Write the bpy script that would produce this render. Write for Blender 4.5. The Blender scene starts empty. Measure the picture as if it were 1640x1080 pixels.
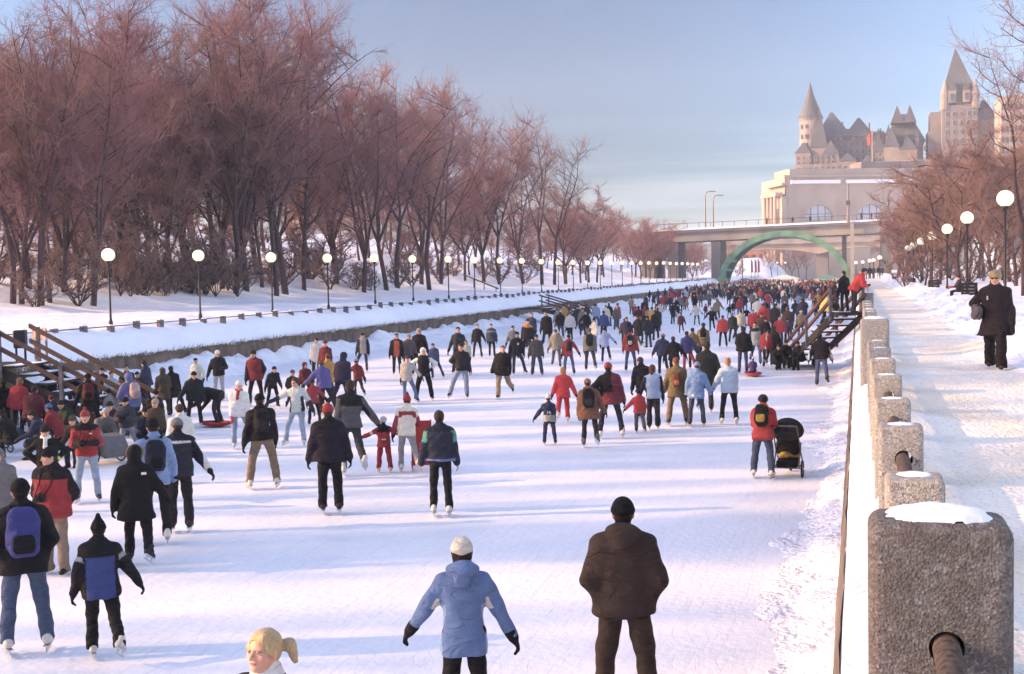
import bpy, math, random
import numpy as np
from mathutils import Vector, Matrix
R = math.radians
SC = bpy.context.scene
COL = SC.collection
rng = random.Random(7)

# ------------------------------------------------------------------ camera
# world: X across the canal (right wall near X=0), Y along the canal, Z up, ice at Z=0
CAM = Vector((0, 0, 4.0)); YAW = R(16.3); PITCH = R(3.04); ROLL = R(1.2); FPX = 1900.0
_f0 = Vector((-math.sin(YAW)*math.cos(PITCH), math.cos(YAW)*math.cos(PITCH), -math.sin(PITCH)))
_r0 = Vector((math.cos(YAW), math.sin(YAW), 0)); _u0 = _r0.cross(_f0)
_r = _r0*math.cos(ROLL) - _u0*math.sin(ROLL); _u = _u0*math.cos(ROLL) + _r0*math.sin(ROLL)
cam = bpy.data.cameras.new('camera'); co = bpy.data.objects.new('camera', cam); COL.objects.link(co)
co.matrix_world = Matrix(((_r.x, _u.x, -_f0.x, CAM.x), (_r.y, _u.y, -_f0.y, CAM.y), (_r.z, _u.z, -_f0.z, CAM.z), (0, 0, 0, 1)))
cam.sensor_width = 36; cam.lens = 36*FPX/1640; cam.clip_end = 6000; cam.clip_start = 0.1
SC.camera = co
def ray(px, py): return (_f0 + _r*((px-820)/FPX) + _u*((540-py)/FPX))
def at(px, py, z=0.0):
    d = ray(px, py); return CAM + d*((z-CAM.z)/d.z)
def atY(px, py, Y):
    d = ray(px, py); return CAM + d*(Y/d.y)
def proj(p):
    v = Vector(p)-CAM; w = v.dot(_f0); return (820+FPX*v.dot(_r)/w, 540-FPX*v.dot(_u)/w, w)
def horiz(px): return 540 - FPX*math.tan(PITCH)/math.cos(ROLL) - (px-820)*math.tan(ROLL)

# ------------------------------------------------------------------ sky, sun, exposure
SUN_EL = R(20); SUN_DIR = R(19)       # light travels towards +X, turned SUN_DIR towards +Y
to_sun = Vector((-math.cos(SUN_DIR)*math.cos(SUN_EL), -math.sin(SUN_DIR)*math.cos(SUN_EL), math.sin(SUN_EL)))
w = bpy.data.worlds.new('World'); SC.world = w; w.use_nodes = True
nt = w.node_tree; nt.nodes.clear()
sky = nt.nodes.new('ShaderNodeTexSky'); sky.sky_type = 'NISHITA'; sky.sun_disc = False
sky.sun_elevation = SUN_EL; sky.sun_rotation = math.atan2(to_sun.x, to_sun.y)
sky.air_density = 1.0; sky.dust_density = 0.6; sky.ozone_density = 1.0; sky.altitude = 80
def wn(t, **k):
    n = nt.nodes.new(t)
    for a, b in k.items(): setattr(n, a, b)
    return n
tc = wn('ShaderNodeTexCoord'); sep = wn('ShaderNodeSeparateXYZ'); nt.links.new(tc.outputs['Generated'], sep.inputs[0])
# thin flat cloud low over the horizon
mp = wn('ShaderNodeMapping'); mp.inputs['Scale'].default_value = (1.6, 1.6, 26); nt.links.new(tc.outputs['Generated'], mp.inputs[0])
nz = wn('ShaderNodeTexNoise'); nz.inputs['Scale'].default_value = 1.7; nz.inputs['Detail'].default_value = 5; nt.links.new(mp.outputs[0], nz.inputs['Vector'])
band = wn('ShaderNodeMapRange'); band.inputs[1].default_value = 0.13; band.inputs[2].default_value = 0.0; nt.links.new(sep.outputs[2], band.inputs[0])
th = wn('ShaderNodeMapRange'); th.inputs[1].default_value = 0.30; th.inputs[2].default_value = 0.70; nt.links.new(nz.outputs['Fac'], th.inputs[0])
mul = wn('ShaderNodeMath', operation='MULTIPLY'); nt.links.new(band.outputs[0], mul.inputs[0]); nt.links.new(th.outputs[0], mul.inputs[1])
tint = wn('ShaderNodeMix', data_type='RGBA', blend_type='MULTIPLY'); tint.inputs[0].default_value = 1
nt.links.new(sky.outputs[0], tint.inputs[6])
az = wn('ShaderNodeVectorMath', operation='DOT_PRODUCT'); nt.links.new(tc.outputs['Generated'], az.inputs[0]); az.inputs[1].default_value = (-math.cos(SUN_DIR), -math.sin(SUN_DIR), 0.0)
azb = wn('ShaderNodeMath', operation='ABSOLUTE'); nt.links.new(az.outputs['Value'], azb.inputs[0]); azc = wn('ShaderNodeMath', operation='MULTIPLY_ADD'); nt.links.new(sep.outputs[2], azc.inputs[0]); azc.inputs[1].default_value = 0.45; nt.links.new(azb.outputs[0], azc.inputs[2])
azr = wn('ShaderNodeMapRange'); azr.inputs[1].default_value = 0.45; azr.inputs[2].default_value = 0.85; nt.links.new(azc.outputs[0], azr.inputs[0])
tcol = wn('ShaderNodeMix', data_type='RGBA'); nt.links.new(azr.outputs[0], tcol.inputs[0]); tcol.inputs[6].default_value = (0.69, 0.88, 1.16, 1); tcol.inputs[7].default_value = (1.45, 1.10, 0.92, 1)
nt.links.new(tcol.outputs[2], tint.inputs[7])
cl = wn('ShaderNodeMix', data_type='RGBA'); nt.links.new(mul.outputs[0], cl.inputs[0]); nt.links.new(tint.outputs[2], cl.inputs[6])
cl.inputs[7].default_value = (12.5, 12.2, 12.6, 1)
# the clear sky is brighter towards and away from the sun than at right angles to it
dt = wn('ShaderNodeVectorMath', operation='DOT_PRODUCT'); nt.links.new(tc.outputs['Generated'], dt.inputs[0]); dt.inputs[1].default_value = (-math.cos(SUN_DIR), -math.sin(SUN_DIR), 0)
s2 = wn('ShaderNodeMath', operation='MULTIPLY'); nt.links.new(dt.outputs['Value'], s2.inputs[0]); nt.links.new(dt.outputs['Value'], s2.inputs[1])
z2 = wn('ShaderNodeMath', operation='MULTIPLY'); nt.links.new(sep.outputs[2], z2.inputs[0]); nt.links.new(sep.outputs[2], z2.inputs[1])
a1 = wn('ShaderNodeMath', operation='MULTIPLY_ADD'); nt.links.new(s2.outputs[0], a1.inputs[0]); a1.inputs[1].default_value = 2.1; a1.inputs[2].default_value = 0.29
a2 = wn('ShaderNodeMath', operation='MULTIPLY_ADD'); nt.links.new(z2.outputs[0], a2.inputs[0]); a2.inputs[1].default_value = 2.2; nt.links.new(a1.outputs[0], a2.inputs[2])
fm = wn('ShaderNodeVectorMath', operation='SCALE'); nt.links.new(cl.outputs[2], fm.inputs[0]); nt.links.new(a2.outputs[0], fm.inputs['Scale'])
bg = wn('ShaderNodeBackground'); bg.inputs[1].default_value = 0.15
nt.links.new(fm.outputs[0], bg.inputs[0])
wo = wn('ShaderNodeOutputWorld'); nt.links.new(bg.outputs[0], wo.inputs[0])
sl = bpy.data.lights.new('sun', 'SUN'); sl.energy = 5.0; sl.angle = R(0.5); sl.color = (1.0, 0.60, 0.28)
so = bpy.data.objects.new('sun', sl); COL.objects.link(so); so.rotation_euler = to_sun.to_track_quat('Z', 'Y').to_euler()
SC.view_settings.view_transform = 'Standard'; SC.view_settings.look = 'None'; SC.view_settings.gamma = 1
SC.view_settings.exposure = 0.7
SC.render.engine = 'CYCLES'
SC.cycles.max_bounces = 5; SC.cycles.volume_bounces = 1; SC.cycles.diffuse_bounces = 3
SC.cycles.use_denoising = True

# ------------------------------------------------------------------ materials
def newmat(name):
    m = bpy.data.materials.new(name); m.use_nodes = True
    return m, m.node_tree, m.node_tree.nodes['Principled BSDF']
def setspec(b, v):
    b.inputs['Specular IOR Level'].default_value = v
def mk(name, col, rough=0.8, nscale=None, namt=0.25, bump=0.0, bscale=None, metal=0.0, coord='Object', stretch=None, spec=0.3, col2=None, detail=6):
    m, t, b = newmat(name); N = t.nodes; L = t.links
    b.inputs['Roughness'].default_value = rough; b.inputs['Metallic'].default_value = metal; setspec(b, spec)
    c = (*col, 1)
    b.inputs['Base Color'].default_value = c
    if nscale:
        tc = N.new('ShaderNodeTexCoord'); src = tc.outputs[coord]
        if stretch:
            mp = N.new('ShaderNodeMapping'); mp.inputs['Scale'].default_value = stretch; L.new(src, mp.inputs[0]); src = mp.outputs[0]
        n = N.new('ShaderNodeTexNoise'); n.inputs['Scale'].default_value = nscale; n.inputs['Detail'].default_value = detail; L.new(src, n.inputs['Vector'])
        mr = N.new('ShaderNodeMapRange'); mr.inputs[1].default_value = 0.3; mr.inputs[2].default_value = 0.7; L.new(n.outputs['Fac'], mr.inputs[0])
        mx = N.new('ShaderNodeMix'); mx.data_type = 'RGBA'; L.new(mr.outputs[0], mx.inputs[0])
        c2 = col2 if col2 else tuple(max(0, x*(1-2*namt)) for x in col)
        c1 = col if col2 else tuple(min(1, x*(1+namt)) for x in col)
        mx.inputs[6].default_value = (*c1, 1); mx.inputs[7].default_value = (*c2, 1); L.new(mx.outputs[2], b.inputs['Base Color'])
        if bump:
            n2 = n
            if bscale:
                n2 = N.new('ShaderNodeTexNoise'); n2.inputs['Scale'].default_value = bscale; n2.inputs['Detail'].default_value = 6; L.new(src, n2.inputs['Vector'])
            bp = N.new('ShaderNodeBump'); bp.inputs['Strength'].default_value = 1; bp.inputs['Distance'].default_value = bump
            L.new(n2.outputs['Fac'], bp.inputs['Height']); L.new(bp.outputs[0], b.inputs['Normal'])
    return m

def snow_mat(name, col=(0.84, 0.83, 0.88), b1=0.05, s1=3.0, b2=0.02, s2=25.0, speck=0.0, speckcol=(0.35, 0.25, 0.2), tintcol=None, tints=0.6, stretch=(1, 1, 1)):
    m, t, b = newmat(name); N = t.nodes; L = t.links
    b.inputs['Roughness'].default_value = 0.75; setspec(b, 0.25)
    tc = N.new('ShaderNodeTexCoord'); mp = N.new('ShaderNodeMapping'); mp.inputs['Scale'].default_value = stretch; L.new(tc.outputs['Object'], mp.inputs[0])
    def noise(s, d=5):
        n = N.new('ShaderNodeTexNoise'); n.inputs['Scale'].default_value = s; n.inputs['Detail'].default_value = d; L.new(mp.outputs[0], n.inputs['Vector']); return n.outputs['Fac']
    a = noise(s1); c = noise(s2, 3)
    m1 = N.new('ShaderNodeMath'); m1.operation = 'MULTIPLY'; m1.inputs[1].default_value = b1; L.new(a, m1.inputs[0])
    m2 = N.new('ShaderNodeMath'); m2.operation = 'MULTIPLY_ADD'; m2.inputs[1].default_value = b2; L.new(c, m2.inputs[0]); L.new(m1.outputs[0], m2.inputs[2])
    bp = N.new('ShaderNodeBump'); bp.inputs['Distance'].default_value = 1; bp.inputs['Strength'].default_value = 1; L.new(m2.outputs[0], bp.inputs['Height']); L.new(bp.outputs[0], b.inputs['Normal'])
    cur = N.new('ShaderNodeRGB'); cur.outputs[0].default_value = (*col, 1); out = cur.outputs[0]
    if tintcol:
        tn = noise(tints, 6); mr = N.new('ShaderNodeMapRange'); mr.inputs[1].default_value = 0.4; mr.inputs[2].default_value = 0.65; L.new(tn, mr.inputs[0])
        mx = N.new('ShaderNodeMix'); mx.data_type = 'RGBA'; L.new(mr.outputs[0], mx.inputs[0]); L.new(out, mx.inputs[6]); mx.inputs[7].default_value = (*tintcol, 1); out = mx.outputs[2]
    if speck:
        sn = noise(38, 2); mr = N.new('ShaderNodeMapRange'); mr.inputs[1].default_value = 0.66-speck*0.06; mr.inputs[2].default_value = 0.74; L.new(sn, mr.inputs[0])
        mx = N.new('ShaderNodeMix'); mx.data_type = 'RGBA'; L.new(mr.outputs[0], mx.inputs[0]); L.new(out, mx.inputs[6]); mx.inputs[7].default_value = (*speckcol, 1); out = mx.outputs[2]
    L.new(out, b.inputs['Base Color'])
    return m
def ice_mat():
    m, t, b = newmat('ice'); N = t.nodes; L = t.links
    b.inputs['Roughness'].default_value = 0.45; setspec(b, 0.35)
    tc = N.new('ShaderNodeTexCoord')
    hs = []
    for i, (rot, sc) in enumerate([(0.35, (22, 1.1, 1)), (-0.5, (19, 0.9, 1)), (1.2, (17, 1.2, 1)), (-1.1, (20, 0.8, 1))]):
        mp = N.new('ShaderNodeMapping'); mp.inputs['Rotation'].default_value = (0, 0, rot); mp.inputs['Scale'].default_value = sc; mp.inputs['Location'].default_value = (i*7.3, i*3.1, 0)
        L.new(tc.outputs['Object'], mp.inputs[0])
        n = N.new('ShaderNodeTexNoise'); n.inputs['Scale'].default_value = 1.0; n.inputs['Detail'].default_value = 3; n.inputs['Distortion'].default_value = 0.9; L.new(mp.outputs[0], n.inputs['Vector'])
        mr = N.new('ShaderNodeMapRange'); mr.inputs[1].default_value = 0.56; mr.inputs[2].default_value = 0.68; L.new(n.outputs['Fac'], mr.inputs[0]); hs.append(mr.outputs[0])
    for i, (cx, cy, sc) in enumerate([(-31, 2, 5.0), (9, 14, 4.2), (-12, -14, 6.1), (-20, 40, 4.6)]):
        mp = N.new('ShaderNodeMapping'); mp.inputs['Location'].default_value = (-cx, -cy, 0); L.new(tc.outputs['Object'], mp.inputs[0])
        wv = N.new('ShaderNodeTexWave'); wv.wave_type = 'RINGS'; wv.rings_direction = 'Z'; wv.inputs['Scale'].default_value = sc*0.35; wv.inputs['Distortion'].default_value = 9; wv.inputs['Detail'].default_value = 3; wv.inputs['Detail Scale'].default_value = 0.4; L.new(mp.outputs[0], wv.inputs['Vector'])
        mr = N.new('ShaderNodeMapRange'); mr.inputs[1].default_value = 0.985; mr.inputs[2].default_value = 1.0; L.new(wv.outputs['Fac'], mr.inputs[0])
        mk_ = N.new('ShaderNodeTexNoise'); mk_.inputs['Scale'].default_value = 0.8+0.3*i; mk_.inputs['Detail'].default_value = 2; L.new(mp.outputs[0], mk_.inputs['Vector'])
        mr2 = N.new('ShaderNodeMapRange'); mr2.inputs[1].default_value = 0.5; mr2.inputs[2].default_value = 0.62; mr2.inputs[4].default_value = 1.6; L.new(mk_.outputs['Fac'], mr2.inputs[0])
        mm = N.new('ShaderNodeMath'); mm.operation = 'MULTIPLY'; L.new(mr.outputs[0], mm.inputs[0]); L.new(mr2.outputs[0], mm.inputs[1]); hs.append(mm.outputs[0])
    s = hs[0]
    for h in hs[1:]:
        a = N.new('ShaderNodeMath'); a.operation = 'ADD'; L.new(s, a.inputs[0]); L.new(h, a.inputs[1]); s = a.outputs[0]
    fine = N.new('ShaderNodeTexNoise'); fine.inputs['Scale'].default_value = 9; fine.inputs['Detail'].default_value = 7; L.new(tc.outputs['Object'], fine.inputs['Vector'])
    big = N.new('ShaderNodeTexNoise'); big.inputs['Scale'].default_value = 0.35; big.inputs['Detail'].default_value = 6; L.new(tc.outputs['Object'], big.inputs['Vector'])
    a = N.new('ShaderNodeMath'); a.operation = 'MULTIPLY_ADD'; a.inputs[1].default_value = -0.0006; L.new(s, a.inputs[0])
    f2 = N.new('ShaderNodeMath'); f2.operation = 'MULTIPLY'; f2.inputs[1].default_value = 0.011; L.new(fine.outputs['Fac'], f2.inputs[0]); L.new(f2.outputs[0], a.inputs[2])
    bp = N.new('ShaderNodeBump'); bp.inputs['Distance'].default_value = 1; bp.inputs['Strength'].default_value = 1; L.new(a.outputs[0], bp.inputs['Height']); L.new(bp.outputs[0], b.inputs['Normal'])
    mr = N.new('ShaderNodeMapRange'); mr.inputs[1].default_value = 0.35; mr.inputs[2].default_value = 0.7; L.new(big.outputs['Fac'], mr.inputs[0])
    mx = N.new('ShaderNodeMix'); mx.data_type = 'RGBA'; L.new(mr.outputs[0], mx.inputs[0]); mx.inputs[6].default_value = (0.86, 0.845, 0.885, 1); mx.inputs[7].default_value = (0.71, 0.73, 0.79, 1)
    mx2 = N.new('ShaderNodeMix'); mx2.data_type = 'RGBA'; mq = N.new('ShaderNodeMath'); mq.operation = 'MULTIPLY'; mq.inputs[1].default_value = 0.2; L.new(s, mq.inputs[0]); mq.use_clamp = True
    L.new(mq.outputs[0], mx2.inputs[0]); L.new(mx.outputs[2], mx2.inputs[6]); mx2.inputs[7].default_value = (0.58, 0.60, 0.68, 1)
    L.new(mx2.outputs[2], b.inputs['Base Color'])
    return m
M = {}
M['snow'] = snow_mat('snow', tintcol=(0.78, 0.77, 0.85), tints=0.3, b1=0.12, s1=1.2, b2=0.02, s2=18)
M['snow_rough'] = snow_mat('snow_rough', b1=0.16, s1=2.6, b2=0.05, s2=14, tintcol=(0.76, 0.74, 0.80), tints=1.5)
M['snow_cap'] = snow_mat('snow_cap', b1=0.01, s1=8, b2=0.002, s2=60)
M['path_snow'] = snow_mat('path_snow', col=(0.84, 0.78, 0.71), b1=0.06, s1=3.2, b2=0.035, s2=22, speck=1.1, speckcol=(0.50, 0.36, 0.27), tintcol=(0.76, 0.65, 0.53), tints=0.8, stretch=(1.0, 0.8, 1))
M['ice'] = ice_mat()
def aggregate_mat(name, cs, gr):
    m, t, b = newmat(name); N = t.nodes; L = t.links
    b.inputs['Roughness'].default_value = 0.9; setspec(b, 0.2)
    tc = N.new('ShaderNodeTexCoord')
    v = N.new('ShaderNodeTexVoronoi'); v.inputs['Scale'].default_value = 95; L.new(tc.outputs['Object'], v.inputs['Vector'])
    n = N.new('ShaderNodeTexNoise'); n.inputs['Scale'].default_value = 9; n.inputs['Detail'].default_value = 8; L.new(tc.outputs['Object'], n.inputs['Vector'])
    v2 = N.new('ShaderNodeTexVoronoi'); v2.inputs['Scale'].default_value = 22; L.new(tc.outputs['Object'], v2.inputs['Vector'])
    sepc = N.new('ShaderNodeSeparateColor'); L.new(v.outputs['Color'], sepc.inputs[0])
    r = N.new('ShaderNodeValToRGB'); e = r.color_ramp.elements
    e[0].color = (*cs[0], 1); e[1].color = (*cs[4], 1)
    for p, c in ((0.3, cs[1]), (0.55, cs[2]), (0.85, cs[3])):
        q = e.new(p); q.color = (*c, 1)
    L.new(sepc.outputs[0], r.inputs[0])
    mr = N.new('ShaderNodeMapRange'); mr.inputs[1].default_value = 0.35; mr.inputs[2].default_value = 0.68; mr.inputs[3].default_value = 0.0; mr.inputs[4].default_value = 0.75; L.new(n.outputs['Fac'], mr.inputs[0])
    mx = N.new('ShaderNodeMix'); mx.data_type = 'RGBA'; L.new(mr.outputs[0], mx.inputs[0]); L.new(r.outputs[0], mx.inputs[6]); mx.inputs[7].default_value = (*gr, 1)
    sp2 = N.new('ShaderNodeSeparateColor'); L.new(v2.outputs['Color'], sp2.inputs[0])
    mr2 = N.new('ShaderNodeMapRange'); mr2.inputs[1].default_value = 0.86; mr2.inputs[2].default_value = 1.0; mr2.inputs[4].default_value = 0.12; L.new(sp2.outputs[1], mr2.inputs[0])
    mx2 = N.new('ShaderNodeMix'); mx2.data_type = 'RGBA'; L.new(mr2.outputs[0], mx2.inputs[0]); L.new(mx.outputs[2], mx2.inputs[6]); mx2.inputs[7].default_value = (0.5, 0.5, 0.5, 1)
    L.new(mx2.outputs[2], b.inputs['Base Color'])
    bp = N.new('ShaderNodeBump'); bp.inputs['Distance'].default_value = 0.006; L.new(v.outputs['Distance'], bp.inputs['Height'])
    bp2 = N.new('ShaderNodeBump'); bp2.inputs['Distance'].default_value = 0.02; L.new(n.outputs['Fac'], bp2.inputs['Height']); L.new(bp.outputs[0], bp2.inputs['Normal']); L.new(bp2.outputs[0], b.inputs['Normal'])
    return m
M['aggregate'] = aggregate_mat('aggregate', [(0.10, 0.083, 0.075), (0.135, 0.115, 0.106), (0.165, 0.145, 0.134), (0.20, 0.185, 0.175), (0.27, 0.255, 0.24)], (0.11, 0.09, 0.078))  # nearest bollard's stone, darkened to hold the shade it stands in
M['aggregate_pale'] = aggregate_mat('aggregate_pale', [(0.16, 0.13, 0.11), (0.27, 0.24, 0.21), (0.37, 0.345, 0.31), (0.46, 0.44, 0.41), (0.60, 0.57, 0.53)], (0.34, 0.30, 0.26))
M['old_concrete'] = mk('old_concrete', (0.24, 0.185, 0.145), 0.95, 1.5, col2=(0.09, 0.065, 0.05), bump=0.05, bscale=7, stretch=(1, 1, 0.25))
M['mossy_wall'] = mk('mossy_wall', (0.20, 0.15, 0.125), 0.95, 2.2, col2=(0.06, 0.045, 0.038), bump=0.08, bscale=9, stretch=(1, 1, 0.35))
M['bridge_concrete'] = mk('bridge_concrete', (0.33, 0.29, 0.26), 0.9, 0.3, 0.12, stretch=(1, 1, 0.3))
M['pier_concrete'] = mk('pier_concrete', (0.22, 0.20, 0.19), 0.9, 0.3, 0.15, stretch=(1, 1, 0.3))
M['green_steel'] = mk('green_steel', (0.15, 0.28, 0.19), 0.6, 0.5, 0.2)
M['tan_girder'] = mk('tan_girder', (0.42, 0.33, 0.26), 0.8, 0.3, 0.1)
M['limestone'] = mk('limestone', (0.42, 0.335, 0.28), 0.9, 0.12, 0.1, bump=0.05, bscale=1)
M['hotel_stone'] = mk('hotel_stone', (0.30, 0.245, 0.215), 0.9, 0.2, 0.18)
M['castle_stone'] = mk('castle_stone', (0.20, 0.17, 0.165), 0.9, 0.15, 0.14)
M['copper_roof'] = mk('copper_roof', (0.09, 0.088, 0.092), 0.75, 0.15, 0.2, stretch=(1, 1, 0.2))
M['window_glass'] = mk('window_glass', (0.07, 0.075, 0.09), 0.25, spec=0.6)
M['pale_glass'] = mk('pale_glass', (0.5, 0.52, 0.58), 0.3, 0.2, 0.1, spec=0.6)
M['brick'] = mk('brick', (0.42, 0.20, 0.13), 0.9, 0.6, 0.12)
M['dark_metal'] = mk('dark_metal', (0.02, 0.018, 0.02), 0.5, 4, 0.2)
M['rail_metal'] = mk('rail_metal', (0.16, 0.13, 0.12), 0.5, 6, 0.3, metal=0.6)
M['rusty'] = mk('rusty', (0.11, 0.075, 0.06), 0.7, 30, 0.3)
M['timber'] = mk('timber', (0.12, 0.062, 0.045), 0.75, 6, 0.25, stretch=(1, 1, 8))
M['dark_timber'] = mk('dark_timber', (0.03, 0.022, 0.021), 0.8, 5, 0.25)
M['grey_timber'] = mk('grey_timber', (0.16, 0.14, 0.15), 0.85, 8, 0.25)
M['trunk_bark'] = mk('trunk_bark', (0.10, 0.062, 0.06), 0.95, 3, col2=(0.045, 0.028, 0.032), bump=0.05, bscale=10, stretch=(3, 3, 0.4))
M['twig_purple'] = mk('twig_purple', (0.31, 0.155, 0.15), 0.9, 0.35, col2=(0.18, 0.085, 0.10))
M['twig_rust'] = mk('twig_rust', (0.38, 0.21, 0.175), 0.9, 0.35, col2=(0.22, 0.115, 0.11))
M['twig_grey'] = mk('twig_grey', (0.32, 0.20, 0.17), 0.9, 0.35, col2=(0.17, 0.105, 0.10))
M['pale_bark'] = mk('pale_bark', (0.45, 0.36, 0.30), 0.9, 4, 0.25)
m, t, b = newmat('lamp_glow'); b.inputs['Base Color'].default_value = (0.7, 0.62, 0.45, 1); b.inputs['Emission Color'].default_value = (1.0, 0.82, 0.48, 1); b.inputs['Emission Strength'].default_value = 0.55; M['lamp_glow'] = m
m, t, b = newmat('lamp_unlit'); b.inputs['Base Color'].default_value = (0.85, 0.82, 0.75, 1); b.inputs['Roughness'].default_value = 0.25; b.inputs['Emission Color'].default_value = (1.0, 0.84, 0.55, 1); b.inputs['Emission Strength'].default_value = 0.18; M['lamp_dim'] = m

# ------------------------------------------------------------------ mesh helpers
class MB:
    def __init__(s): s.v = []; s.f = []
    def quadmesh(s, v, f):
        o = len(s.v); s.v.extend(tuple(x) for x in v); s.f.extend(tuple(i+o for i in g) for g in f); return s
    def box(s, c, d, rz=0.0, bev=0.0, rx=0.0, ry=0.0):
        x, y, z = d[0]/2, d[1]/2, d[2]/2
        mt = Matrix.Rotation(rz, 3, 'Z') @ Matrix.Rotation(ry, 3, 'Y') @ Matrix.Rotation(rx, 3, 'X'); C = Vector(c)
        if bev <= 0:
            pts = [(-x,-y,-z),(x,-y,-z),(x,y,-z),(-x,y,-z),(-x,-y,z),(x,-y,z),(x,y,z),(-x,y,z)]
            return s.quadmesh([mt@Vector(p)+C for p in pts], [(3,2,1,0),(4,5,6,7),(0,1,5,4),(1,2,6,5),(2,3,7,6),(3,0,4,7)])
        b = bev
        rings = [(-z, b), (-z+b, 0), (z-b, 0), (z, b)]; pts = []
        for zz, i in rings:
            for (px, py) in ((-x+b,-y+i),(x-b,-y+i),(x-i,-y+b),(x-i,y-b),(x-b,y-i),(-x+b,y-i),(-x+i,y-b),(-x+i,-y+b)):
                if i == b: px = max(-x+b, min(x-b, px)); py = max(-y+b, min(y-b, py))
                pts.append(mt@Vector((px, py, zz))+C)
        f = [tuple(range(7, -1, -1)), tuple(24+k for k in range(8))]
        for r in range(3):
            for k in range(8):
                k2 = (k+1) % 8; f.append((r*8+k, r*8+k2, r*8+8+k2, r*8+8+k))
        return s.quadmesh(pts, f)
    def tube(s, pts, rad, n=8, cap=True):
        pts = [Vector(p) for p in pts]
        if not hasattr(rad, '__len__'): rad = [rad]*len(pts)
        o = len(s.v); up = Vector((0, 0, 1))
        prev = None
        for i, p in enumerate(pts):
            d = (pts[min(i+1, len(pts)-1)]-pts[max(i-1, 0)]).normalized()
            if prev is None:
                a = d.cross(up if abs(d.z) < 0.9 else Vector((1, 0, 0))).normalized()
            else:
                a = (prev - d*prev.dot(d)).normalized()
            prev = a; b = d.cross(a)
            for k in range(n):
                t = 2*math.pi*k/n; q = p + (a*math.cos(t)+b*math.sin(t))*rad[i]; s.v.append((q.x, q.y, q.z))
        for i in range(len(pts)-1):
            for k in range(n):
                k2 = (k+1) % n; s.f.append((o+i*n+k, o+i*n+k2, o+(i+1)*n+k2, o+(i+1)*n+k))
        if cap:
            s.f.append(tuple(o+k for k in range(n-1, -1, -1))); s.f.append(tuple(o+(len(pts)-1)*n+k for k in range(n)))
        return s
    def lathe(s, prof, c=(0, 0, 0), n=16):
        o = len(s.v)
        for r, z in prof:
            for k in range(n):
                t = 2*math.pi*k/n; s.v.append((c[0]+r*math.cos(t), c[1]+r*math.sin(t), c[2]+z))
        for i in range(len(prof)-1):
            for k in range(n):
                k2 = (k+1) % n; s.f.append((o+i*n+k, o+i*n+k2, o+(i+1)*n+k2, o+(i+1)*n+k))
        s.f.append(tuple(o+k for k in range(n-1, -1, -1))); s.f.append(tuple(o+(len(prof)-1)*n+k for k in range(n)))
        return s
    def sphere(s, c, r, n=20, m=12, sq=(1, 1, 1)):
        pr = [(max(1e-4, r*math.sin(math.pi*i/m)), -r*math.cos(math.pi*i/m)) for i in range(m+1)]
        o = len(s.v); s.lathe(pr, (0, 0, 0), n)
        for i in range(o, len(s.v)): v = s.v[i]; s.v[i] = (c[0]+v[0]*sq[0], c[1]+v[1]*sq[1], c[2]+v[2]*sq[2])
        return s
    def prism(s, poly, depth, axis='y', off=0.0):          # poly in the plane across the axis, extruded along it
        n = len(poly); o = len(s.v)
        for d in (off, off+depth):
            for a, b in poly:
                s.v.append((a, d, b) if axis == 'y' else ((d, a, b) if axis == 'x' else (a, b, d)))
        for k in range(n):
            k2 = (k+1) % n; s.f.append((o+k, o+k2, o+n+k2, o+n+k))
        s.f.append(tuple(o+k for k in range(n-1, -1, -1))); s.f.append(tuple(o+n+k for k in range(n)))
        return s
    def build(s, name, mat, parent=None, smooth=False, kind=None, loc=None, rz=None):
        me = bpy.data.meshes.new(name); me.from_pydata(s.v, [], s.f); me.update()
        me.materials.append(mat)
        if smooth: me.polygons.foreach_set('use_smooth', [True]*len(me.polygons))
        o = bpy.data.objects.new(name, me); COL.objects.link(o)
        if parent: o.parent = parent
        if kind: o['kind'] = kind
        if loc is not None: o.location = loc
        if rz is not None: o.rotation_euler[2] = rz
        return o
def np_mesh(name, V, F, mat, parent=None, smooth=True, attr=None):
    me = bpy.data.meshes.new(name); V = np.asarray(V, dtype=np.float32); F = np.asarray(F, dtype=np.int32)
    k = F.shape[1]
    me.vertices.add(len(V)); me.vertices.foreach_set('co', V.ravel())
    me.loops.add(F.size); me.loops.foreach_set('vertex_index', F.ravel())
    me.polygons.add(len(F)); me.polygons.foreach_set('loop_start', np.arange(0, F.size, k, dtype=np.int32))
    me.polygons.foreach_set('loop_total', np.full(len(F), k, dtype=np.int32))
    me.update(calc_edges=True); me.validate()
    if smooth: me.polygons.foreach_set('use_smooth', np.ones(len(me.polygons), dtype=bool))
    if attr is not None:
        a = me.color_attributes.new('col', 'FLOAT_COLOR', 'POINT'); a.data.foreach_set('color', np.concatenate([attr, np.ones((len(V), 1))], 1).astype(np.float32).ravel())
    if mat: me.materials.append(mat)
    o = bpy.data.objects.new(name, me); COL.objects.link(o)
    if parent: o.parent = parent
    return o
def thing(name, label, cat, loc=(0, 0, 0), rz=0.0, group=None):
    o = bpy.data.objects.new(name, None); COL.objects.link(o); o.empty_display_size = 0.2
    o.location = loc; o.rotation_euler[2] = rz; o['label'] = label; o['category'] = cat
    if group: o['group'] = group
    return o
def tag(o, label, cat, group=None):
    o['label'] = label; o['category'] = cat
    if group: o['group'] = group
    return o
KIDS = {}
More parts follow.
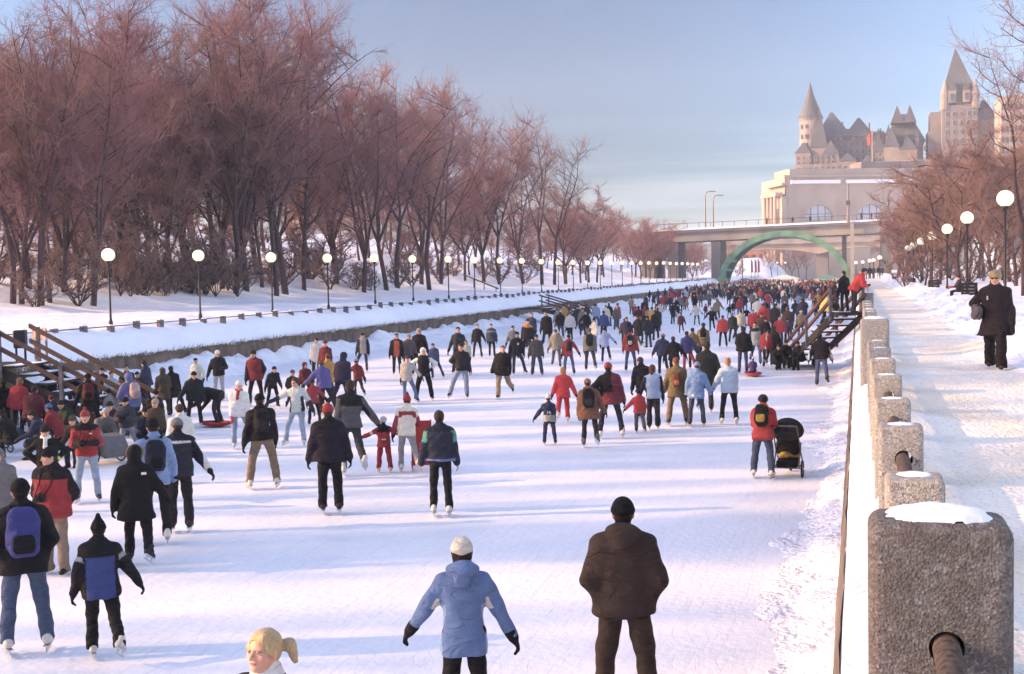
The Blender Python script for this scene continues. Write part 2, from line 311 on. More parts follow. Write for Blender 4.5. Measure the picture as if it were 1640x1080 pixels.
def dup(root, loc, rz=None, label=None, group=None, scale=None):
    r = root.copy(); COL.objects.link(r); r.location = loc
    if rz is not None: r.rotation_euler[2] = rz
    if scale: r.scale = (scale,)*3 if not hasattr(scale, '__len__') else scale
    if label: r['label'] = label
    if group: r['group'] = group
    if root.name not in KIDS: KIDS[root.name] = [(c, list(c.children)) for c in root.children]
    for ch, gs in KIDS[root.name]:
        c = ch.copy(); COL.objects.link(c); c.parent = r
        for g in gs:
            d = g.copy(); COL.objects.link(d); d.parent = c
    return r
def fnoise(x, y, seed=0.0):
    return (np.sin(x*1.3+seed)*np.cos(y*1.7-seed*2)+0.5*np.sin(x*2.9-y*1.1+seed*3)+0.35*np.sin(x*5.3+y*4.1+seed)+0.22*np.sin(x*9.7-y*8.3+2*seed)+0.14*np.sin(x*19.1+y*15.7)*np.cos(y*13.3-x*7.1+seed))/1.6
def grid_surface(name, xs, ys, zf, mat, kind='structure'):
    X, Y = np.meshgrid(np.array(xs, dtype=float), np.array(ys, dtype=float), indexing='ij'); Z = zf(X, Y)
    nx, ny = X.shape; V = np.stack([X, Y, Z], -1).reshape(-1, 3)
    i = np.arange(nx-1)[:, None]*ny + np.arange(ny-1)[None, :]
    F = np.stack([i, i+ny, i+ny+1, i+1], -1).reshape(-1, 4)
    o = np_mesh(name, V, F, mat); o['kind'] = kind
    return o

# ================================================================== GROUND
def bank_z(X, Y):
    X = np.asarray(X, dtype=float); Y = np.asarray(Y, dtype=float)
    z = np.interp(X, [-400, -150, -90, -60, -44, -41, -30, -29, -28.4, -27.9, -27.0], [16, 15, 11, 6.3, 3.0, 2.45, 2.2, 2.2, 2.15, 1.95, 1.08])
    slope = np.clip((-X-41)/10, 0, 1)
    z = z + 0.10*fnoise(X*0.8, Y*0.5, 1.0)*np.clip((-X-28.2)/2, 0.0, 1) + slope*0.7*fnoise(X*0.22, Y*0.17, 4.0)
    z = z + (0.17*fnoise(0*X+1.0, Y*0.33, 2.0)+0.08*fnoise(X*1.5, Y*1.1, 2.0))*np.exp(-((X+28.5)/0.9)**2)
    z = z + 0.05*fnoise(X*3.1, Y*2.2, 5.0)*np.clip((X+28.4)/0.5, 0, 1)*np.clip((-27.05-X)/0.2, 0, 1)
    return z
def bz(x, y): return float(bank_z(np.array([x]), np.array([y]))[0])
def right_z(X, Y):
    z = np.interp(X, [0.45, 0.7, 1.2, 2.2, 2.7, 3.3, 3.9, 4.6, 6.5, 20, 60, 200], [2.46, 2.41, 2.4, 2.4, 2.5, 2.72, 2.78, 2.64, 2.6, 2.9, 6.5, 12])
    wob = 0.28*np.sin(Y*0.35)+0.18*np.sin(Y*0.83+1)
    z2 = np.interp(X+wob, [0.45, 0.7, 1.2, 2.1, 2.6, 3.3, 3.9, 4.6, 6.5, 20, 60, 200], [2.46, 2.41, 2.4, 2.4, 2.5, 2.72, 2.78, 2.64, 2.6, 2.9, 6.5, 12])
    k = np.clip((X-1.2)/1.0, 0, 1); z = z*(1-k)+z2*k
    ridge = np.exp(-((X-3.2)/0.8)**2)
    z = z + ridge*0.17*fnoise(X*2.3, Y*1.3, 3.0) + 0.03*fnoise(X*1.2, Y*0.8, 6.0)*np.clip((X-3.5)/1, 0, 1) + 0.012*fnoise(X*4, Y*2.6, 8.0)
    return z
def rzf(x, y): return float(right_z(np.array([x]), np.array([y]))[0])

g = MB(); g.quadmesh([(-318, -118, -0.6), (318, -118, -0.6), (318, 720, -0.6), (-318, 720, -0.6)], [(0, 1, 2, 3)]); g.build('ground', M['snow'], kind='structure')
g = MB(); g.quadmesh([(-27.2, -12, 0), (-0.2, -12, 0), (-0.2, 640, 0), (-27.2, 640, 0)], [(0, 1, 2, 3)]); g.build('ice', M['ice'], kind='structure')
ysl = list(np.arange(-60, 30, 3.0))+list(np.arange(30, 120, 0.35))+list(np.arange(120, 260, 1.5))+list(np.arange(260, 700, 20))
xsl = [-310, -260, -220, -180, -150]+list(np.arange(-140, -60, 4.0))+list(np.arange(-60, -30, 0.8))+list(np.arange(-30, -26.95, 0.17))+[-27.0]
grid_surface('left_bank', sorted(set(round(x, 3) for x in xsl)), ysl, bank_z, M['snow'])
ysr = list(np.arange(-6, 40, 0.16))+list(np.arange(40, 120, 0.7))+list(np.arange(120, 700, 12))
xsr = list(np.arange(2.2, 5.0, 0.12))+list(np.arange(5.0, 12, 0.5))+list(np.arange(12, 60, 3))+[70, 90, 130, 200, 310]
grid_surface('right_bank', xsr, ysr, right_z, M['snow_rough'])
grid_surface('path', list(np.arange(0.36, 2.21, 0.08))+[2.2, 2.26], ysr, lambda X, Y: right_z(X, Y)+0.004, M['path_snow'])
# ledge between the bollards and the canal edge
def ledge_z(X, Y):
    z = np.interp(X, [-0.115, -0.08, 0.1, 0.3, 0.42], [1.62, 1.70, 1.86, 2.05, 2.30])
    return z + np.clip((X+0.115)/0.1, 0, 1)*0.07*fnoise(X*2, Y*1.3, 9.0)
grid_surface('snow_ledge', np.linspace(-0.115, 0.42, 14), list(np.arange(-6, 40, 0.12))+list(np.arange(40, 260, 1.2)), ledge_z, M['snow_rough'])
def edge_x(X, Y): return X
# right canal wall, battered face
ys = np.concatenate([np.arange(-8, 60, 0.15), np.arange(60, 300, 3.0)]); V = []; F = []
prof = [(-0.27, 0), (-0.22, 0.5), (-0.165, 1.1), (-0.125, 1.55), (-0.118, 1.64)]
for y in ys:
    for i, (x, z) in enumerate(prof): V.append((x+0.014*float(fnoise(np.array(y*1.1+z*2), np.array(z*3+i), 1.7)), y, z))
n = len(prof)
for j in range(len(ys)-1):
    for i in range(n-1): F.append((j*n+i, (j+1)*n+i, (j+1)*n+i+1, j*n+i+1))
rw = np_mesh('canal_wall', V, F, M['old_concrete']); tag(rw, 'rough stone edge wall running down the right side of the skating canal', 'canal wall')
# bumpy snow along the foot of the right wall
def foot_z(X, Y):
    a = np.clip((X+1.35+0.2*np.sin(Y*0.5)+0.12*np.sin(Y*1.9))/1.1, 0, 1)**1.5
    return -0.02 + a*(0.09+0.06*fnoise(X*2.2, Y*1.5, 2.5)+0.025*fnoise(X*6, Y*4, 1.5)) + 0.15*np.clip((X+0.7)/0.5, 0, 1)
grid_surface('snow_verge', np.linspace(-2.2, -0.2, 34), list(np.arange(4, 40, 0.12))+list(np.arange(40, 130, 0.6)), foot_z, M['snow_rough'])
# plowed bank along the foot of the left wall
def pile_z(X, Y):
    h = 0.55+0.36*fnoise(0*X+2, Y*0.55, 3.3)+0.22*np.clip((70-Y)/30, 0, 1)
    w = 2.2+0.8*np.sin(Y*0.21)+0.5*np.sin(Y*0.57)
    a = np.clip(1-(X+27.1)/w, 0, 1); a = a*a*(3-2*a)
    return a*h + a*0.12*fnoise(X*2.2, Y*1.6, 7.0) - 0.03
grid_surface('snow_piles', np.linspace(-27.15, -22.6, 34), list(np.arange(27, 110, 0.3))+list(np.arange(110, 240, 1.5)), pile_z, M['snow_rough'])
# left canal wall
ys = np.concatenate([np.arange(20, 160, 0.3), np.arange(160, 300, 3.0)]); V = []; F = []
prof = [(-26.98, -0.1), (-26.97, 0.5), (-26.98, 1.0), (-27.0, 1.12), (-27.2, 1.16), (-27.35, 1.0)]
for y in ys:
    for i, (x, z) in enumerate(prof): V.append((x+0.03*float(fnoise(np.array(y*0.9+z*2), np.array(z*3+i), 1.7)), y, z+(0.05*float(fnoise(np.array(y*1.4), np.array(1.0), 2.7)) if z > 0.9 else 0)))
n = len(prof)
for j in range(len(ys)-1):
    for i in range(n-1): F.append((j*n+i, j*n+i+1, (j+1)*n+i+1, (j+1)*n+i))
lw = np_mesh('canal_wall', V, F, M['mossy_wall']); tag(lw, 'dark weathered stone wall along the left side of the canal under a snow bank', 'canal wall')
# dead grass hanging over the left wall: nobody could count it
rs = np.random.RandomState(5); n = 9000
gy = 27+rs.rand(n)**1.3*130; L = 0.15+0.38*rs.rand(n); dx = 0.04+0.12*rs.rand(n); dy = (rs.rand(n)-.5)*0.2; gz = 1.12+rs.rand(n)*0.08
base = np.stack([-27.02+0.1*rs.rand(n)*0, gy, gz], 1); tip = base+np.stack([dx, dy, -L*(rs.rand(n)*1.6-0.6)], 1); sd = np.array([0, 0.02, 0])
V = np.concatenate([base-sd, base+sd, tip], 0); F = np.stack([np.arange(n), np.arange(n)+n, np.arange(n)+2*n], 1)
gr = np_mesh('dead_grass', V, F, mk('straw', (0.22, 0.16, 0.11), 0.9, 1.0, 0.3), smooth=False); tag(gr, 'dry brown grass tufts hanging over the left canal wall', 'grass'); gr['kind'] = 'stuff'

# ================================================================== BOLLARDS ON THE RIGHT
def eval_mesh(o):
    dg = bpy.context.evaluated_depsgraph_get(); me = bpy.data.meshes.new_from_object(o.evaluated_get(dg)); old = o.data; o.modifiers.clear(); o.data = me; return o
def bollard_mesh(wd, dp, z0, z1, hz, seed, mat='aggregate_pale'):
    mb = MB(); mb.box((0, 0, (z0+z1)/2), (wd, dp, z1-z0)); o = mb.build('post', M[mat])
    h = MB().tube([(0.02, -1, hz), (0.02, 1, hz)], 0.062, 24); ho = h.build('hole', M['aggregate'])
    m = o.modifiers.new('b', 'BEVEL'); m.width = 0.055 if wd > 0.4 else 0.035; m.segments = 4
    m = o.modifiers.new('h', 'BOOLEAN'); m.object = ho; m.operation = 'DIFFERENCE'; m.solver = 'EXACT'
    eval_mesh(o); bpy.data.objects.remove(ho)
    return o
def cap_mesh(wd, dp, z, th, seed, off=(0, 0)):
    nx = 18; xs = np.linspace(-1, 1, nx); X, Y = np.meshgrid(xs, xs, indexing='ij')
    r = (np.abs(X)**2.6+np.abs(Y)**2.6+0.26*fnoise(X*2.2, Y*2.2, seed)+0.10*fnoise(X*7, Y*7, seed+1)); h = np.clip(1-r, 0, 1)**0.45*th*(1+0.15*fnoise(X*4, Y*4, seed))
    V = np.stack([X*wd/2*0.93+off[0], Y*dp/2*0.93+off[1], z-0.004+h-0.012*(h <= 0)], -1).reshape(-1, 3)
    i = np.arange(nx-1)[:, None]*nx+np.arange(nx-1)[None, :]; F = np.stack([i, i+nx, i+nx+1, i+1], -1).reshape(-1, 4)
    return np_mesh('snow_cap', V, F, M['snow_cap'])
BY = [4.63+2.19*k for k in range(46)]; LARGE = {0: 1, 8: 1, 18: 1, 28: 1, 38: 1}
protos = {}
ordn = ['second', 'third', 'fourth', 'fifth', 'sixth', 'seventh', 'eighth']
for k, y in enumerate(BY):
    big = k in LARGE
    if k == 0: lab = 'big mottled stone bollard nearest the camera with a snow cap and a pipe through it'
    elif k == 8: lab = 'tall pale wide stone bollard standing half way down the row beside the path'
    elif k == 18: lab = 'wide pale stone bollard next to the person in red at the stairs'
    elif k < 8: lab = ordn[k-1]+' stone bollard from the camera in the row beside the path'
    else: lab = 'small far stone bollard in the row beyond the tall pale one'
    t = thing('stone_bollard', lab, 'bollard', (0.28 if big else 0.29, y, 0), 0, 'stone bollards along the right edge of the canal')
    key = 'b' if big else 's'
    if key not in protos:
        if big: protos[key] = (bollard_mesh(0.50, 0.32, 0.9, 3.07, 2.62, 1), cap_mesh(0.40, 0.26, 3.07, 0.042, 2.0, (0.0, 0.0)))
        else: protos[key] = (bollard_mesh(0.31, 0.30, 1.2, 2.85, 2.62, 2), cap_mesh(0.20, 0.20, 2.85, 0.012, 4.4, (0.0, 0.03)))
        for p in protos[key]: p.parent = t
        if k == 0: protos[key][0].data = protos[key][0].data.copy(); protos[key][0].data.materials[0] = M['aggregate']
    else:
        for p in protos[key]:
            c = p.copy(); COL.objects.link(c); c.parent = t
            if big and len(p.data.materials) and p.data.materials[0] == M['aggregate']:
                if k == 8: pale_big = p.data.copy(); pale_big.materials[0] = M['aggregate_pale']
                c.data = pale_big
    for c in t.children: c.rotation_euler[2] = 0.0
    t.rotation_euler[2] = rng.uniform(-0.03, 0.03) if k else 0.0
    if not big: t.location.z = rng.uniform(-0.05, 0.03) if k > 2 else 0
    if k == 0:
        pass
pr = thing('pipe_rail', 'round rusty pipe threaded through the stone bollards beside the path', 'rail', (0.3, 0, 0))
MB().tube([(0.0, -3, 2.615), (0.0, 108, 2.615)], 0.05, 12).build('pipe', M['rusty'], pr, smooth=True)

# ================================================================== LAMPS
def lamp(kind, loc, lab, group, zg, dim=False, r=0.27):
    t = thing('street_lamp', lab, 'street lamp', loc, 0, group)
    h = zg-loc[2]
    MB().lathe([(0.085, -0.3), (0.085, 0.35), (0.055, 0.42), (0.045, 0.5), (0.04, h-r-0.12)], n=10).build('pole', M['dark_metal'], t, smooth=True)
    MB().lathe([(0.05, h-r-0.13), (0.10, h-r-0.05), (0.12, h-r+0.02), (0.05, h-r+0.03)], n=14).build('collar', M['dark_metal'], t, smooth=True)
    MB().sphere((0, 0, h), r, 24, 16).build('globe', M['lamp_dim' if dim else 'lamp_glow'], t, smooth=True)
    return t
lpx = [175, 319, 435, 525, 600, 661, 718, 760, 801, 836, 867, 894, 918, 941, 962, 979, 994, 1010, 1023, 1037, 1050, 1062, 1073, 1083, 1093, 1102, 1110, 1118]
def side_lamp_pos(px, X):
    d = ray(px, horiz(px)); return X*d.y/d.x
cnt = ['leftmost', 'second', 'third', 'fourth', 'fifth', 'sixth', 'seventh', 'eighth', 'ninth', 'tenth', 'eleventh', 'twelfth']
lamps_l = []
Yp = 0
for i, px in enumerate(lpx):
    y = side_lamp_pos(px, -29.5)
    if i > 13: y = Yp+6.9
    Yp = y
    z = bz(-29.5, y)
    if i == 0: lab = 'glowing globe lamp furthest left, first of the row on the far bank'
    elif i < 12: lab = cnt[i]+' glowing globe lamp from the left in the row on the far bank'
    else: lab = 'small distant globe lamp near the bridge end of the row on the far bank'
    if i == 0: L0 = lamp('l', (-29.5, y, z-0.15), lab, 'globe lamps along the far bank of the canal', 5.13)
    else: dup(L0, (-29.5, y, z-0.15), 0, lab)
    lamps_l.append(y)
for i, (px, gy, Y, dim) in enumerate([(1610, 318, 42, 0), (1549, 349, 55, 0), (1517, 367, 66, 0), (1493, 378, 77, 1), (1475, 387, 88, 1), (1463, 393, 99, 1), (1454, 398, 110, 1)]):
    p = atY(px, gy, Y); lab = ['nearest and tallest glowing globe lamp behind the walking woman', 'second glowing globe lamp from the right beside the bench sitter', 'third globe lamp from the right on the snowy park side', 'fourth globe lamp from the right on the park side, barely lit', 'fifth globe lamp from the right on the park side', 'sixth globe lamp from the right on the park side', 'smallest and farthest unlit globe lamp of the park side row'][i]
    x = 4.62+0.0*i; p = Vector((p.x, Y, p.z)); lamp('r', (p.x, Y, 2.5), lab, 'globe lamps beside the park path', p.z, bool(dim))
for i, (px, gy, Y) in enumerate([(1245, 421, 330), (1258, 421, 318), (1371, 421, 200), (1382, 420, 190), (1393, 418, 175), (1399, 417, 160), (1409, 413, 150)]):
    p = atY(px, gy, Y); lamp('f', (p.x, Y, 1.5), 'tiny distant globe lamp beyond the bridge' if i < 2 else 'small pale globe lamp far down the right path near the bridge', 'distant globe lamps near the bridge' if i > 1 else 'globe lamps past the bridge', p.z, True)

# ================================================================== FENCE POSTS ON THE FAR BANK
pm = MB().box((0, 0, 0), (0.24, 0.22, 1.0), bev=0.02)
fy = []
y = lamps_l[0]-5*1.722
P0 = None
while y < 232:
    fy.append(y); y += 1.722
for k, y in enumerate(fy):
    ztop = 2.38+0.05*math.sin(k*1.3)
    if bz(-28.3, y) > ztop-0.03 and k > 3: continue
    near = min(abs(y-l) for l in lamps_l) < 0.9
    lab = 'grey fence post at the foot of a far bank lamp' if near else 'short grey fence post half buried in snow between far bank lamps'
    if P0 is None:
        P0 = thing('fence_post', 'grey fence post next to the top of the left stairs', 'fence post', (-28.3, y, ztop-0.5), 0, 'grey fence posts on the far snow bank')
        pm.build('post', M['grey_timber'], P0)
        MB().sphere((0, 0, 0.5), 0.13, 10, 6, (0.9, 0.85, 0.35)).build('snow_cap', M['snow_cap'], P0, smooth=True)
    else: dup(P0, (-28.3, y, ztop-0.5+rng.uniform(-0.06, 0.03)), rng.uniform(-0.2, 0.2), lab).rotation_euler[0] = rng.uniform(-0.05, 0.05)
fr = thing('fence_rail', 'thin grey pipe rail linking the short posts on the far snow bank', 'rail', (-28.3, 0, 0))
MB().tube([(0, fy[0]-2, 2.27), (0, 120, 2.25), (0, 232, 2.27)], 0.025, 6).build('pipe', M['rail_metal'], fr)

# ================================================================== STAIRS
def stairs(top, bot, width, lab, ralab, railcol='timber', nsteps=9, landing=0.8, rail_h=0.92):
    top = Vector(top); bot = Vector(bot)
    t = thing('wooden_stairs', lab, 'stairs', (bot.x, bot.y, 0), 0)
    d = (top-bot); dh = Vector((d.x, d.y, 0)); Ln = dh.length; u = dh.normalized(); s = Vector((-u.y, u.x, 0)); O = Vector((bot.x, bot.y, 0))
    ang = math.atan2(u.y, u.x)
    for i in range(nsteps):
        f = (i+0.5)/nsteps; c = bot-O+u*(Ln*f); z = bot.z+(top.z-bot.z)*(i+1)/nsteps-0.03
        MB().box((c.x, c.y, z), (Ln/nsteps+0.03, width, 0.05), rz=ang).build('step', M['dark_timber'], t)
        MB().box((c.x, c.y, z+0.034), (Ln/nsteps-0.05, width*0.8, 0.016), rz=ang).build('snow', M['snow_cap'], t)
    for sg in (-1, 1):
        a = bot-O+s*sg*width/2; b = top-O+s*sg*width/2
        pts = [a+Vector((0, 0, 0.02)), b+Vector((0, 0, -0.1))]
        mb = MB(); n = s*sg*0.05
        v = []
        for p in pts:
            for off in (Vector((0, 0, -0.18)), Vector((0, 0, 0.12))):
                v.append(p+off); v.append(p+off+n)
        mb.quadmesh(v, [(0, 1, 3, 2), (4, 6, 7, 5), (0, 2, 6, 4), (1, 5, 7, 3), (0, 4, 5, 1), (2, 3, 7, 6)]).build('stringer', M['dark_timber'], t)
        for f in (0.02, 0.5, 0.98):
            p = a.lerp(b, f)+s*sg*0.08
            MB().box((p.x, p.y, p.z+rail_h/2-0.1), (0.09, 0.09, rail_h+0.35), rz=ang).build('post', M['grey_timber'], t)
        for h in (rail_h, rail_h*0.55):
            ext = (b-a)*0.04; A = a-ext+Vector((0, 0, h)); B = b+ext+Vector((0, 0, h)); A += s*sg*0.03; B += s*sg*0.03
            nn = s*0.045; mb = MB(); v = []
            for p in (A, B):
                for off in (-0.06, 0.06):
                    v.append(p+Vector((0, 0, off))-nn); v.append(p+Vector((0, 0, off))+nn)
            mb.quadmesh(v, [(0, 1, 3, 2), (4, 6, 7, 5), (0, 2, 6, 4), (1, 5, 7, 3), (0, 4, 5, 1), (2, 3, 7, 6)]).build('handrail', M[railcol], t)
    # landing at the top
    c = top-O+u*(landing/2+0.02)
    MB().box((c.x, c.y, c.z-0.05), (landing, width+0.1, 0.1), rz=ang).build('landing', M['dark_timber'], t)
    return t
stairs((-0.35, 43.4, 2.42), (-2.35, 50.3, 0.02), 1.0, 'brown wooden stairs with two rails coming down to the ice from the right path', 'r')
tl = at(28, 583, 1.85); blp = at(232, 692, 0.0)
tl = Vector((tl.x, tl.y, 1.85)); stairs(tl, (blp.x, blp.y, 0.0), 1.7, 'brown wooden stairs with long handrails at the far left above the crowd', 'l', nsteps=8, landing=1.6)
tr = at(872, 494, 1.15); br = at(948, 516, 0.0)
stairs((tr.x, tr.y, 1.2), (br.x, br.y, 0), 1.8, 'small brown stairs on the left bank behind the skaters, middle of the far wall', 'm', nsteps=7, landing=1.8, rail_h=1.0)
# projecting quay where the left stairs start
q = thing('stone_quay', 'snow topped stone quay block behind the left stairs at the picture edge', 'quay', (0, 0, 0))
mb = MB().prism([(-26.5, 17), (tl.x-1.1, 17), (tl.x-1.0, tl.y+1.2), (-26.5, tl.y+1.6)], 1.75, 'z', 0.0); mb.build('wall', M['old_concrete'], q)
def qz(X, Y): return 1.76+0.16*np.clip(1-np.abs((Y-22)/6)**6, 0, 1)+0.05*fnoise(X*2, Y*2, 3)
xs = np.linspace(-26.6, tl.x-0.98, 14); ysq = np.linspace(16.9, tl.y+1.1, 18)
X, Y = np.meshgrid(xs, ysq, indexing='ij'); Zq = 1.76+0.2*np.minimum(1, np.minimum(np.minimum((X-xs[0]), (xs[-1]-X)), np.minimum(Y-ysq[0], ysq[-1]-Y))/0.5)+0.02*fnoise(X*2, Y*2, 3)
i = np.arange(13)[:, None]*18+np.arange(17)[None, :]; np_mesh('snow', np.stack([X, Y, Zq], -1).reshape(-1, 3), np.stack([i, i+18, i+19, i+1], -1).reshape(-1, 4), M['snow_cap'], q)
# dark bin and sign at the head of the left stairs
b0 = at(44, 590, 2.0)
bn = thing('litter_bin', 'dark litter bin on legs at the head of the left stairs', 'litter bin', (tl.x-0.6, tl.y+0.9, 1.85), 0.4)
MB().box((0, 0, 0.62), (0.32, 0.3, 0.5), bev=0.03).build('body', M['dark_metal'], bn)
for sx in (-0.12, 0.12): MB().box((sx, 0, 0.2), (0.05, 0.05, 0.4)).build('leg', M['dark_metal'], bn)
sg = atY(63, 540, 33.0)
sn = thing('notice_board', 'small faded pink notice board on the far bank behind the stairs', 'sign', (sg.x, sg.y, 2.0), -0.3)
MB().box((0, 0, 0.35), (0.75, 0.04, 0.42)).build('board', mk('sign_board', (0.48, 0.33, 0.33), 0.7, 6, 0.3), sn)
for sx in (-0.3, 0.3): MB().box((sx, 0.04, 0.0), (0.06, 0.05, 1.0)).build('post', M['grey_timber'], sn)

# ================================================================== BENCHES ON THE PARK SIDE
def bench(px, py, Y, w_, lab):
    p = atY(px, py, Y); t = thing('park_bench', lab, 'bench', (p.x, Y, p.z-0.02), R(78), 'dark benches facing the canal')
    MB().box((0, 0.0, 0.45), (w_, 0.45, 0.07), bev=0.01).build('seat', M['dark_timber'], t)
    for k in range(3): MB().box((0, -0.24, 0.56+k*0.14), (w_, 0.05, 0.125)).build('back_slat', M['dark_timber'], t)
    for sx in (-w_/2+0.06, w_/2-0.06): MB().box((sx, -0.03, 0.32), (0.1, 0.5, 0.74), bev=0.01).build('end_frame', M['dark_timber'], t)
    return t
def planter(px, pytop, pybot, Y, wpx, lab):
    k = FPX/atY(px, pybot, Y).y; p = atY(px, pybot, Y); h = (pybot-pytop)/k; wd = wpx/k
    t = thing('park_bench', lab, 'bench', (p.x, Y, p.z), 0, 'dark boxy benches in the snow by the park lamps')
    MB().box((0, 0.25, h*0.62), (wd, 0.5, 0.07)).build('seat', M['dark_timber'], t)
    for q in range(4): MB().box((0, 0.0, h*(0.14+0.245*q)), (wd, 0.05, h*0.225)).build('back_slat', M['dark_timber'], t)
    for sx in (-wd/2+0.04, wd/2-0.04): MB().box((sx, 0.27, h*0.42), (0.07, 0.55, h*0.8)).build('end_frame', M['dark_timber'], t)
    return t
planter(1553, 454, 474, 52, 22, 'nearest dark slatted bench with a person sitting against it')
planter(1496, 449, 461, 70, 16, 'middle dark slatted bench below the third park lamp')
planter(1460, 446, 453, 92, 12, 'dark slatted bench below the small unlit park lamps')
planter(1434, 443, 449, 120, 9, 'farthest and smallest dark bench near the end of the park path')

# ================================================================== BRIDGES AND CITY
def X_at(px, Y): return atY(px, horiz(px), Y).x
def Z_at(px, py, Y): return atY(px, py, Y).z
Yb = 246
xl = X_at(1046, Yb)+60; xr = X_at(1450, Yb)
def zt(x): return 12.2+(x-X_at(1270, Yb))*0.017
br1 = thing('arch_bridge', 'concrete road bridge carried on a green steel arch over the crowded canal', 'bridge', (0, Yb, 0))
def slab(x0, x1, y0, y1, dz0, dz1, name, mat, par, zf, nseg=1):
    mb = MB()
    for i in range(nseg):
        a = x0+(x1-x0)*i/nseg; b = x0+(x1-x0)*(i+1)/nseg; v = []
        for x in (a, b):
            for yy in (y0, y1):
                for dz in (dz0, dz1): v.append((x, yy, zf(x)+dz))
        mb.quadmesh(v, [(0, 1, 3, 2), (4, 6, 7, 5), (0, 4, 5, 1), (2, 3, 7, 6), (0, 2, 6, 4), (1, 5, 7, 3)])
    return mb.build(name, mat, par)
slab(xl-60, xr+50, 0, 14, 0.0, 0.75, 'deck', M['bridge_concrete'], br1, zt)
slab(xl-60, xr+50, 0.7, 13.3, -1.9, 0.0, 'girder', M['pier_concrete'] if 0 else M['bridge_concrete'], br1, zt)
slab(xl-60, xr+50, -0.35, 0.0, 0.45, 0.8, 'snow_edge', M['snow_cap'], br1, zt)
mb = MB()
for k in range(int((xr+50-xl+60)/2.4)):
    x = xl-60+k*2.4; mb.box((x, 0.2, zt(x)+1.3), (0.10, 0.10, 1.2))
slab(xl-60, xr+50, 0.15, 0.25, 1.8, 1.9, 'top_rail', M['rail_metal'], br1, zt)
mb.build('railing', M['rail_metal'], br1)
def bridge_pier(px0, px1, name='pier', mat='pier_concrete', y0=1.0, y1=12.0):
    x0 = X_at(px0, Yb); x1 = X_at(px1, Yb); c = (x0+x1)/2
    MB().box((c, (y0+y1)/2, zt(c)/2-1.0), (x1-x0, y1-y0, zt(c)-1.9), bev=0.15).build(name, M[mat], br1)
bridge_pier(1068, 1086); MB().box((xl-60-1, 6.8, 5.0), (3, 13, 13.0)).build('abutment', M['pier_concrete'], br1); bridge_pier(1138, 1154); bridge_pier(1412, 1426)
# two arch ribs with cross struts
ax0, ax1 = X_at(1150, Yb), X_at(1362, Yb); cx = (ax0+ax1)/2; half = (ax1-ax0)/2; topz = 11.6
def arch_pt(t, r=0.0):
    a = math.pi*t; return (cx-(half+r)*math.cos(a), (topz+r)*math.sin(a)**0.97)
for yy in (0.1, 13.9):
    mb = MB(); N = 40; V = []
    for i in range(N+1):
        t = i/N
        for rr in (-0.8, 0.40):
            x, z = arch_pt(t, rr)
            for dy in (-0.55, 0.55): V.append((x, yy+dy, z-0.4))
    F = []
    for i in range(N):
        o = i*4; F += [(o, o+1, o+5, o+4), (o+2, o+6, o+7, o+3), (o, o+4, o+6, o+2), (o+1, o+3, o+7, o+5)]
    mb.quadmesh(V, F+[(0, 2, 3, 1), (N*4, N*4+1, N*4+3, N*4+2)]).build('arch_rib', M['green_steel'], br1)
for t in (0.06, 0.12, 0.18, 0.82, 0.88, 0.94):
    x, z = arch_pt(t, -0.3); MB().box((x, 7.0, z-0.4), (0.5, 12.6, 0.5)).build("cross_strut", M['green_steel'], br1)
for px in (1352, 1365):
    x = X_at(px, Yb); MB().box((x, 5 if px == 1352 else -0.6, zt(x)/2), (0.9 if px == 1352 else 0.7, 0.8, zt(x)+0.6)).build('column', M['pier_concrete' if px == 1352 else 'bridge_concrete'], br1)
# tall lamps and masts on the bridge
for i, (px, pyt, pyb, lab) in enumerate([(1127, 305, 366, 'taller of the two curved thin road lamps above the left end of the bridge'), (1137, 310, 366, 'shorter curved thin road lamp above the left end of the bridge')]):
    x = X_at(px, Yb); zb = zt(x)+0.75; ztop = Z_at(px, pyt, Yb)
    t = thing('road_lamp', lab, 'road lamp', (x, Yb+4+3*i, zb)); h = ztop-zb
    MB().tube([(0, 0, 0), (0, 0, h*0.85), (0.15, 0, h*0.95), (0.7, 0, h), (1.4, 0, h)], [0.17, 0.12, 0.1, 0.09, 0.09], 6).build('pole', M['rail_metal'], t)
    MB().box((1.7, 0, h-0.05), (0.9, 0.3, 0.16)).build('lamp_head', M['rail_metal'], t)
x = X_at(1359, Yb); t = thing('bridge_mast', 'tall grey mast with fittings rising above the right end of the bridge', 'mast', (x, Yb-0.9, zt(x)+0.3))
MB().tube([(0, 0, 0), (0, 0, Z_at(1359, 297, Yb)-zt(x))], [0.3, 0.18], 8).build('pole', M['pier_concrete'], t); MB().box((0, 0, 4.0), (0.8, 0.5, 0.9)).build('fitting', M['rail_metal'], t)
# second bridge behind
Y2 = 330
def zt2(x): return 9.6+0.0*x
b2 = thing('low_bridge', 'pale girder bridge seen through the green arch', 'bridge', (0, Y2, 0))
x0, x1 = X_at(1150, Y2), X_at(1480, Y2)
slab(x0, x1, 0, 14, 1.0, 2.2, 'deck', M['bridge_concrete'], b2, zt2)
mb = MB(); N = 24; V = []; xa = X_at(1150, Y2)
for i in range(N+1):
    x = xa+(x1-xa)*i/N; u = (i/N*2) % 1.0; dz = -1.6*(abs(u-0.5)*2)**2
    for yy in (1, 13): V += [(x, yy, 9.6+1.0), (x, yy, 9.6+dz-0.3)]
F = []
for i in range(N):
    o = i*4; F += [(o, o+4, o+5, o+1), (o+2, o+3, o+7, o+6), (o+1, o+5, o+7, o+3)]
mb.quadmesh(V, F).build('girder', M['tan_girder'], b2)
for a, b in ((1306, 1326), (1395, 1412)):
    xa, xb = X_at(a, Y2), X_at(b, Y2); MB().box(((xa+xb)/2, 7, 4.4), (xb-xa, 9, 9.2)).build('pier', M['pier_concrete'], b2)
mb = MB()
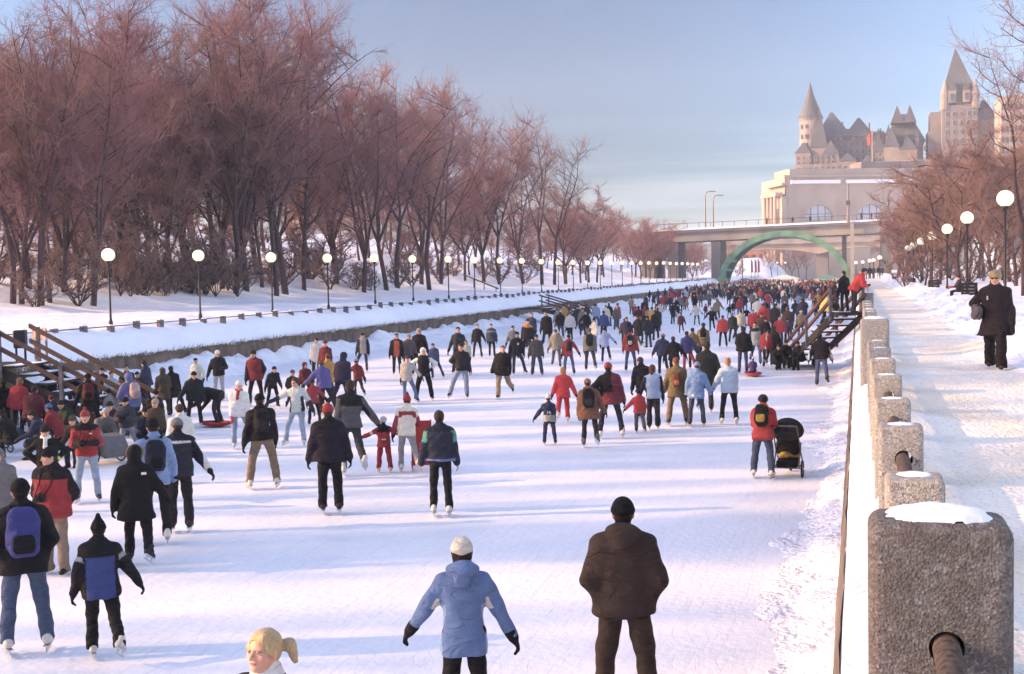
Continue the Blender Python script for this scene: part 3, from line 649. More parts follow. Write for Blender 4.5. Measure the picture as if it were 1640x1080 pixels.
for k in range(36): mb.box((x0+(x1-x0)*k/36, 0.3, 12.4), (0.12, 0.12, 1.3))
mb.build('railing', M['rail_metal'], b2)
# third, far ramp bridge and orange brick block, pale snow hill
Yc = 410
t = thing('brick_building', 'orange brick block behind the green arch', 'building', (X_at(1208, Yc), Yc, 0))
MB().box((0, 8, 8), (X_at(1250, Yc)-X_at(1165, Yc), 16, 16)).build('wall', M['brick'], t)
for r_ in range(2):
    for k in range(7): MB().box((-8+k*2.6, -0.05, 8+r_*4.2), (1.4, 0.2, 1.6)).build('window', M['window_glass'], t)
mb = MB()
def hill(name, px0, px1, Y, h, d, seed):
    xs = np.linspace(X_at(px0, Y), X_at(px1, Y), 30); ys = np.linspace(Y, Y+d, 12)
    def zf(X, Yy):
        a = np.sin(np.clip((X-xs[0])/(xs[-1]-xs[0]), 0, 1)*math.pi)**0.5; b = np.clip((Yy-Y)/(d*0.6), 0, 1)
        return -0.5+h*a*b+0.3*fnoise(X*0.3, Yy*0.3, seed)
    grid_surface(name, xs, ys, zf, M['snow'])
hill('snow_hill', 1120, 1250, 345, 8.0, 60, 1.0)
hill('snow_hill', 1085, 1150, 262, 4.0, 40, 2.0)

def rot(x, y, b): return (x*math.cos(b)-y*math.sin(b), x*math.sin(b)+y*math.cos(b))
# ---- railway station
Ys = 392; BR = R(24)
sx0 = X_at(1260, Ys)
st = thing('station_building', 'massive pale stone station with two arched windows above the bridge', 'building', (sx0, Ys, 0), BR)
zr = Z_at(1262, 284, Ys); Wd = 64
def sbox(n, c, d, mat, par=None, bev=0): return MB().box(c, d, bev=bev).build(n, M[mat], par or st)
# main wall with two half-round openings: built as one front sheet with holes, plus sides
zs = Z_at(1300, 362, Ys); z_sp = Z_at(1300, 352, Ys)
r_w = 4.9; centers = (11.0, 28.5, 46.0)
mb = MB(); V = []; F = []
def wall_with_arches():
    vs = []; fs = []
    def V_(x, z): vs.append((x, 0.0, z)); return len(vs)-1
    zb = z_sp; xs_ = [0.0]
    for c in centers: xs_ += [c-r_w, c+r_w]
    xs_.append(Wd)
    fs.append([V_(0, -1), V_(Wd, -1), V_(Wd, zb), V_(0, zb)])
    for k in range(0, len(xs_), 2):
        fs.append([V_(xs_[k], zb), V_(xs_[k+1], zb), V_(xs_[k+1], zr), V_(xs_[k], zr)])
    for c in centers:
        n = 20
        for i in range(n):
            a0 = math.pi*(1-i/n); a1 = math.pi*(1-(i+1)/n)
            x0, z0, x1_, z1 = c+r_w*math.cos(a0), zb+r_w*math.sin(a0), c+r_w*math.cos(a1), zb+r_w*math.sin(a1)
            fs.append([V_(x0, z0), V_(x1_, z1), V_(x1_, zr), V_(x0, zr)])
    return vs, fs
vs, fs = wall_with_arches(); MB().quadmesh(vs, fs).build('front_wall', M['limestone'], st)
for c in centers:
    pane = thing  # window: recessed pale pane with mullions
    mbw = MB().prism([(c+r_w*math.cos(math.pi*i/20), z_sp+r_w*math.sin(math.pi*i/20)) for i in range(21)], 0.2, 'y', 0.9)
    wo_ = mbw.build('window', M['pale_glass'], st)
    mr_ = MB()
    for k in (-2.4, 0, 2.4): mr_.box((c+k, 0.85, z_sp+math.sqrt(max(0, r_w**2-k*k))/2), (0.22, 0.16, math.sqrt(max(0, r_w**2-k*k))))
    mr_.box((c, 0.85, z_sp+1.9), (r_w*1.8, 0.15, 0.2)); mr_.build('mullion', M['castle_stone'], wo_)
    rev = MB(); n = 20; V = []
    for i in range(n+1):
        a = math.pi*i/n
        for yy in (0, 1.1): V.append((c+r_w*math.cos(a), yy, z_sp+r_w*math.sin(a)))
    rev.quadmesh(V, [(2*i, 2*i+1, 2*i+3, 2*i+2) for i in range(n)]).build('reveal', M['limestone'], wo_)
MB().box((Wd/2, 12, zr/2-0.02), (Wd-0.1, 21.6, zr-0.05)).build('block', M['limestone'], st)
MB().box((-0.8, 6.5, zr/2-3), (1.6, 14, zr-6)).build('side_wing', M['limestone'], st)
MB().box((-2.0, 7.5, zr/2-5), (1.2, 11, zr-10)).build('side_wing', M['limestone'], st)
for k in range(4):
    yk = 0.8+k*3.2
    MB().lathe([(0.7, 0), (0.6, zr-15), (0.55, zr-9)], (-2.9, yk+1.5, 4), 10).build('column', M['limestone'], st)
MB().box((-2.4, 7, zr-5.4), (2.4, 14, 1.2)).build('cornice', M['limestone'], st)
MB().box((-0.3, 7, zr-2.2), (2.6, 15, 0.8)).build('cornice', M['limestone'], st)
MB().box((Wd/2, 0.2, zr+0.3), (Wd+1.4, 1.6, 0.7)).build('cornice', M['limestone'], st)
for x0, x1 in ((1.5, 18), (20, 37), (40, 58)): MB().box(((x0+x1)/2, -0.3, zr-1.6), (x1-x0, 1.2, 1.1)).build('snow_strip', M['snow_cap'], st)
MB().box((Wd/2, 9, zr+1.6), (Wd-4, 14, 2.4)).build('attic', M['limestone'], st)
MB().box((Wd/2+6, 8, zr+3.8), (22, 9, 2.6)).build('attic', M['castle_stone'], st)
for k in range(3):
    for q in range(4):
        MB().box((-2.65, 3.5+q*2.8, 7+k*6), (0.2, 1.1, 3.0)).build('window', M['window_glass'], st)

# ---- castle hotel with copper roofs
Yh = 470; KH = None
def hx(px): return X_at(px, Yh)
def hz(py, px=1400): return Z_at(px, py, Yh)
ho = thing('castle_hotel', 'grand stone castle hotel with steep grey copper roofs and round turret', 'building', (hx(1283), Yh, 0))
X0 = hx(1283)
def hbox(n, pxa, pxb, pyt, pyb, dep, mat, y0=0.0, rz=0.0):
    xa, xb = hx(pxa)-X0, hx(pxb)-X0; za, zb = hz(pyb), hz(pyt)
    return MB().box(((xa+xb)/2, y0+dep/2, (za+zb)/2), (xb-xa, dep, zb-za), rz=rz).build(n, M[mat], ho)
def hproof(n, pxa, pxb, pyb, pyt, ridge_px, dep, y0=0.0, snow=False):   # hip/pyramid roof: base px range, ridge px range
    xa, xb = hx(pxa)-X0, hx(pxb)-X0; r0, r1 = hx(ridge_px[0])-X0, hx(ridge_px[1])-X0; zb, zt_ = hz(pyb), hz(pyt)
    ym = y0+dep/2; e = 0.4
    v = [(xa, y0, zb), (xb, y0, zb), (xb, y0+dep, zb), (xa, y0+dep, zb), (r0, ym-e, zt_), (r1, ym-e, zt_), (r1, ym+e, zt_), (r0, ym+e, zt_)]
    return MB().quadmesh(v, [(3, 2, 1, 0), (4, 5, 6, 7), (0, 1, 5, 4), (1, 2, 6, 5), (2, 3, 7, 6), (3, 0, 4, 7)]).build(n, M['copper_roof'], ho)
def hwin(pxs, pys, y0, wpx=2.4, hpx=5):
    for a in pxs:
        for b in pys:
            xx = hx(a)-X0; k = FPX/Yh*0.96
            f = MB().box((xx, y0-0.05, hz(b)), (wpx/k+0.5, 0.25, hpx/k+0.5)).build('window', M['hotel_stone'], ho)
            MB().box((xx, y0-0.22, hz(b)), (wpx/k, 0.12, hpx/k)).build('pane', M['window_glass'], f)
# main body
hbox('wall', 1312, 1418, 207, 300, 22, 'castle_stone', 8)
hproof('roof', 1306, 1366, 214, 168, (1330, 1334), 20, 6)
hproof('roof', 1352, 1402, 214, 180, (1375, 1378), 18, 6)
hproof('roof', 1326, 1400, 216, 196, (1338, 1384), 16, 10)
hbox('wall', 1396, 1424, 214, 300, 14, 'castle_stone', 12)
hproof('roof', 1393, 1428, 216, 206, (1396, 1426), 12, 12)
hwin([1334, 1344, 1354, 1364, 1374, 1384, 1394, 1404, 1414], [226, 238, 250, 262], 8)
# right hand block with twin peaks
hbox('wall', 1421, 1480, 226, 300, 22, 'castle_stone', 4)
hproof('roof', 1417, 1484, 228, 178, (1439, 1460), 24, 3)
hproof('roof', 1428, 1450, 196, 167, (1438.5, 1439.5), 7, 6); hproof('roof', 1450, 1470, 196, 167, (1459, 1460), 7, 6)
hwin([1430, 1440, 1450, 1460, 1470], [236, 248, 260, 272], 4)
for a, tp in ((1424, 190), (1421, 214), (1464, 228), (1445, 230)):
    hbox('dormer_wall', a-4, a+4, tp+26, tp+44, 4, 'hotel_stone', 0); hproof('dormer_roof', a-5, a+5, tp+28, tp+10, (a-0.3, a+0.3), 5, -0.5)
# round turret on the left
tx = hx(1299)-X0; k = FPX/Yh*0.96; rr = 15/k
zc = [hz(p) for p in (300, 232, 228, 186, 183, 180)]
MB().lathe([(rr*1.0, zc[0]), (rr*1.0, zc[1]), (rr*1.08, zc[2]), (rr*1.06, zc[3]), (rr*1.2, zc[4]), (rr*1.2, zc[5])], (tx, 6, 0), 20).build('turret', M['hotel_stone'], ho, smooth=False)
MB().lathe([(rr*1.25, hz(182)), (rr*0.72, hz(160)), (rr*0.33, hz(142)), (0.12, hz(122))], (tx, 6, 0), 20).build('turret_roof', M['copper_roof'], ho)
for a in (1286, 1293, 1306): hwin([a], [196, 212, 226], 6-rr*1.0-0.2 if a == 1293 else 6-rr*0.75, 2, 5)
hbox('chimney', 1285, 1288, 165, 190, 2, 'castle_stone', 8)
# lower front ranges with warm gables
def gable(pxa, pxb, pye, pyt, y0, dep=10):
    hbox('wing_wall', pxa, pxb, pye, 300, dep, 'hotel_stone', y0)
    hproof('wing_roof', pxa-1, pxb+1, pye, pyt, ((pxa+pxb)/2-0.5, (pxa+pxb)/2+0.5), dep, y0-0.3)
gable(1276, 1300, 240, 222, -2); gable(1300, 1326, 232, 165, 0, 8); gable(1318, 1345, 246, 222, -4); gable(1345, 1372, 258, 244, -6)
gable(1398, 1418, 246, 216, -3, 7); gable(1416, 1440, 238, 208, -5, 8); gable(1440, 1468, 244, 222, -5, 8); gable(1380, 1400, 264, 250, -8, 6)
hbox('wing_wall', 1276, 1500, 262, 310, 8, 'hotel_stone', -9)
hwin(list(range(1281, 1340, 9))+list(range(1400, 1460, 10)), [250, 258], -4.3, 2, 4)
hwin(range(1282, 1490, 9), [270], -9, 2, 5)
for a, e_, tp in ((1338, 214, 200), (1348, 214, 203), (1368, 216, 203), (1388, 216, 204), (1408, 216, 206), (1432, 230, 214), (1452, 230, 212), (1470, 232, 216)):
    hbox('dormer_wall', a-2.6, a+2.6, tp+6, e_+4, 3, 'hotel_stone', 7 if a < 1420 else 2.6); hproof('dormer_roof', a-3.2, a+3.2, tp+7, tp-4, (a-0.2, a+0.2), 3.6, 6.6 if a < 1420 else 2.2)
for a, tp in ((1322, 196), (1350, 186), (1394, 190), (1412, 200), (1422, 206), (1476, 206)): hbox('chimney', a-1.2, a+1.2, tp, tp+24, 2.5, 'castle_stone', 13)
for a in (1340, 1360, 1380, 1402): hbox('buttress', a-1.0, a+1.0, 222, 300, 1.2, 'hotel_stone', 7)
# big square tower at the right
hbox('tower_wall', 1509, 1566, 176, 310, 22, 'castle_stone', 0); hbox('tower_wall', 1514, 1560, 152, 178, 17, 'hotel_stone', 2.5)
hproof('tower_roof', 1511, 1565, 156, 79, (1533.4, 1534.6), 20, 1)
for a in (1514, 1562):
    xx = hx(a)-X0
    MB().lathe([(1.6, hz(182)), (1.7, hz(158)), (0.1, hz(134))], (xx, 1, 0), 10).build('corner_turret', M['hotel_stone'], ho)
hbox('dormer_wall', 1519, 1532, 150, 172, 3, 'hotel_stone', -0.5); hproof('dormer_roof', 1518, 1533, 152, 136, (1525, 1526), 5, -1); hbox('dormer_wall', 1542, 1554, 150, 172, 3, 'hotel_stone', -0.5); hproof('dormer_roof', 1541, 1555, 152, 136, (1548, 1549), 5, -1)
hwin([1525, 1548], [163], -0.8, 5, 9)
hwin([1517, 1528, 1540, 1552, 1560], [190, 204, 218, 232], 0, 3, 6)
hbox('wall', 1566, 1612, 200, 310, 18, 'castle_stone', 4); hproof('roof', 1564, 1602, 202, 164, (1577, 1583), 18, 4); hproof('roof', 1596, 1616, 202, 178, (1605, 1606), 18, 4)
hbox('wall', 1488, 1512, 212, 310, 16, 'castle_stone', 5); hbox('wall', 1492, 1510, 182, 214, 14, 'castle_stone', 6)
# flag on a pole in front of the hotel
fx = X_at(1398, 455); f = thing('flagpole', 'red flag drooping on a pale pole in front of the castle hotel', 'flag', (fx, 455, Z_at(1398, 268, 455)))
ph = Z_at(1398, 206, 455)-Z_at(1398, 268, 455); MB().tube([(0, 0, 0), (0, 0, ph)], [0.3, 0.2], 8).build('pole', M['bridge_concrete'], f)
mb = MB(); V = []
for i in range(7):
    for j in range(5): V.append((-i*0.28, 0.3*math.sin(i*1.3+j*0.3), ph-0.3-j*0.95-i*0.45))
mb.quadmesh(V, [(i*5+j, i*5+j+1, (i+1)*5+j+1, (i+1)*5+j) for i in range(6) for j in range(4)]).build('flag', mk('flag_red', (0.55, 0.05, 0.04), 0.8), f)
# pale block at the far right and faint towers on the left skyline
def block(px0, px1, pyt, Y, lab, mat, floors, cols, dep=20):
    x0, x1 = X_at(px0, Y), X_at(px1, Y); z = Z_at((px0+px1)/2, pyt, Y)
    t = thing('office_block', lab, 'building', ((x0+x1)/2, Y, 0)); wd = x1-x0
    MB().box((0, dep/2, z/2), (wd, dep, z)).build('wall', M[mat], t); MB().box((0, dep/2, z+0.4), (wd+0.6, dep+0.6, 0.8)).build('roof', M['bridge_concrete'], t)
    for i in range(floors):
        for j in range(cols): MB().box((wd*((j+0.5)/cols-0.5), -0.05, z-3-i*3.6), (wd/cols*0.6, 0.25, 1.9)).build('window', M['window_glass'], t)
block(1603, 1665, 156, 430, 'pale apartment block behind the bare branches at the right edge', 'bridge_concrete', 12, 9)
block(-14, 30, 96, 300, 'tall grey office block faintly seen through the trees at top left', 'bridge_concrete', 18, 7)
block(60, 150, 150, 340, 'wide low office block hidden behind the trees at far left', 'bridge_concrete', 14, 14)
xs_ = X_at(483, 420); t = thing('clock_tower', 'slim pointed tower with green roof behind the tallest tree', 'tower', (xs_, 420, 0)); zz = Z_at(483, 118, 420); za = Z_at(483, 58, 420)
MB().box((0, 0, zz/2), (9, 9, zz)).build('wall', M['limestone'], t); MB().lathe([(6.6, zz), (4.0, zz+(za-zz)*0.45), (0.1, za)], n=4).build('spire', mk('verdigris', (0.18, 0.30, 0.27), 0.7), t)

# festival tents, kiosks and flags past the bridge
M['tent_white'] = mk('tent_white', (0.75, 0.73, 0.70), 0.8, 1, 0.05); M['tent_red'] = mk('tent_red', (0.42, 0.10, 0.09), 0.8); M['tent_dark'] = mk('tent_dark', (0.14, 0.17, 0.22), 0.7); M['tent_green'] = mk('tent_green', (0.15, 0.33, 0.28), 0.7)
def tent(px0, px1, pyt, pyb, Y, lab, wall, roof):
    x0, x1 = X_at(px0, Y), X_at(px1, Y); z0 = 0.0; z1 = Z_at((px0+px1)/2, pyt, Y); ze = z1*0.62
    t = thing('tent', lab, 'tent', ((x0+x1)/2, Y, 0)); wd = (x1-x0)/2
    MB().box((0, 4, ze/2), (wd*2-0.2, 8, ze)).build('wall', M[wall], t)
    MB().prism([(-wd, ze), (wd, ze), (0, z1)], 8.4, 'y', -0.2).build('roof', M[roof], t)
    MB().box((0, -0.06, ze*0.4), (wd*0.7, 0.1, ze*0.8)).build('opening', M['tent_dark'], t)
tent(1232, 1278, 440, 458, 285, 'white peaked festival tent in the middle under the arch', 'tent_white', 'tent_white')
tent(1168, 1212, 446, 460, 292, 'low dark roofed festival shelter left under the arch', 'tent_red', 'tent_dark')
tent(1212, 1234, 447, 459, 300, 'small festival stall with a grey roof beside the dark shelter', 'tent_dark', 'bridge_concrete')
tent(1300, 1345, 440, 457, 280, 'long white kiosk with a green roof right under the arch', 'tent_white', 'tent_green')
for i, px in enumerate((1203, 1209, 1214)):
    x = X_at(px, 300); t = thing('banner', 'tall thin red and dark festival banner under the left of the arch', 'banner', (x, 300, 0), 0, 'feather banners under the arch')
    MB().tube([(0, 0, 0), (0, 0, 6.5)], 0.06, 6).build('pole', M['rail_metal'], t); MB().prism([(0, 3), (0.5, 3.2), (0.4, 5.8), (0, 6.4)], 0.05, 'y').build('flag', M['tent_red' if i != 1 else 'tent_dark'], t)
x = X_at(1189, 262); t = thing('flagpole', 'thin bare pole under the left half of the arch', 'pole', (x, 262, 0)); MB().tube([(0, 0, 0), (0, 0, 8.5)], 0.1, 6).build('pole', M['rail_metal'], t); MB().sphere((0, 0, 8.5), 0.2, 8, 6).build('finial', M['rail_metal'], t)

# ================================================================== TREES
def seg_prisms(A, B, ra, rb, n=3):
    """many tapered n-sided segments at once; A,B (k,3)"""
    D = B-A; Ln = np.linalg.norm(D, axis=1, keepdims=True)+1e-9; D = D/Ln
    up = np.where(np.abs(D[:, 2:3]) < 0.9, np.array([[0, 0, 1.0]]), np.array([[1.0, 0, 0]]))
    a = np.cross(D, up); a /= np.linalg.norm(a, axis=1, keepdims=True)+1e-9; b = np.cross(D, a)
    rows = []
    for base, r in ((A, ra), (B, rb)):
        for k in range(n):
            t = 2*math.pi*k/n; rows.append(base+(a*math.cos(t)+b*math.sin(t))*r[:, None])
    K = len(A); V = np.stack(rows, 1).reshape(-1, 3); o = np.arange(K)[:, None]*(2*n)
    F = np.stack([np.concatenate([o+k, o+(k+1) % n, o+n+(k+1) % n, o+n+k], 1) for k in range(n)], 1).reshape(-1, 4)
    return V, F
def grow_tree(seed, H, fork=0.25, leaders=3, spread=0.5, limbs=9, branches=8, twigs=9, up=0.35, lean=0.0, limb_len=0.33, droop=0.0, trunk_r=None, low=0.2, sub=2, tw=1.0, single=False):
    rs = np.random.RandomState(seed)
    tr = trunk_r or H*0.0095
    big = []      # (A,B,ra,rb) thick segments
    fine = []
    def poly(p, d, L, r0, r1, n, wob, upb):
        pts = [p]; d = d/np.linalg.norm(d)
        for i in range(n):
            d = d+rs.randn(3)*wob+np.array([0, 0, upb]); d /= np.linalg.norm(d); p = p+d*L/n; pts.append(p)
        rr = np.linspace(r0, r1, n+1)
        return np.array(pts), rr, d
    tops = []
    d0 = np.array([lean*rs.randn(), lean*rs.randn(), 1.0])
    if single:
        pts, rr, _ = poly(np.array([0, 0, -0.3]), d0, H, tr, tr*0.08, 10, 0.05, 0.06); tops.append((pts, rr, H))
        big.append((pts, rr))
    else:
        pts, rr, dd = poly(np.array([0, 0, -0.3]), d0, H*fork+0.3, tr*1.25, tr, 4, 0.05, 0.05); big.append((pts, rr))
        a0 = rs.rand()*6.28
        for k in range(leaders):
            a = a0+k*2*math.pi/leaders+rs.randn()*0.3; s = spread*(0.5+0.7*rs.rand())
            d = np.array([math.cos(a)*s, math.sin(a)*s, 1.0]); L = H*(1-fork)*(0.82+0.22*rs.rand())
            p2, r2, _ = poly(pts[-1], d, L, tr*0.72, tr*0.06, 9, 0.09, up*0.14); big.append((p2, r2)); tops.append((p2, r2, L))
    brs = []
    for pts, rr, L in tops:
        n = len(pts)-1
        for j in range(limbs):
            f = low+(0.97-low)*((j+rs.rand())/limbs); i = min(int(f*n), n-1); t = f*n-i; p = pts[i]*(1-t)+pts[i+1]*t; r = rr[i]*(1-t)+rr[i+1]*t
            a = rs.rand()*6.28; el = 0.25+0.75*rs.rand(); d = np.array([math.cos(a), math.sin(a), el])
            LL = H*limb_len*(1.08-f*0.72)*(0.6+0.6*rs.rand())
            p3, r3, _ = poly(p, d, LL, max(r*0.62, 0.045), 0.02*tw, 5, 0.13, 0.07-droop); big.append((p3, r3)); brs.append((p3, r3, LL))
        brs.append((pts, rr, L*0.6))
    A = []; B = []; ra = []; rb = []
    tb = []
    for pts, rr, L in brs:
        n = len(pts)-1
        for j in range(branches):
            f = 0.12+0.88*((j+rs.rand())/branches); f = min(f, 0.995); i = int(f*n); t = f*n-i; p = pts[i]*(1-t)+pts[i+1]*t
            base = pts[i+1]-pts[i]; base /= np.linalg.norm(base)+1e-9
            d = base*0.75+rs.randn(3)*0.55+np.array([0, 0, 0.25-droop*2]); LL = (0.6+0.9*rs.rand())*H*0.075
            p4, r4, _ = poly(p, d, LL, 0.026*tw, 0.012*tw, 3, 0.16, 0.04-droop); tb.append(p4)
            for q in range(3): A.append(p4[q]); B.append(p4[q+1]); ra.append(r4[q]); rb.append(r4[q+1])
    A = np.array(A); B = np.array(B); ra = np.array(ra); rb = np.array(rb)
    # twigs, vectorised, with sub-twigs
    P = np.array(tb)                              # (m,4,3)
    m = len(P); idx = np.repeat(np.arange(m), twigs); f = rs.rand(len(idx))*2.99; i = f.astype(int); t = (f-i)[:, None]
    S = P[idx, i]*(1-t)+P[idx, i+1]*t; base = P[idx, i+1]-P[idx, i]; base /= np.linalg.norm(base, axis=1, keepdims=True)+1e-9
    d = base*0.7+rs.randn(len(S), 3)*0.55+np.array([0, 0, 0.22-droop*2]); d /= np.linalg.norm(d, axis=1, keepdims=True)
    Ls = (0.5+0.9*rs.rand(len(S), 1))*H*0.034; Mx = S+d*Ls; d2 = d+rs.randn(len(S), 3)*0.25; E = Mx+d2*Ls*0.7
    o = np.ones(len(S))*tw
    AA = [A, S, Mx]; BB = [B, Mx, E]; RA = [ra, o*0.013, o*0.010]; RB = [rb, o*0.010, o*0.006]
    for q in range(sub):
        u = rs.rand(len(S), 1); s2 = np.where(u < 0.6, S+(Mx-S)*(0.3+u), Mx+(E-Mx)*(u-0.2)); d3 = d*0.6+rs.randn(len(S), 3)*0.6+np.array([0, 0, 0.15-droop]); e2 = s2+d3*Ls*0.55
        AA.append(s2); BB.append(e2); RA.append(o*0.008); RB.append(o*0.005)
    VF = seg_prisms(np.concatenate(AA), np.concatenate(BB), np.concatenate(RA), np.concatenate(RB), 3)
    mb = MB()
    for pts, rr in big:
        nside = 8 if rr[0] > 0.12 else (6 if rr[0] > 0.05 else 4)
        mb.tube([tuple(p) for p in pts], list(rr), nside, cap=False)
    return mb, VF
TV = {}
def tree_variant(key, bark='trunk_bark', twig='twig_purple', **kw):
    mb, (V, F) = grow_tree(**kw)
    t = bpy.data.meshes.new('trunk'); t.from_pydata(mb.v, [], mb.f); t.update(); t.materials.append(M[bark]); t.polygons.foreach_set('use_smooth', [True]*len(t.polygons))
    o = np_mesh('crown', V, F, M[twig], smooth=False); c = o.data; bpy.data.objects.remove(o)
    TV[key] = (t, c, kw['H'])
def put_tree(key, x, y, z, H, lab, group=None, rz=None, cat='tree', name='bare_tree', sx=1.0):
    t, c, h0 = TV[key]; r = thing(name, lab, cat, (x, y, z-0.1), rng.uniform(0, 6.28) if rz is None else rz, group); s = H/h0; r.scale = (s*sx, s*sx, s)
    for nm, me in (('trunk', t), ('crown', c)):
        o = bpy.data.objects.new(nm, me); COL.objects.link(o); o.parent = r
    return r
tree_variant('a', seed=11, H=20, fork=0.22, leaders=4, spread=0.42, limbs=9, branches=8, twigs=7, low=0.12)
tree_variant('b', seed=12, H=20, fork=0.3, leaders=3, spread=0.5, limbs=10, branches=8, twigs=7, low=0.1, twig='twig_rust')
tree_variant('c', seed=13, H=20, fork=0.15, leaders=5, spread=0.35, limbs=8, branches=8, twigs=7, low=0.18, twig='twig_purple')
tree_variant('d', seed=14, H=14, fork=0.2, leaders=4, spread=0.7, limbs=8, branches=8, twigs=8, low=0.08, droop=0.03, twig='twig_rust')
tree_variant('e', seed=15, H=22, single=True, limbs=34, branches=8, twigs=7, low=0.25, limb_len=0.26, lean=0.03, twig='twig_purple')
tree_variant('f', seed=16, H=22, fork=0.3, leaders=3, spread=0.45, limbs=7, branches=6, twigs=6, low=0.3, twig='twig_grey', sub=2)
tree_variant('s', seed=21, H=4, bark='trunk_bark', fork=0.04, leaders=7, spread=0.9, limbs=5, branches=5, twigs=7, low=0.1, limb_len=0.3, trunk_r=0.05, tw=0.9, twig='twig_grey')
tree_variant('n', seed=23, H=11, fork=0.2, leaders=3, spread=0.6, limbs=9, branches=9, twigs=9, low=0.1, limb_len=0.42, twig='twig_grey')
def ground_hit(px, py):
    d = ray(px, py); d = d/d.y; t = 30.0
    while t < 400:
        p = CAM+d*t
        if p.x < -27.3 and p.z <= bz(p.x, p.y): break
        t += 0.5
    return p.x, p.y, bz(p.x, p.y)
# front row by trunk base (px, py), variant, top py
front = [(20, 487, 'b', 60, 'slim bare tree at the left picture edge'), (35, 488, 'c', 95, 'thin bare tree beside the leftmost one'), (66, 490, 'f', 20, 'pale thin bare tree left of the first lamp'),
 (80, 486, 'b', 120, 'leaning bare tree close left of the first lamp'), (103, 470, 'c', 60, 'bare tree on the slope left of the first lamp'), (126, 470, 'd', 200, 'low spreading rusty tree behind the first lamp'), (149, 490, 'a', 70, 'stout leaning trunk tree just left of the first lamp'),
 (186, 452, 'e', 10, 'tall bare tree up the slope behind the first lamp'), (210, 458, 'b', 80, 'bushy bare tree right of the first lamp'), (238, 455, 'c', 5, 'bare tree between the first and second lamps'),
 (275, 462, 'd', 180, 'wide low rusty tree just left of the second lamp'), (300, 452, 'a', 30, 'bare tree up the slope behind the second lamp'), (345, 455, 'f', 45, 'thin high bare tree right of the second lamp'), (378, 470, 'b', 55, 'thick trunked bare tree between the second and third lamps'),
 (395, 468, 'c', 40, 'narrow bare tree left of the third lamp'), (412, 440, 'a', 20, 'dark tree with a forked trunk behind the third lamp'), (443, 474, 'e', -5, 'dark thick trunk tree right beside the third lamp'), (458, 472, 'a', 12, 'massive dark tree, tallest of the far bank, right of the third lamp'),
 (487, 466, 'e', 40, 'tall dark tree with ragged top right of the tallest one'), (540, 455, 'b', 130, 'bare tree right of the fourth lamp'), (583, 469, 'c', 105, 'leaning bare tree left of the fifth lamp'), (620, 466, 'a', 100, 'straight trunk bare tree just right of the fifth lamp'),
 (637, 462, 'b', 95, 'straight bare tree left of the sixth lamp'), (675, 456, 'c', 120, 'bare tree right of the sixth lamp'), (688, 465, 'b', 125, 'leaning dark trunk tree left of the seventh lamp'), (706, 455, 'a', 140, 'bare tree behind the seventh lamp'),
 (745, 450, 'd', 230, 'wide rusty tree between the seventh and eighth lamps'), (775, 452, 'c', 160, 'bare tree right of the eighth lamp'), (800, 456, 'b', 185, 'bare tree behind the ninth lamp'), (838, 455, 'a', 215, 'bare tree behind the tenth lamp'),
 (868, 456, 'f', 200, 'thin high bare tree above the eleventh lamp'), (888, 456, 'f', 215, 'fine branched tree standing clear against the sky, middle of the far bank'), (905, 455, 'b', 275, 'rusty bare tree right of the twelfth lamp'), (930, 454, 'd', 290, 'low rusty tree where the bank tapers to the bridge')]
for px, py, v, pyt, lab in front:
    if px > 500 and v != 'f': pyt += 22
    x, y, z = ground_hit(px, py); w_ = proj((x, y, z))[2]; H = (py-pyt)*w_/FPX
    put_tree(v, x, y, z, H*1.02, lab, 'bare trees on the far bank')
# denser rows up the slope behind
bk = ['bare purple-brown tree in the thick wood up the far slope', 'bare rusty tree in the thick wood up the far slope']
for i in range(46):
    f = i/45; px = -60+f*1010+rng.uniform(-12, 12); lat = rng.uniform(-46, -66)
    d = ray(px, horiz(px)); y = lat*d.y/d.x; top = np.interp(px, [-60, 0, 300, 480, 560, 700, 800, 900, 950], [20, 30, 70, 90, 170, 215, 260, 315, 335]); z = bz(lat, y); w_ = proj((lat, y, z))[2]
    H = (horiz(px)-top-rng.uniform(30, 110))*w_/FPX-(z-4); v = 'abcebd'[i % 6]
    put_tree(v, lat, y, z, max(8, min(24, H)), bk[1] if v in 'bd' else bk[0], 'bare trees of the wood on the far slope'+(' with rusty twigs' if v in 'bd' else ' with purple twigs'), sx=1.2)
for i in range(26):                                    # far end of the bank towards and past the bridge
    px = 900+(i/25)*225+rng.uniform(-5, 5); lat = rng.uniform(-36, -62); d = ray(px, horiz(px)); y = min(lat*d.y/d.x, 480); lat = y*d.x/d.y
    top = np.interp(px, [900, 950, 1000, 1050, 1090, 1130], [305, 328, 345, 362, 374, 398]); z = bz(lat, y); w_ = proj((lat, y, z))[2]; H = (horiz(px)-top-rng.uniform(0, 25))*w_/FPX-(z-4)
    put_tree('bd'[i % 2], lat, y, z, max(6, H), 'distant pinkish bare tree by the left end of the bridge', 'distant pinkish trees left of the bridge', sx=1.25)
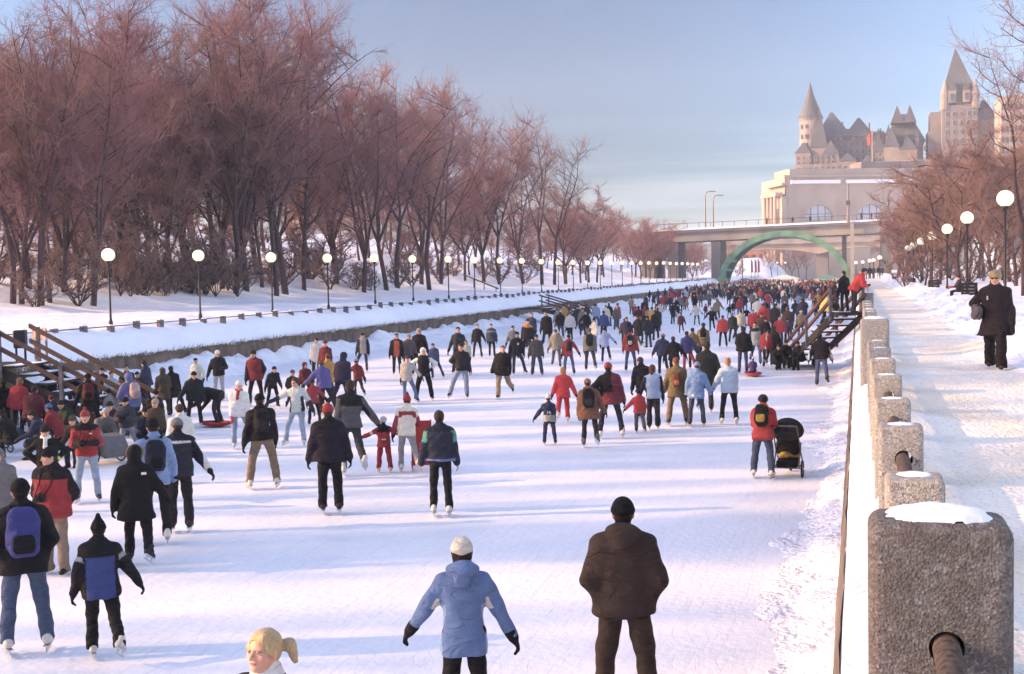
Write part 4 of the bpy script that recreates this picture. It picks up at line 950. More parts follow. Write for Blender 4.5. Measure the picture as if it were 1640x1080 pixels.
# undergrowth shrubs along the foot of the slope
for i in range(74):
    px = -20+i*13.4+rng.uniform(-5, 5); lat = rng.uniform(-42.5, -50); d = ray(px, horiz(px)); y = lat*d.y/d.x
    if i % 5 in (0, 2, 3): continue
    t = put_tree('s', lat, y, bz(lat, y)-0.2, rng.uniform(2.6, 5.2), 'tangled leafless shrub under the trees of the far bank', 'leafless shrubs under the far trees', cat='shrub', name='bare_shrub', sx=1.2)
for i in range(14):
    px = 195+i*14+rng.uniform(-4, 4); x, y, z = ground_hit(px, 470+rng.uniform(-4, 8)); put_tree('s', x, y, z-0.1, rng.uniform(3, 5.5), 'clump of thin upright saplings between the first and third lamps', 'thin saplings between the first and third lamps', cat='shrub', name='sapling_clump', sx=0.8)
for i in range(24):
    px = -40+i*42+rng.uniform(-8, 8); lat = rng.uniform(-48, -60); d = ray(px, horiz(px)); y = lat*d.y/d.x
    put_tree('dsdb'[i % 4], lat, y, bz(lat, y)-0.3, rng.uniform(6, 9.5), 'low rusty tangle of young trees behind the far bank trunks', 'young trees behind the far bank trunks', sx=1.35)
# unseen trees left of view, narrowed and spaced so their shadows streak the ice
off = [(2.3, 1.7, 3), (-1.4, 0.35, 1), (-2.8, 0.3, 1), (5.8, 0.3, 1), (7.3, 0.45, 1), (10.5, 1.8, 3), (14.4, 0.7, 2), (17.5, 1.1, 2), (21.5, 1.3, 2), (27, 1.6, 3), (-6.5, 1.2, 2), (-13, 2.2, 3), (33, 1.8, 2), (39, 2.0, 3), (46, 2.4, 2)]
for yc, rad, n in off:
    for q in range(n):
        x = -46-q*1.3; y = yc+(rng.uniform(-0.25, 0.25)*rad if n > 1 else 0); put_tree('acb'[q % 3], x, y, bz(x, y), 24-q*1.5, 'slim upright bare tree just outside the left edge of the view', 'slim bare trees outside the left edge', name='columnar_tree', sx=max(0.12, rad/5.6))
# right hand park
right = [(1538, 462, 'n', 215, 'large spreading bare tree behind the second and third park lamps', 1.15), (1585, 468, 'n', 290, 'bare tree left of the nearest park lamp', 1.0), (1506, 455, 'n', 280, 'bare tree between the third and fourth park lamps', 1.0),
 (1640, 472, 'f', 70, 'tall bare tree at the right picture edge', 1.0), (1478, 450, 'd', 300, 'rusty low tree by the small park lamps', 1.0), (1452, 447, 'n', 320, 'small bare tree where the park path meets the bridge', 1.0),
 (1705, 482, 'f', -20, 'big tree whose branches reach in from the right edge', 1.2)]
for px, py, v, pyt, lab, sx in right:
    p = at(px, py, 2.65); z = rzf(p.x, p.y); w_ = proj((p.x, p.y, z))[2]; H = (py-pyt)*w_/FPX
    put_tree(v, p.x, p.y, z, H, lab, 'bare trees in the snowy park on the right', sx=sx)
for i in range(26):
    px = 1436+(i % 13)*17+rng.uniform(-6, 6); Y = rng.uniform(75, 140) if px > 1480 else rng.uniform(120, 190); p = atY(px, 450, Y); top = np.interp(px, [1430, 1480, 1540, 1600, 1650], [335, 290, 245, 220, 190])
    z = rzf(p.x, Y); w_ = proj((p.x, Y, z))[2]; H = (horiz(px)-top-rng.uniform(0, 70))*w_/FPX-(z-4)
    put_tree('nfb'[i % 3], p.x, Y, z, max(5, min(26, H)), 'reddish bare tree in the wood behind the park lamps', 'reddish bare trees of the wood on the right', sx=1.2)
for i in range(8):
    px = 1450+i*25; Y = rng.uniform(70, 120); p = atY(px, 450, Y); put_tree('s', p.x, Y, rzf(p.x, Y)-0.1, rng.uniform(2, 4.0), 'low leafless shrub among the park trees', 'leafless shrubs in the park', cat='shrub', name='bare_shrub')
for px, py, H in ((1612, 505, 9), (1600, 490, 8)):
    p = at(px, py, 2.65)
for px, Y, H in ((1018, 238, 12), (1034, 240, 12.5), (1048, 236, 11.5), (1060, 239, 10), (1042, 232, 9), (1026, 230, 10)):
    p = atY(px, 450, Y); put_tree('bdb'[int(Y) % 3], p.x, Y, bz(p.x, Y) if p.x < -27.3 else 1.5, H, 'distant pinkish bare tree against the left end of the bridge deck', 'pinkish trees against the bridge end', sx=1.3)
# trees under and beyond the bridge
for i, (px, Y, H) in enumerate([(1165, 300, 11), (1180, 310, 9), (1100, 285, 13), (1115, 300, 12), (1125, 290, 13), (1228, 372, 12), (1236, 360, 13), (1268, 372, 13), (1280, 360, 12), (1292, 375, 11), (1110, 270, 12), (1095, 265, 12), (1440, 300, 12), (1425, 290, 11)]):
    p = atY(px, 440, Y); put_tree('bdf'[i % 3], p.x, Y, 0.0, H, 'distant bare tree seen under or behind the bridge', 'distant trees under the bridge')
# thin dark handrail going up the far slope
r1 = ground_hit(798, 468); r0 = ground_hit(742, 449); hr = thing('handrail', 'dark sloping handrail on the far snow slope below the trees', 'handrail', (r1[0], r1[1], r1[2]))
dx, dy = r0[0]-r1[0], r0[1]-r1[1]; dz = 4+(horiz(740)-440)/FPX*proj(r0)[2]-r1[2]
MB().tube([(0, 0, 0.3), (dx, dy, dz)], 0.07, 6).build('rail', M['dark_timber'], hr)
for f in (0.05, 0.35, 0.65, 0.95): MB().tube([(dx*f, dy*f, -0.5), (dx*f, dy*f, 0.3+(dz-0.3)*f)], 0.05, 6).build('post', M['dark_timber'], hr)

# ================================================================== PEOPLE: implicit bodies and clothes meshed with surface nets
def lin(h, k=1.0):
    if isinstance(h, str):
        h = h.lstrip('#'); c = [int(h[i:i+2], 16)/255 for i in (0, 2, 4)]
        l = [(x/12.92 if x < 0.04045 else ((x+0.055)/1.055)**2.4) for x in c]; m_ = sum(l)/3
        return tuple(min(0.86, (v*0.8+m_*0.2)*w_+0.004)*k for v, w_ in zip(l, (0.95, 0.90, 0.78)))
    return h
def surface_nets(V, xs, ys, zs):
    s = V < 0; nx, ny, nz = V.shape
    c = np.zeros((nx-1, ny-1, nz-1), np.int8)
    for a in (0, 1):
        for b in (0, 1):
            for d in (0, 1): c += s[a:nx-1+a, b:ny-1+b, d:nz-1+d]
    I, J, K = np.nonzero((c > 0) & (c < 8)); n = len(I)
    if n == 0: return np.zeros((0, 3)), np.zeros((0, 4), int)
    idx = np.full((nx-1, ny-1, nz-1), -1, np.int32); idx[I, J, K] = np.arange(n)
    cor = [(a, b, d) for a in (0, 1) for b in (0, 1) for d in (0, 1)]
    val = {q: V[I+q[0], J+q[1], K+q[2]] for q in cor}
    acc = np.zeros((n, 3)); cnt_ = np.zeros(n)
    for q in cor:
        for ax in range(3):
            if q[ax] == 1: continue
            r = list(q); r[ax] = 1; r = tuple(r); va, vb = val[q], val[r]; m = (va < 0) != (vb < 0)
            t = np.where(m, va/np.where(m, va-vb, 1), 0)
            for k in range(3): acc[:, k] += np.where(m, (q[k]+(t if k == ax else 0)), 0)
            cnt_ += m
    acc /= cnt_[:, None]
    P = np.empty((n, 3))
    for k, (A, g) in enumerate(((xs, I), (ys, J), (zs, K))): P[:, k] = A[g]+(A[g+1]-A[g])*acc[:, k]
    F = []
    e = s[:-1, 1:-1, 1:-1] != s[1:, 1:-1, 1:-1]; i, j, k = np.nonzero(e); j += 1; k += 1; f = s[i, j, k]
    q = np.stack([idx[i, j-1, k-1], idx[i, j, k-1], idx[i, j, k], idx[i, j-1, k]], 1); F.append(np.where(f[:, None], q, q[:, ::-1]))
    e = s[1:-1, :-1, 1:-1] != s[1:-1, 1:, 1:-1]; i, j, k = np.nonzero(e); i += 1; k += 1; f = s[i, j, k]
    q = np.stack([idx[i-1, j, k-1], idx[i-1, j, k], idx[i, j, k], idx[i, j, k-1]], 1); F.append(np.where(f[:, None], q, q[:, ::-1]))
    e = s[1:-1, 1:-1, :-1] != s[1:-1, 1:-1, 1:]; i, j, k = np.nonzero(e); i += 1; j += 1; f = s[i, j, k]
    q = np.stack([idx[i-1, j-1, k], idx[i, j-1, k], idx[i, j, k], idx[i-1, j, k]], 1); F.append(np.where(f[:, None], q, q[:, ::-1]))
    F = np.concatenate(F); F = F[(F >= 0).all(1)]
    return P, F
def mesh_sdf(fn, lo, hi, h):
    lo = np.array(lo, float)-2.5*h; hi = np.array(hi, float)+2.5*h; st = 4
    n = [int(math.ceil((hi[k]-lo[k])/(h*st)))+1 for k in range(3)]
    ax = [lo[k]+np.arange(n[k]*st)*h for k in range(3)]
    cx = [a[st//2::st] for a in ax]
    G = np.stack(np.meshgrid(*cx, indexing='ij'), -1).reshape(-1, 3)
    D = fn(G).reshape(n)
    big = np.repeat(np.repeat(np.repeat(D, st, 0), st, 1), st, 2)
    m = np.abs(D) < h*st*1.9
    M_ = np.repeat(np.repeat(np.repeat(m, st, 0), st, 1), st, 2)
    I, J, K = np.nonzero(M_)
    big[I, J, K] = fn(np.stack([ax[0][I], ax[1][J], ax[2][K]], 1))
    return surface_nets(big, *ax)
def nrm(v): v = np.asarray(v, float); return v/(np.linalg.norm(v)+1e-9)
def smin(a, b, k):
    h = np.clip(0.5+0.5*(b-a)/k, 0, 1); return b*(1-h)+a*h-k*h*(1-h)
def cone(P, a, b, ra, rb):
    a = np.asarray(a, float); b = np.asarray(b, float); ab = b-a; t = np.clip(((P-a)@ab)/(ab@ab+1e-9), 0, 1)
    return np.linalg.norm(P-a-t[:, None]*ab, axis=1)-(ra+(rb-ra)*t)
def ell(P, c, r):
    r = np.asarray(r, float); q = (P-np.asarray(c))/r; return (np.linalg.norm(q, axis=1)-1)*r.min()
def loft(P, zs, ws, ts, yo=None, pw=2.0):
    z = P[:, 2]; w_ = np.interp(z, zs, ws); t_ = np.interp(z, zs, ts); y = P[:, 1]-(np.interp(z, zs, yo) if yo is not None else 0)
    d = ((np.abs(P[:, 0]/w_)**pw+np.abs(y/t_)**pw)**(1/pw)-1)*np.minimum(w_, t_)
    return np.maximum(d, np.maximum(z-zs[-1], zs[0]-z))
def wrinkle(P, seed, f=9.0):
    x, y, z = P[:, 0]*f, P[:, 1]*f, P[:, 2]*f
    w1 = np.sin(y*0.9+seed)+np.cos(x*1.1-seed)
    return (np.sin(z*1.9+w1*1.4+seed*3)*0.5+np.sin(x*2.3+z*1.3+w1+seed*5)*0.3+np.sin(z*4.1-x*2.2+y*3.1+w1*2.1)*0.28)
def RX(a): c, s = math.cos(a), math.sin(a); return np.array([[1, 0, 0], [0, c, -s], [0, s, c]])
def RZ(a): c, s = math.cos(a), math.sin(a); return np.array([[c, -s, 0], [s, c, 0], [0, 0, 1]])
def RY(a): c, s = math.cos(a), math.sin(a); return np.array([[c, 0, s], [0, 1, 0], [-s, 0, c]])

# materials that take colour from the mesh (patterns) or from the object (plain)
def cloth_mat(name, attr, rough=0.85, bump=0.004, sc=60, sheen=0.15):
    m, t, b = newmat(name); N = t.nodes; L = t.links; b.inputs['Roughness'].default_value = rough; setspec(b, 0.2)
    if attr: c = N.new('ShaderNodeVertexColor'); c.layer_name = 'col'; src = c.outputs['Color']
    else: c = N.new('ShaderNodeObjectInfo'); src = c.outputs['Color']
    tc = N.new('ShaderNodeTexCoord'); n = N.new('ShaderNodeTexNoise'); n.inputs['Scale'].default_value = 7; n.inputs['Detail'].default_value = 6; L.new(tc.outputs['Object'], n.inputs['Vector'])
    mr = N.new('ShaderNodeMapRange'); mr.inputs[1].default_value = 0.25; mr.inputs[2].default_value = 0.75; mr.inputs[3].default_value = 0.85; mr.inputs[4].default_value = 1.1; L.new(n.outputs['Fac'], mr.inputs[0])
    mx = N.new('ShaderNodeVectorMath'); mx.operation = 'SCALE'; L.new(src, mx.inputs[0]); L.new(mr.outputs[0], mx.inputs['Scale']); L.new(mx.outputs[0], b.inputs['Base Color'])
    n2 = N.new('ShaderNodeTexNoise'); n2.inputs['Scale'].default_value = sc; n2.inputs['Detail'].default_value = 3; L.new(tc.outputs['Object'], n2.inputs['Vector'])
    n3 = N.new('ShaderNodeTexNoise'); n3.inputs['Scale'].default_value = 4.5; n3.inputs['Detail'].default_value = 3; n3.inputs['Distortion'].default_value = 1.6
    mpp = N.new('ShaderNodeMapping'); mpp.inputs['Scale'].default_value = (1, 1, 2.2) if name != 'hair' else (16, 16, 2.2); L.new(tc.outputs['Object'], mpp.inputs[0]); L.new(mpp.outputs[0], n3.inputs['Vector'])
    b1 = N.new('ShaderNodeBump'); b1.inputs['Distance'].default_value = bump; L.new(n2.outputs['Fac'], b1.inputs['Height'])
    b2 = N.new('ShaderNodeBump'); b2.inputs['Distance'].default_value = 0.05 if name != 'hair' else 0.006; b2.inputs['Strength'].default_value = 1.0; L.new(n3.outputs['Fac'], b2.inputs['Height']); L.new(b1.outputs[0], b2.inputs['Normal']); L.new(b2.outputs[0], b.inputs['Normal'])
    return m
M['cloth'] = cloth_mat('cloth', True); M['cloth_plain'] = cloth_mat('cloth_plain', False); M['knit'] = cloth_mat('knit', False, 0.95, 0.008, 110)
m, t, b = newmat('skin'); c = t.nodes.new('ShaderNodeVertexColor'); c.layer_name = 'col'; t.links.new(c.outputs['Color'], b.inputs['Base Color']); b.inputs['Roughness'].default_value = 0.55; setspec(b, 0.3); b.inputs['Subsurface Weight'].default_value = 0.08; b.inputs['Subsurface Radius'].default_value = (0.02, 0.008, 0.004); M['skin'] = m
M['hair'] = cloth_mat('hair', False, 0.6, 0.012, 40)
M['boot_leather'] = cloth_mat('boot_leather', False, 0.5, 0.002, 30)
M['steel'] = mk('steel', (0.55, 0.57, 0.6), 0.3, metal=0.9)

# shared skates: heel at y=-0.11, toe at +0.16, ankle above origin; blade reaches z=-0.09
def boot_fn(P):
    d = cone(P, (0, -0.015, 0.02), (0, -0.002, 0.10), 0.046, 0.044)
    d = smin(d, cone(P, (0, -0.055, 0.015), (0, 0.085, -0.002), 0.042, 0.036), 0.03); d = smin(d, cone(P, (0, 0.06, 0.0), (0, 0.125, -0.008), 0.038, 0.030), 0.02)
    d = np.maximum(d, -0.035-P[:, 2]); return np.maximum(d, P[:, 2]-0.12)
_bm = {}
for nm, hh in (('near', 0.009), ('far', 0.022)):
    V, F = mesh_sdf(boot_fn, (-0.07, -0.13, -0.05), (0.07, 0.19, 0.2), hh); o = np_mesh('skate', V, F, M['boot_leather']); _bm[nm] = o.data; bpy.data.objects.remove(o)
mb = MB(); mb.prism([(-0.125, -0.098), (-0.10, -0.104), (0.13, -0.104), (0.165, -0.088), (0.16, -0.075), (-0.125, -0.078)], 0.006, 'x', -0.003)
for a, b_ in ((-0.09, -0.03), (0.05, 0.11)): mb.prism([(a, -0.034), (a+0.008, -0.078), (b_-0.008, -0.078), (b_, -0.034)], 0.012, 'x', -0.006)
mb.box((0, 0.02, -0.037), (0.06, 0.24, 0.012), bev=0.003); o = mb.build('blade', M['steel']); _bm['blade'] = o.data; bpy.data.objects.remove(o)
def shoe_fn(P):
    d = cone(P, (0, -0.015, 0.0), (0, -0.005, 0.07), 0.044, 0.042); d = smin(d, cone(P, (0, -0.055, -0.005), (0, 0.11, -0.022), 0.045, 0.036), 0.03)
    return np.maximum(d, -0.05-P[:, 2])
V, F = mesh_sdf(shoe_fn, (-0.07, -0.13, -0.06), (0.07, 0.19, 0.14), 0.012); o = np_mesh('shoe', V, F, M['boot_leather']); _bm['shoe'] = o.data; bpy.data.objects.remove(o)
# hand pointing down -Z from the wrist, palm towards +X(inside), thumb forward +Y; right-hand version
def hand_fn(P, fat=1.0, curl=0.5):
    d = ell(P, (0, 0, -0.055), (0.016*fat, 0.042, 0.052)); d = smin(d, cone(P, (0, 0, 0.03), (0, 0, -0.03), 0.030*fat, 0.028*fat), 0.02)
    for i, (y, L_) in enumerate(((0.030, 0.068), (0.010, 0.078), (-0.010, 0.072), (-0.030, 0.056))):
        a = np.array([0, y, -0.092]); c = curl*(0.8+0.15*i); b_ = a+np.array([-math.sin(c)*0.5, 0.05*(1.5-i)*0.3, -math.cos(c)*1])*L_*0.5
        e = b_+np.array([-math.sin(c*2.1), 0, -math.cos(c*2.1)])*L_*0.55
        f = np.minimum(cone(P, a, b_, 0.0095*fat, 0.009*fat), cone(P, b_, e, 0.009*fat, 0.0078*fat)); d = smin(d, f, 0.006)
    a = np.array([-0.004, 0.030, -0.035]); b_ = np.array([-0.018, 0.058, -0.068]); e = np.array([-0.026, 0.062, -0.098])
    return smin(d, np.minimum(cone(P, a, b_, 0.013*fat, 0.0105*fat), cone(P, b_, e, 0.0105*fat, 0.009*fat)), 0.01)
def glove_fn(P): return smin(hand_fn(P, 1.25, 0.45), cone(P, (0, 0, 0.04), (0, 0, -0.01), 0.042, 0.036), 0.015)
def mitt_fn(P):
    d = ell(P, (-0.004, 0, -0.085), (0.026, 0.046, 0.085)); d = smin(d, cone(P, (0, 0.03, -0.04), (-0.01, 0.06, -0.09), 0.018, 0.015), 0.015); return smin(d, cone(P, (0, 0, 0.04), (0, 0, -0.02), 0.042, 0.036), 0.02)
for nm, fn, hh in (('glove', glove_fn, 0.0055), ('glove_far', glove_fn, 0.013), ('mitt', mitt_fn, 0.012)):
    V, F = mesh_sdf(fn, (-0.08, -0.06, -0.22), (0.05, 0.09, 0.09), hh); o = np_mesh('glove', V, F, M['cloth_plain']); _bm[nm] = o.data; bpy.data.objects.remove(o)

LEGS = {  # (fwd, side, knee, toe-out, foot pitch) left then right
 'stand': ((2, 3, 4, 10, 0), (-2, 4, 4, 10, 0)), 'apart': ((2, 8, 4, 14, 0), (0, 9, 5, 14, 0)), 'wide': ((0, 12, 4, 18, 0), (4, 13, 8, 18, 0)),
 'strideR': ((18, 3, 28, 8, 0), (-16, 8, 32, 25, 30)), 'strideL': ((-16, 8, 32, 25, 30), (18, 3, 28, 8, 0)),
 'glideR': ((10, 2, 20, 5, 0), (-22, 10, 30, 30, 40)), 'glideL': ((-22, 10, 30, 30, 40), (10, 2, 20, 5, 0)),
 'pushR': ((8, 2, 16, 5, 0), (-6, 22, 6, 30, 10)), 'pushL': ((-6, 22, 6, 30, 10), (8, 2, 16, 5, 0)),
 'walk': ((16, 2, 8, 6, 0), (-14, 2, 14, 6, 14)), 'sit': ((82, 8, 84, 8, 0), (80, 10, 80, 8, 0)), 'kneel': ((95, 8, 130, 5, 0), (20, 8, 100, 5, 40)), 'squat': ((100, 14, 125, 10, 0), (95, 14, 120, 10, 0)), 'bent': ((12, 8, 22, 10, 0), (8, 8, 22, 10, 0))}
ARMS = {  # (fwd, side, elbow, twist-in)
 'down': (0, 12, 14, 10), 'loose': (-6, 18, 24, 15), 'pockets': (-12, 19, 58, 62), 'back': (-38, 16, 40, 110), 'out': (4, 38, 14, 0), 'outw': (6, 62, 18, 0), 'hold': (18, 14, 92, 42), 'fwd': (42, 8, 40, 10), 'push': (28, 10, 62, 20),
 'swingf': (32, 10, 38, 20), 'swingb': (-30, 16, 20, 0), 'hip': (-18, 46, 96, 62), 'up': (70, 20, 60, 0), 'side1': (0, 30, 12, 0), 'reach': (10, 36, 20, 0), 'lap': (30, 14, 70, 35), 'lean': (60, 15, 60, 20)}
class Rig:
    def __init__(s, S, legs='stand', armL='down', armR='down', lean=0.0, head=(0, 0), bend=0.0, child=False, sh=1.0, base=None, side=0.0):
        s.S = S; k = S; s.k = k
        hipz = 0.53; Rt = RX(-R(lean)) @ RY(R(side)); s.Rt = Rt; H0 = np.array([0, 0, hipz*k])
        hw = 0.052*k; s.hk = (0.139 if not child else 0.158)*k/0.235      # head scale against a 23.5 cm head
        L = LEGS[legs] if isinstance(legs, str) else legs; s.legs = []
        for sg, (fw, sd, kn, toe, fp) in zip((-1, 1), L):
            fw, sd, kn = R(fw), R(sd), R(kn); th = np.array([sg*math.sin(sd)*math.cos(fw), math.sin(fw), -math.cos(sd)*math.cos(fw)])
            hp = H0+np.array([sg*hw, 0, 0]); kne = hp+th*0.247*k
            a2 = math.atan2(th[1], -th[2])-kn; hs = math.hypot(th[1], th[2]); shn = nrm([th[0]*0.6, math.sin(a2)*hs, -math.cos(a2)*hs]); ank = kne+shn*0.238*k
            s.legs.append([hp, kne, ank, sg, toe, fp])
        low = min((l[2][2]-(0.02*k*math.sin(R(l[5])) if l[5] else 0)) for l in s.legs)
        s.dz = 0.045*k-low if base is None else base-H0[2]
        for l in s.legs:
            for i in range(3): l[i] = l[i]+np.array([0, 0, s.dz])
        s.hip = H0+np.array([0, 0, s.dz])
        tp = lambda p: Rt@(np.array(p)*k-H0)+s.hip
        s.tp = tp; s.neck = tp((0, -0.008, 0.845)); hy, hp_ = R(head[0]), R(head[1]); s.Rh = Rt @ RZ(hy) @ RX(-hp_)
        if lean > 20: s.Rh = RX(-R(lean*0.45)) @ RZ(hy) @ RX(-hp_)
        s.head = s.neck+Rt@np.array([0, 0.008*k, 0.024*k])+s.Rh@np.array([0, 0.012*k, (0.048 if not child else 0.062)*k])
        s.arms = []
        for sg, A in ((-1, armL), (1, armR)):
            fw, sd, el, tw = [R(v) for v in (ARMS[A] if isinstance(A, str) else A)]
            d = np.array([sg*math.sin(sd)*math.cos(fw), math.sin(fw), -math.cos(sd)*math.cos(fw)]); sp = tp((sg*0.100*sh, -0.004, 0.782))
            if lean: d = nrm(RX(-R(lean*0.5))@d)
            h0 = np.array([0, 1.0, 0.15]); h0 = nrm(h0-d*(h0@d)); ii = np.array([-sg, 0, 0.0]); ii = nrm(ii-d*(ii@d)-h0*(ii@h0)*0); hh = nrm(h0*math.cos(tw)+ii*math.sin(tw))
            e = sp+d*0.165*k; f = nrm(d*math.cos(el)+hh*math.sin(el)); wst = e+f*0.148*k
            zax = -f; yax = nrm(np.array([0, 1, 0.3])-f*(np.array([0, 1, 0.3])@f)) if abs(f[1]) < 0.9 else nrm(np.array([-sg, 0, 1.0])-f*(np.array([-sg, 0, 1.0])@f)); xax = np.cross(yax, zax)
            s.arms.append((sp, e, wst, sg, np.stack([xax, yax, zax], 1)))
def base_mat(R3, o): return Matrix(((R3[0, 0], R3[0, 1], R3[0, 2], o[0]), (R3[1, 0], R3[1, 1], R3[1, 2], o[1]), (R3[2, 0], R3[2, 1], R3[2, 2], o[2]), (0, 0, 0, 1)))
SKINC = np.array([0.55, 0.31, 0.22])
def make_person(S, root_loc, rz, label, group=None, h=0.02, rig=None, J=None, T=None, jl=0.46, jb=1.0, jw=1.0, tw=1.0, flare=0.0, hat=None, hair='#3a2a20', hairlen=0, hood=None, gloves='#16161a', skates='#15151a', skate_white=False, shoes=None, zones=None, tzones=None, face=True, scarf=None, skin=1.0, seed=0.0, child=False, vest=False, name='person', trim=None, bare=False, collar=True, noz=False, sides='LR', ponytail=False, sleeve=1.0):
    r = rig; k = S; hk = r.hk; Rh = r.Rh; hc = r.head; near = h < 0.0125
    # ---------- body: one continuous surface
    def head_local(P): return ((P-hc)@Rh)/hk
    def head_fn(P):
        Q = head_local(P); Q = Q.copy(); ax = np.abs(Q[:, 0])
        d = ell(Q, (0, -0.012, 0.030), (0.076, 0.094, 0.086)); d = smin(d, ell(Q, (0, 0.022, -0.045), (0.054, 0.062, 0.066)), 0.035)
        d = smin(d, ell(Q, (0, 0.060, -0.088), (0.024, 0.022, 0.020)), 0.02)
        if face:
            Qa = np.stack([ax, Q[:, 1], Q[:, 2]], 1)
            d = smin(d, cone(Q, (0, 0.082, 0.012), (0, 0.104, -0.026), 0.007, 0.0125), 0.012)
            d = smin(d, ell(Qa, (0.012, 0.092, -0.028), (0.009, 0.010, 0.008)), 0.006)
            d = -smin(-d, ell(Qa, (0.033, 0.098, 0.006), (0.021, 0.020, 0.014)), 0.012)
            d = smin(d, ell(Qa, (0.031, 0.073, 0.004), (0.014, 0.013, 0.011)), 0.003)
            d = smin(d, ell(Qa, (0.026, 0.075, 0.026), (0.030, 0.011, 0.007)), 0.014)
            d = smin(d, ell(Q, (0, 0.082, -0.052), (0.024, 0.010, 0.0045)), 0.004); d = smin(d, ell(Q, (0, 0.080, -0.062), (0.020, 0.010, 0.005)), 0.004)
            d = smin(d, ell(Qa, (0.045, 0.055, -0.022), (0.022, 0.022, 0.022)), 0.02)
            d = smin(d, ell(Qa, (0.077, -0.008, -0.006), (0.010, 0.018, 0.030)), 0.006)
        return d*hk
    def body_fn(P):
        d = head_fn(P); d = smin(d, cone(P, r.neck-r.Rt@np.array([0, 0, 0.02*k]), hc-Rh@np.array([0, 0.012, 0.05])*hk, 0.034*k, 0.031*k), 0.02*k)
        Q = (P-r.hip)@r.Rt+np.array([0, 0, 0.53*k]); Q = Q/k
        d2 = loft(Q, [0.48, 0.53, 0.60, 0.72, 0.79, 0.83, 0.85], [0.07, 0.088, 0.072, 0.088, 0.082, 0.05, 0.028], [0.05, 0.06, 0.05, 0.058, 0.05, 0.036, 0.026])*k
        d = smin(d, d2, 0.02*k)
        for sp, e, w_, sg, Rm in r.arms:
            d = smin(d, np.minimum(cone(P, sp, e, 0.026*k, 0.021*k), cone(P, e, w_, 0.021*k, 0.0145*k)), 0.01*k)
            if bare:
                q = ((P-w_)@Rm)/(k/1.75)
                if sg < 0: q = q*np.array([-1, 1, 1])
                q = q*np.array([1, 1, 1.0]); d = smin(d, hand_fn(q, 1.1, 0.45)*(k/1.75), 0.006)
        for hp, kn, an, sg, toe, fp in r.legs: d = smin(d, np.minimum(cone(P, hp, kn, 0.043*k, 0.029*k), cone(P, kn, an, 0.027*k, 0.018*k)), 0.015*k)
        return d
    pts = np.array([r.neck, hc, hc+Rh@np.array([0, 0, 0.12])*hk, hc+Rh@np.array([0, 0.1, 0])*hk, hc-Rh@np.array([0, 0.1, 0])*hk]+[p for a in r.arms for p in a[:3]]+[p for l in r.legs for p in l[:3]])
    lo, hi = pts.min(0)-0.12*k*0.8, pts.max(0)+0.11*k*0.8
    hb_ = min(h, 0.0145) if face and h < 0.03 else h
    V, F = mesh_sdf(body_fn, lo, hi, hb_)
    C = np.tile(SKINC*skin, (len(V), 1))
    if face:
        Q = head_local(V); ax = np.abs(Q[:, 0]); fr = Q[:, 1] > 0.05
        def paint(m, c, a=1.0): C[m] = C[m]*(1-a)+np.array(c)*a
        paint(fr & (((ax-0.045)/0.03)**2+((Q[:, 2]+0.03)/0.03)**2 < 1), (0.60, 0.25, 0.19), 0.25)
        paint(fr & (((ax-0.031)/0.017)**2+((Q[:, 2]-0.004)/0.0075)**2 < 1), (0.50, 0.42, 0.38), 0.6 if near else 0.0)
        paint(fr & (((ax-0.031)/(0.0085 if near else 0.014))**2+((Q[:, 2]-0.003)/0.006)**2 < 1), (0.08, 0.055, 0.05), 0.85)
        paint(fr & (((ax-0.031)/0.021)**2+((Q[:, 2]-0.0115)/0.0028)**2 < 1), (0.10, 0.05, 0.04), 0.8)
        paint(fr & (((ax-0.032)/0.022)**2+((Q[:, 2]-0.027-0.1*(0.03-ax))/0.0045)**2 < 1), np.array(lin(hair))*0.6+np.array([0.05, 0.03, 0.02]), 0.6)
        paint(fr & ((Q[:, 0]/0.025)**2+((Q[:, 2]+0.057)/0.0095)**2 < 1), (0.48, 0.15, 0.14), 0.75)
        paint(fr & ((Q[:, 0]/0.022)**2+((Q[:, 2]+0.057)/0.0016)**2 < 1), (0.2, 0.06, 0.06), 0.8)
    root = np_mesh(name, V, F, M['skin'], attr=C); root.location = root_loc; root.rotation_euler[2] = rz; tag(root, label, 'person', group)
    def part(nm, fn, lo, hi, col, mat='cloth_plain', hh=None, attr=None):
        V, F = mesh_sdf(fn, lo, hi, hh or h)
        if len(F) == 0: return None
        A = attr(V) if attr else None
        o = np_mesh(nm, V, F, M['cloth'] if A is not None else M[mat], root, attr=A)
        if A is None: o.color = (*lin(col), 1)
        return o
    # ---------- jacket
    if J:
        hem = jl; bz_ = jb
        longc = hem < 0.42
        zs_ = [hem-0.005, hem+0.01, 0.53, 0.61, 0.70, 0.765, 0.80, 0.825, 0.845, 0.862]
        hw_ = 0.110 if not longc else 0.128
        ws_ = np.array([hw_, hw_*1.02, 0.109, 0.098, 0.106, 0.112, 0.104, 0.080, 0.055, 0.044])*jw*bz_
        ts_ = np.array([0.086, 0.090, 0.086, 0.078, 0.081, 0.078, 0.066, 0.052, 0.046, 0.043])*bz_*(1.0 if not longc else 1.06)
        if longc: ws_[0] *= 1.0+flare
        def jf(P):
            Q = ((P-r.hip)@r.Rt)/k+np.array([0, 0, 0.53]); d = loft(Q, zs_, ws_, ts_, pw=2.35)*k
            if not vest:
                for sp, e, w_, sg, Rm in r.arms:
                    w2 = e+(w_-e)*sleeve
                    a_ = np.minimum(cone(P, sp, e, 0.041*k*bz_, 0.040*k*bz_), cone(P, e, w2, 0.040*k*bz_, 0.030*k*bz_)); d = smin(d, a_, 0.034*k)
            if collar: d = smin(d, cone(P, r.neck-r.Rt@np.array([0, 0, 0.005])*k, r.neck+r.Rt@np.array([0, 0, 0.022])*k, 0.044*k, 0.041*k), 0.015*k)
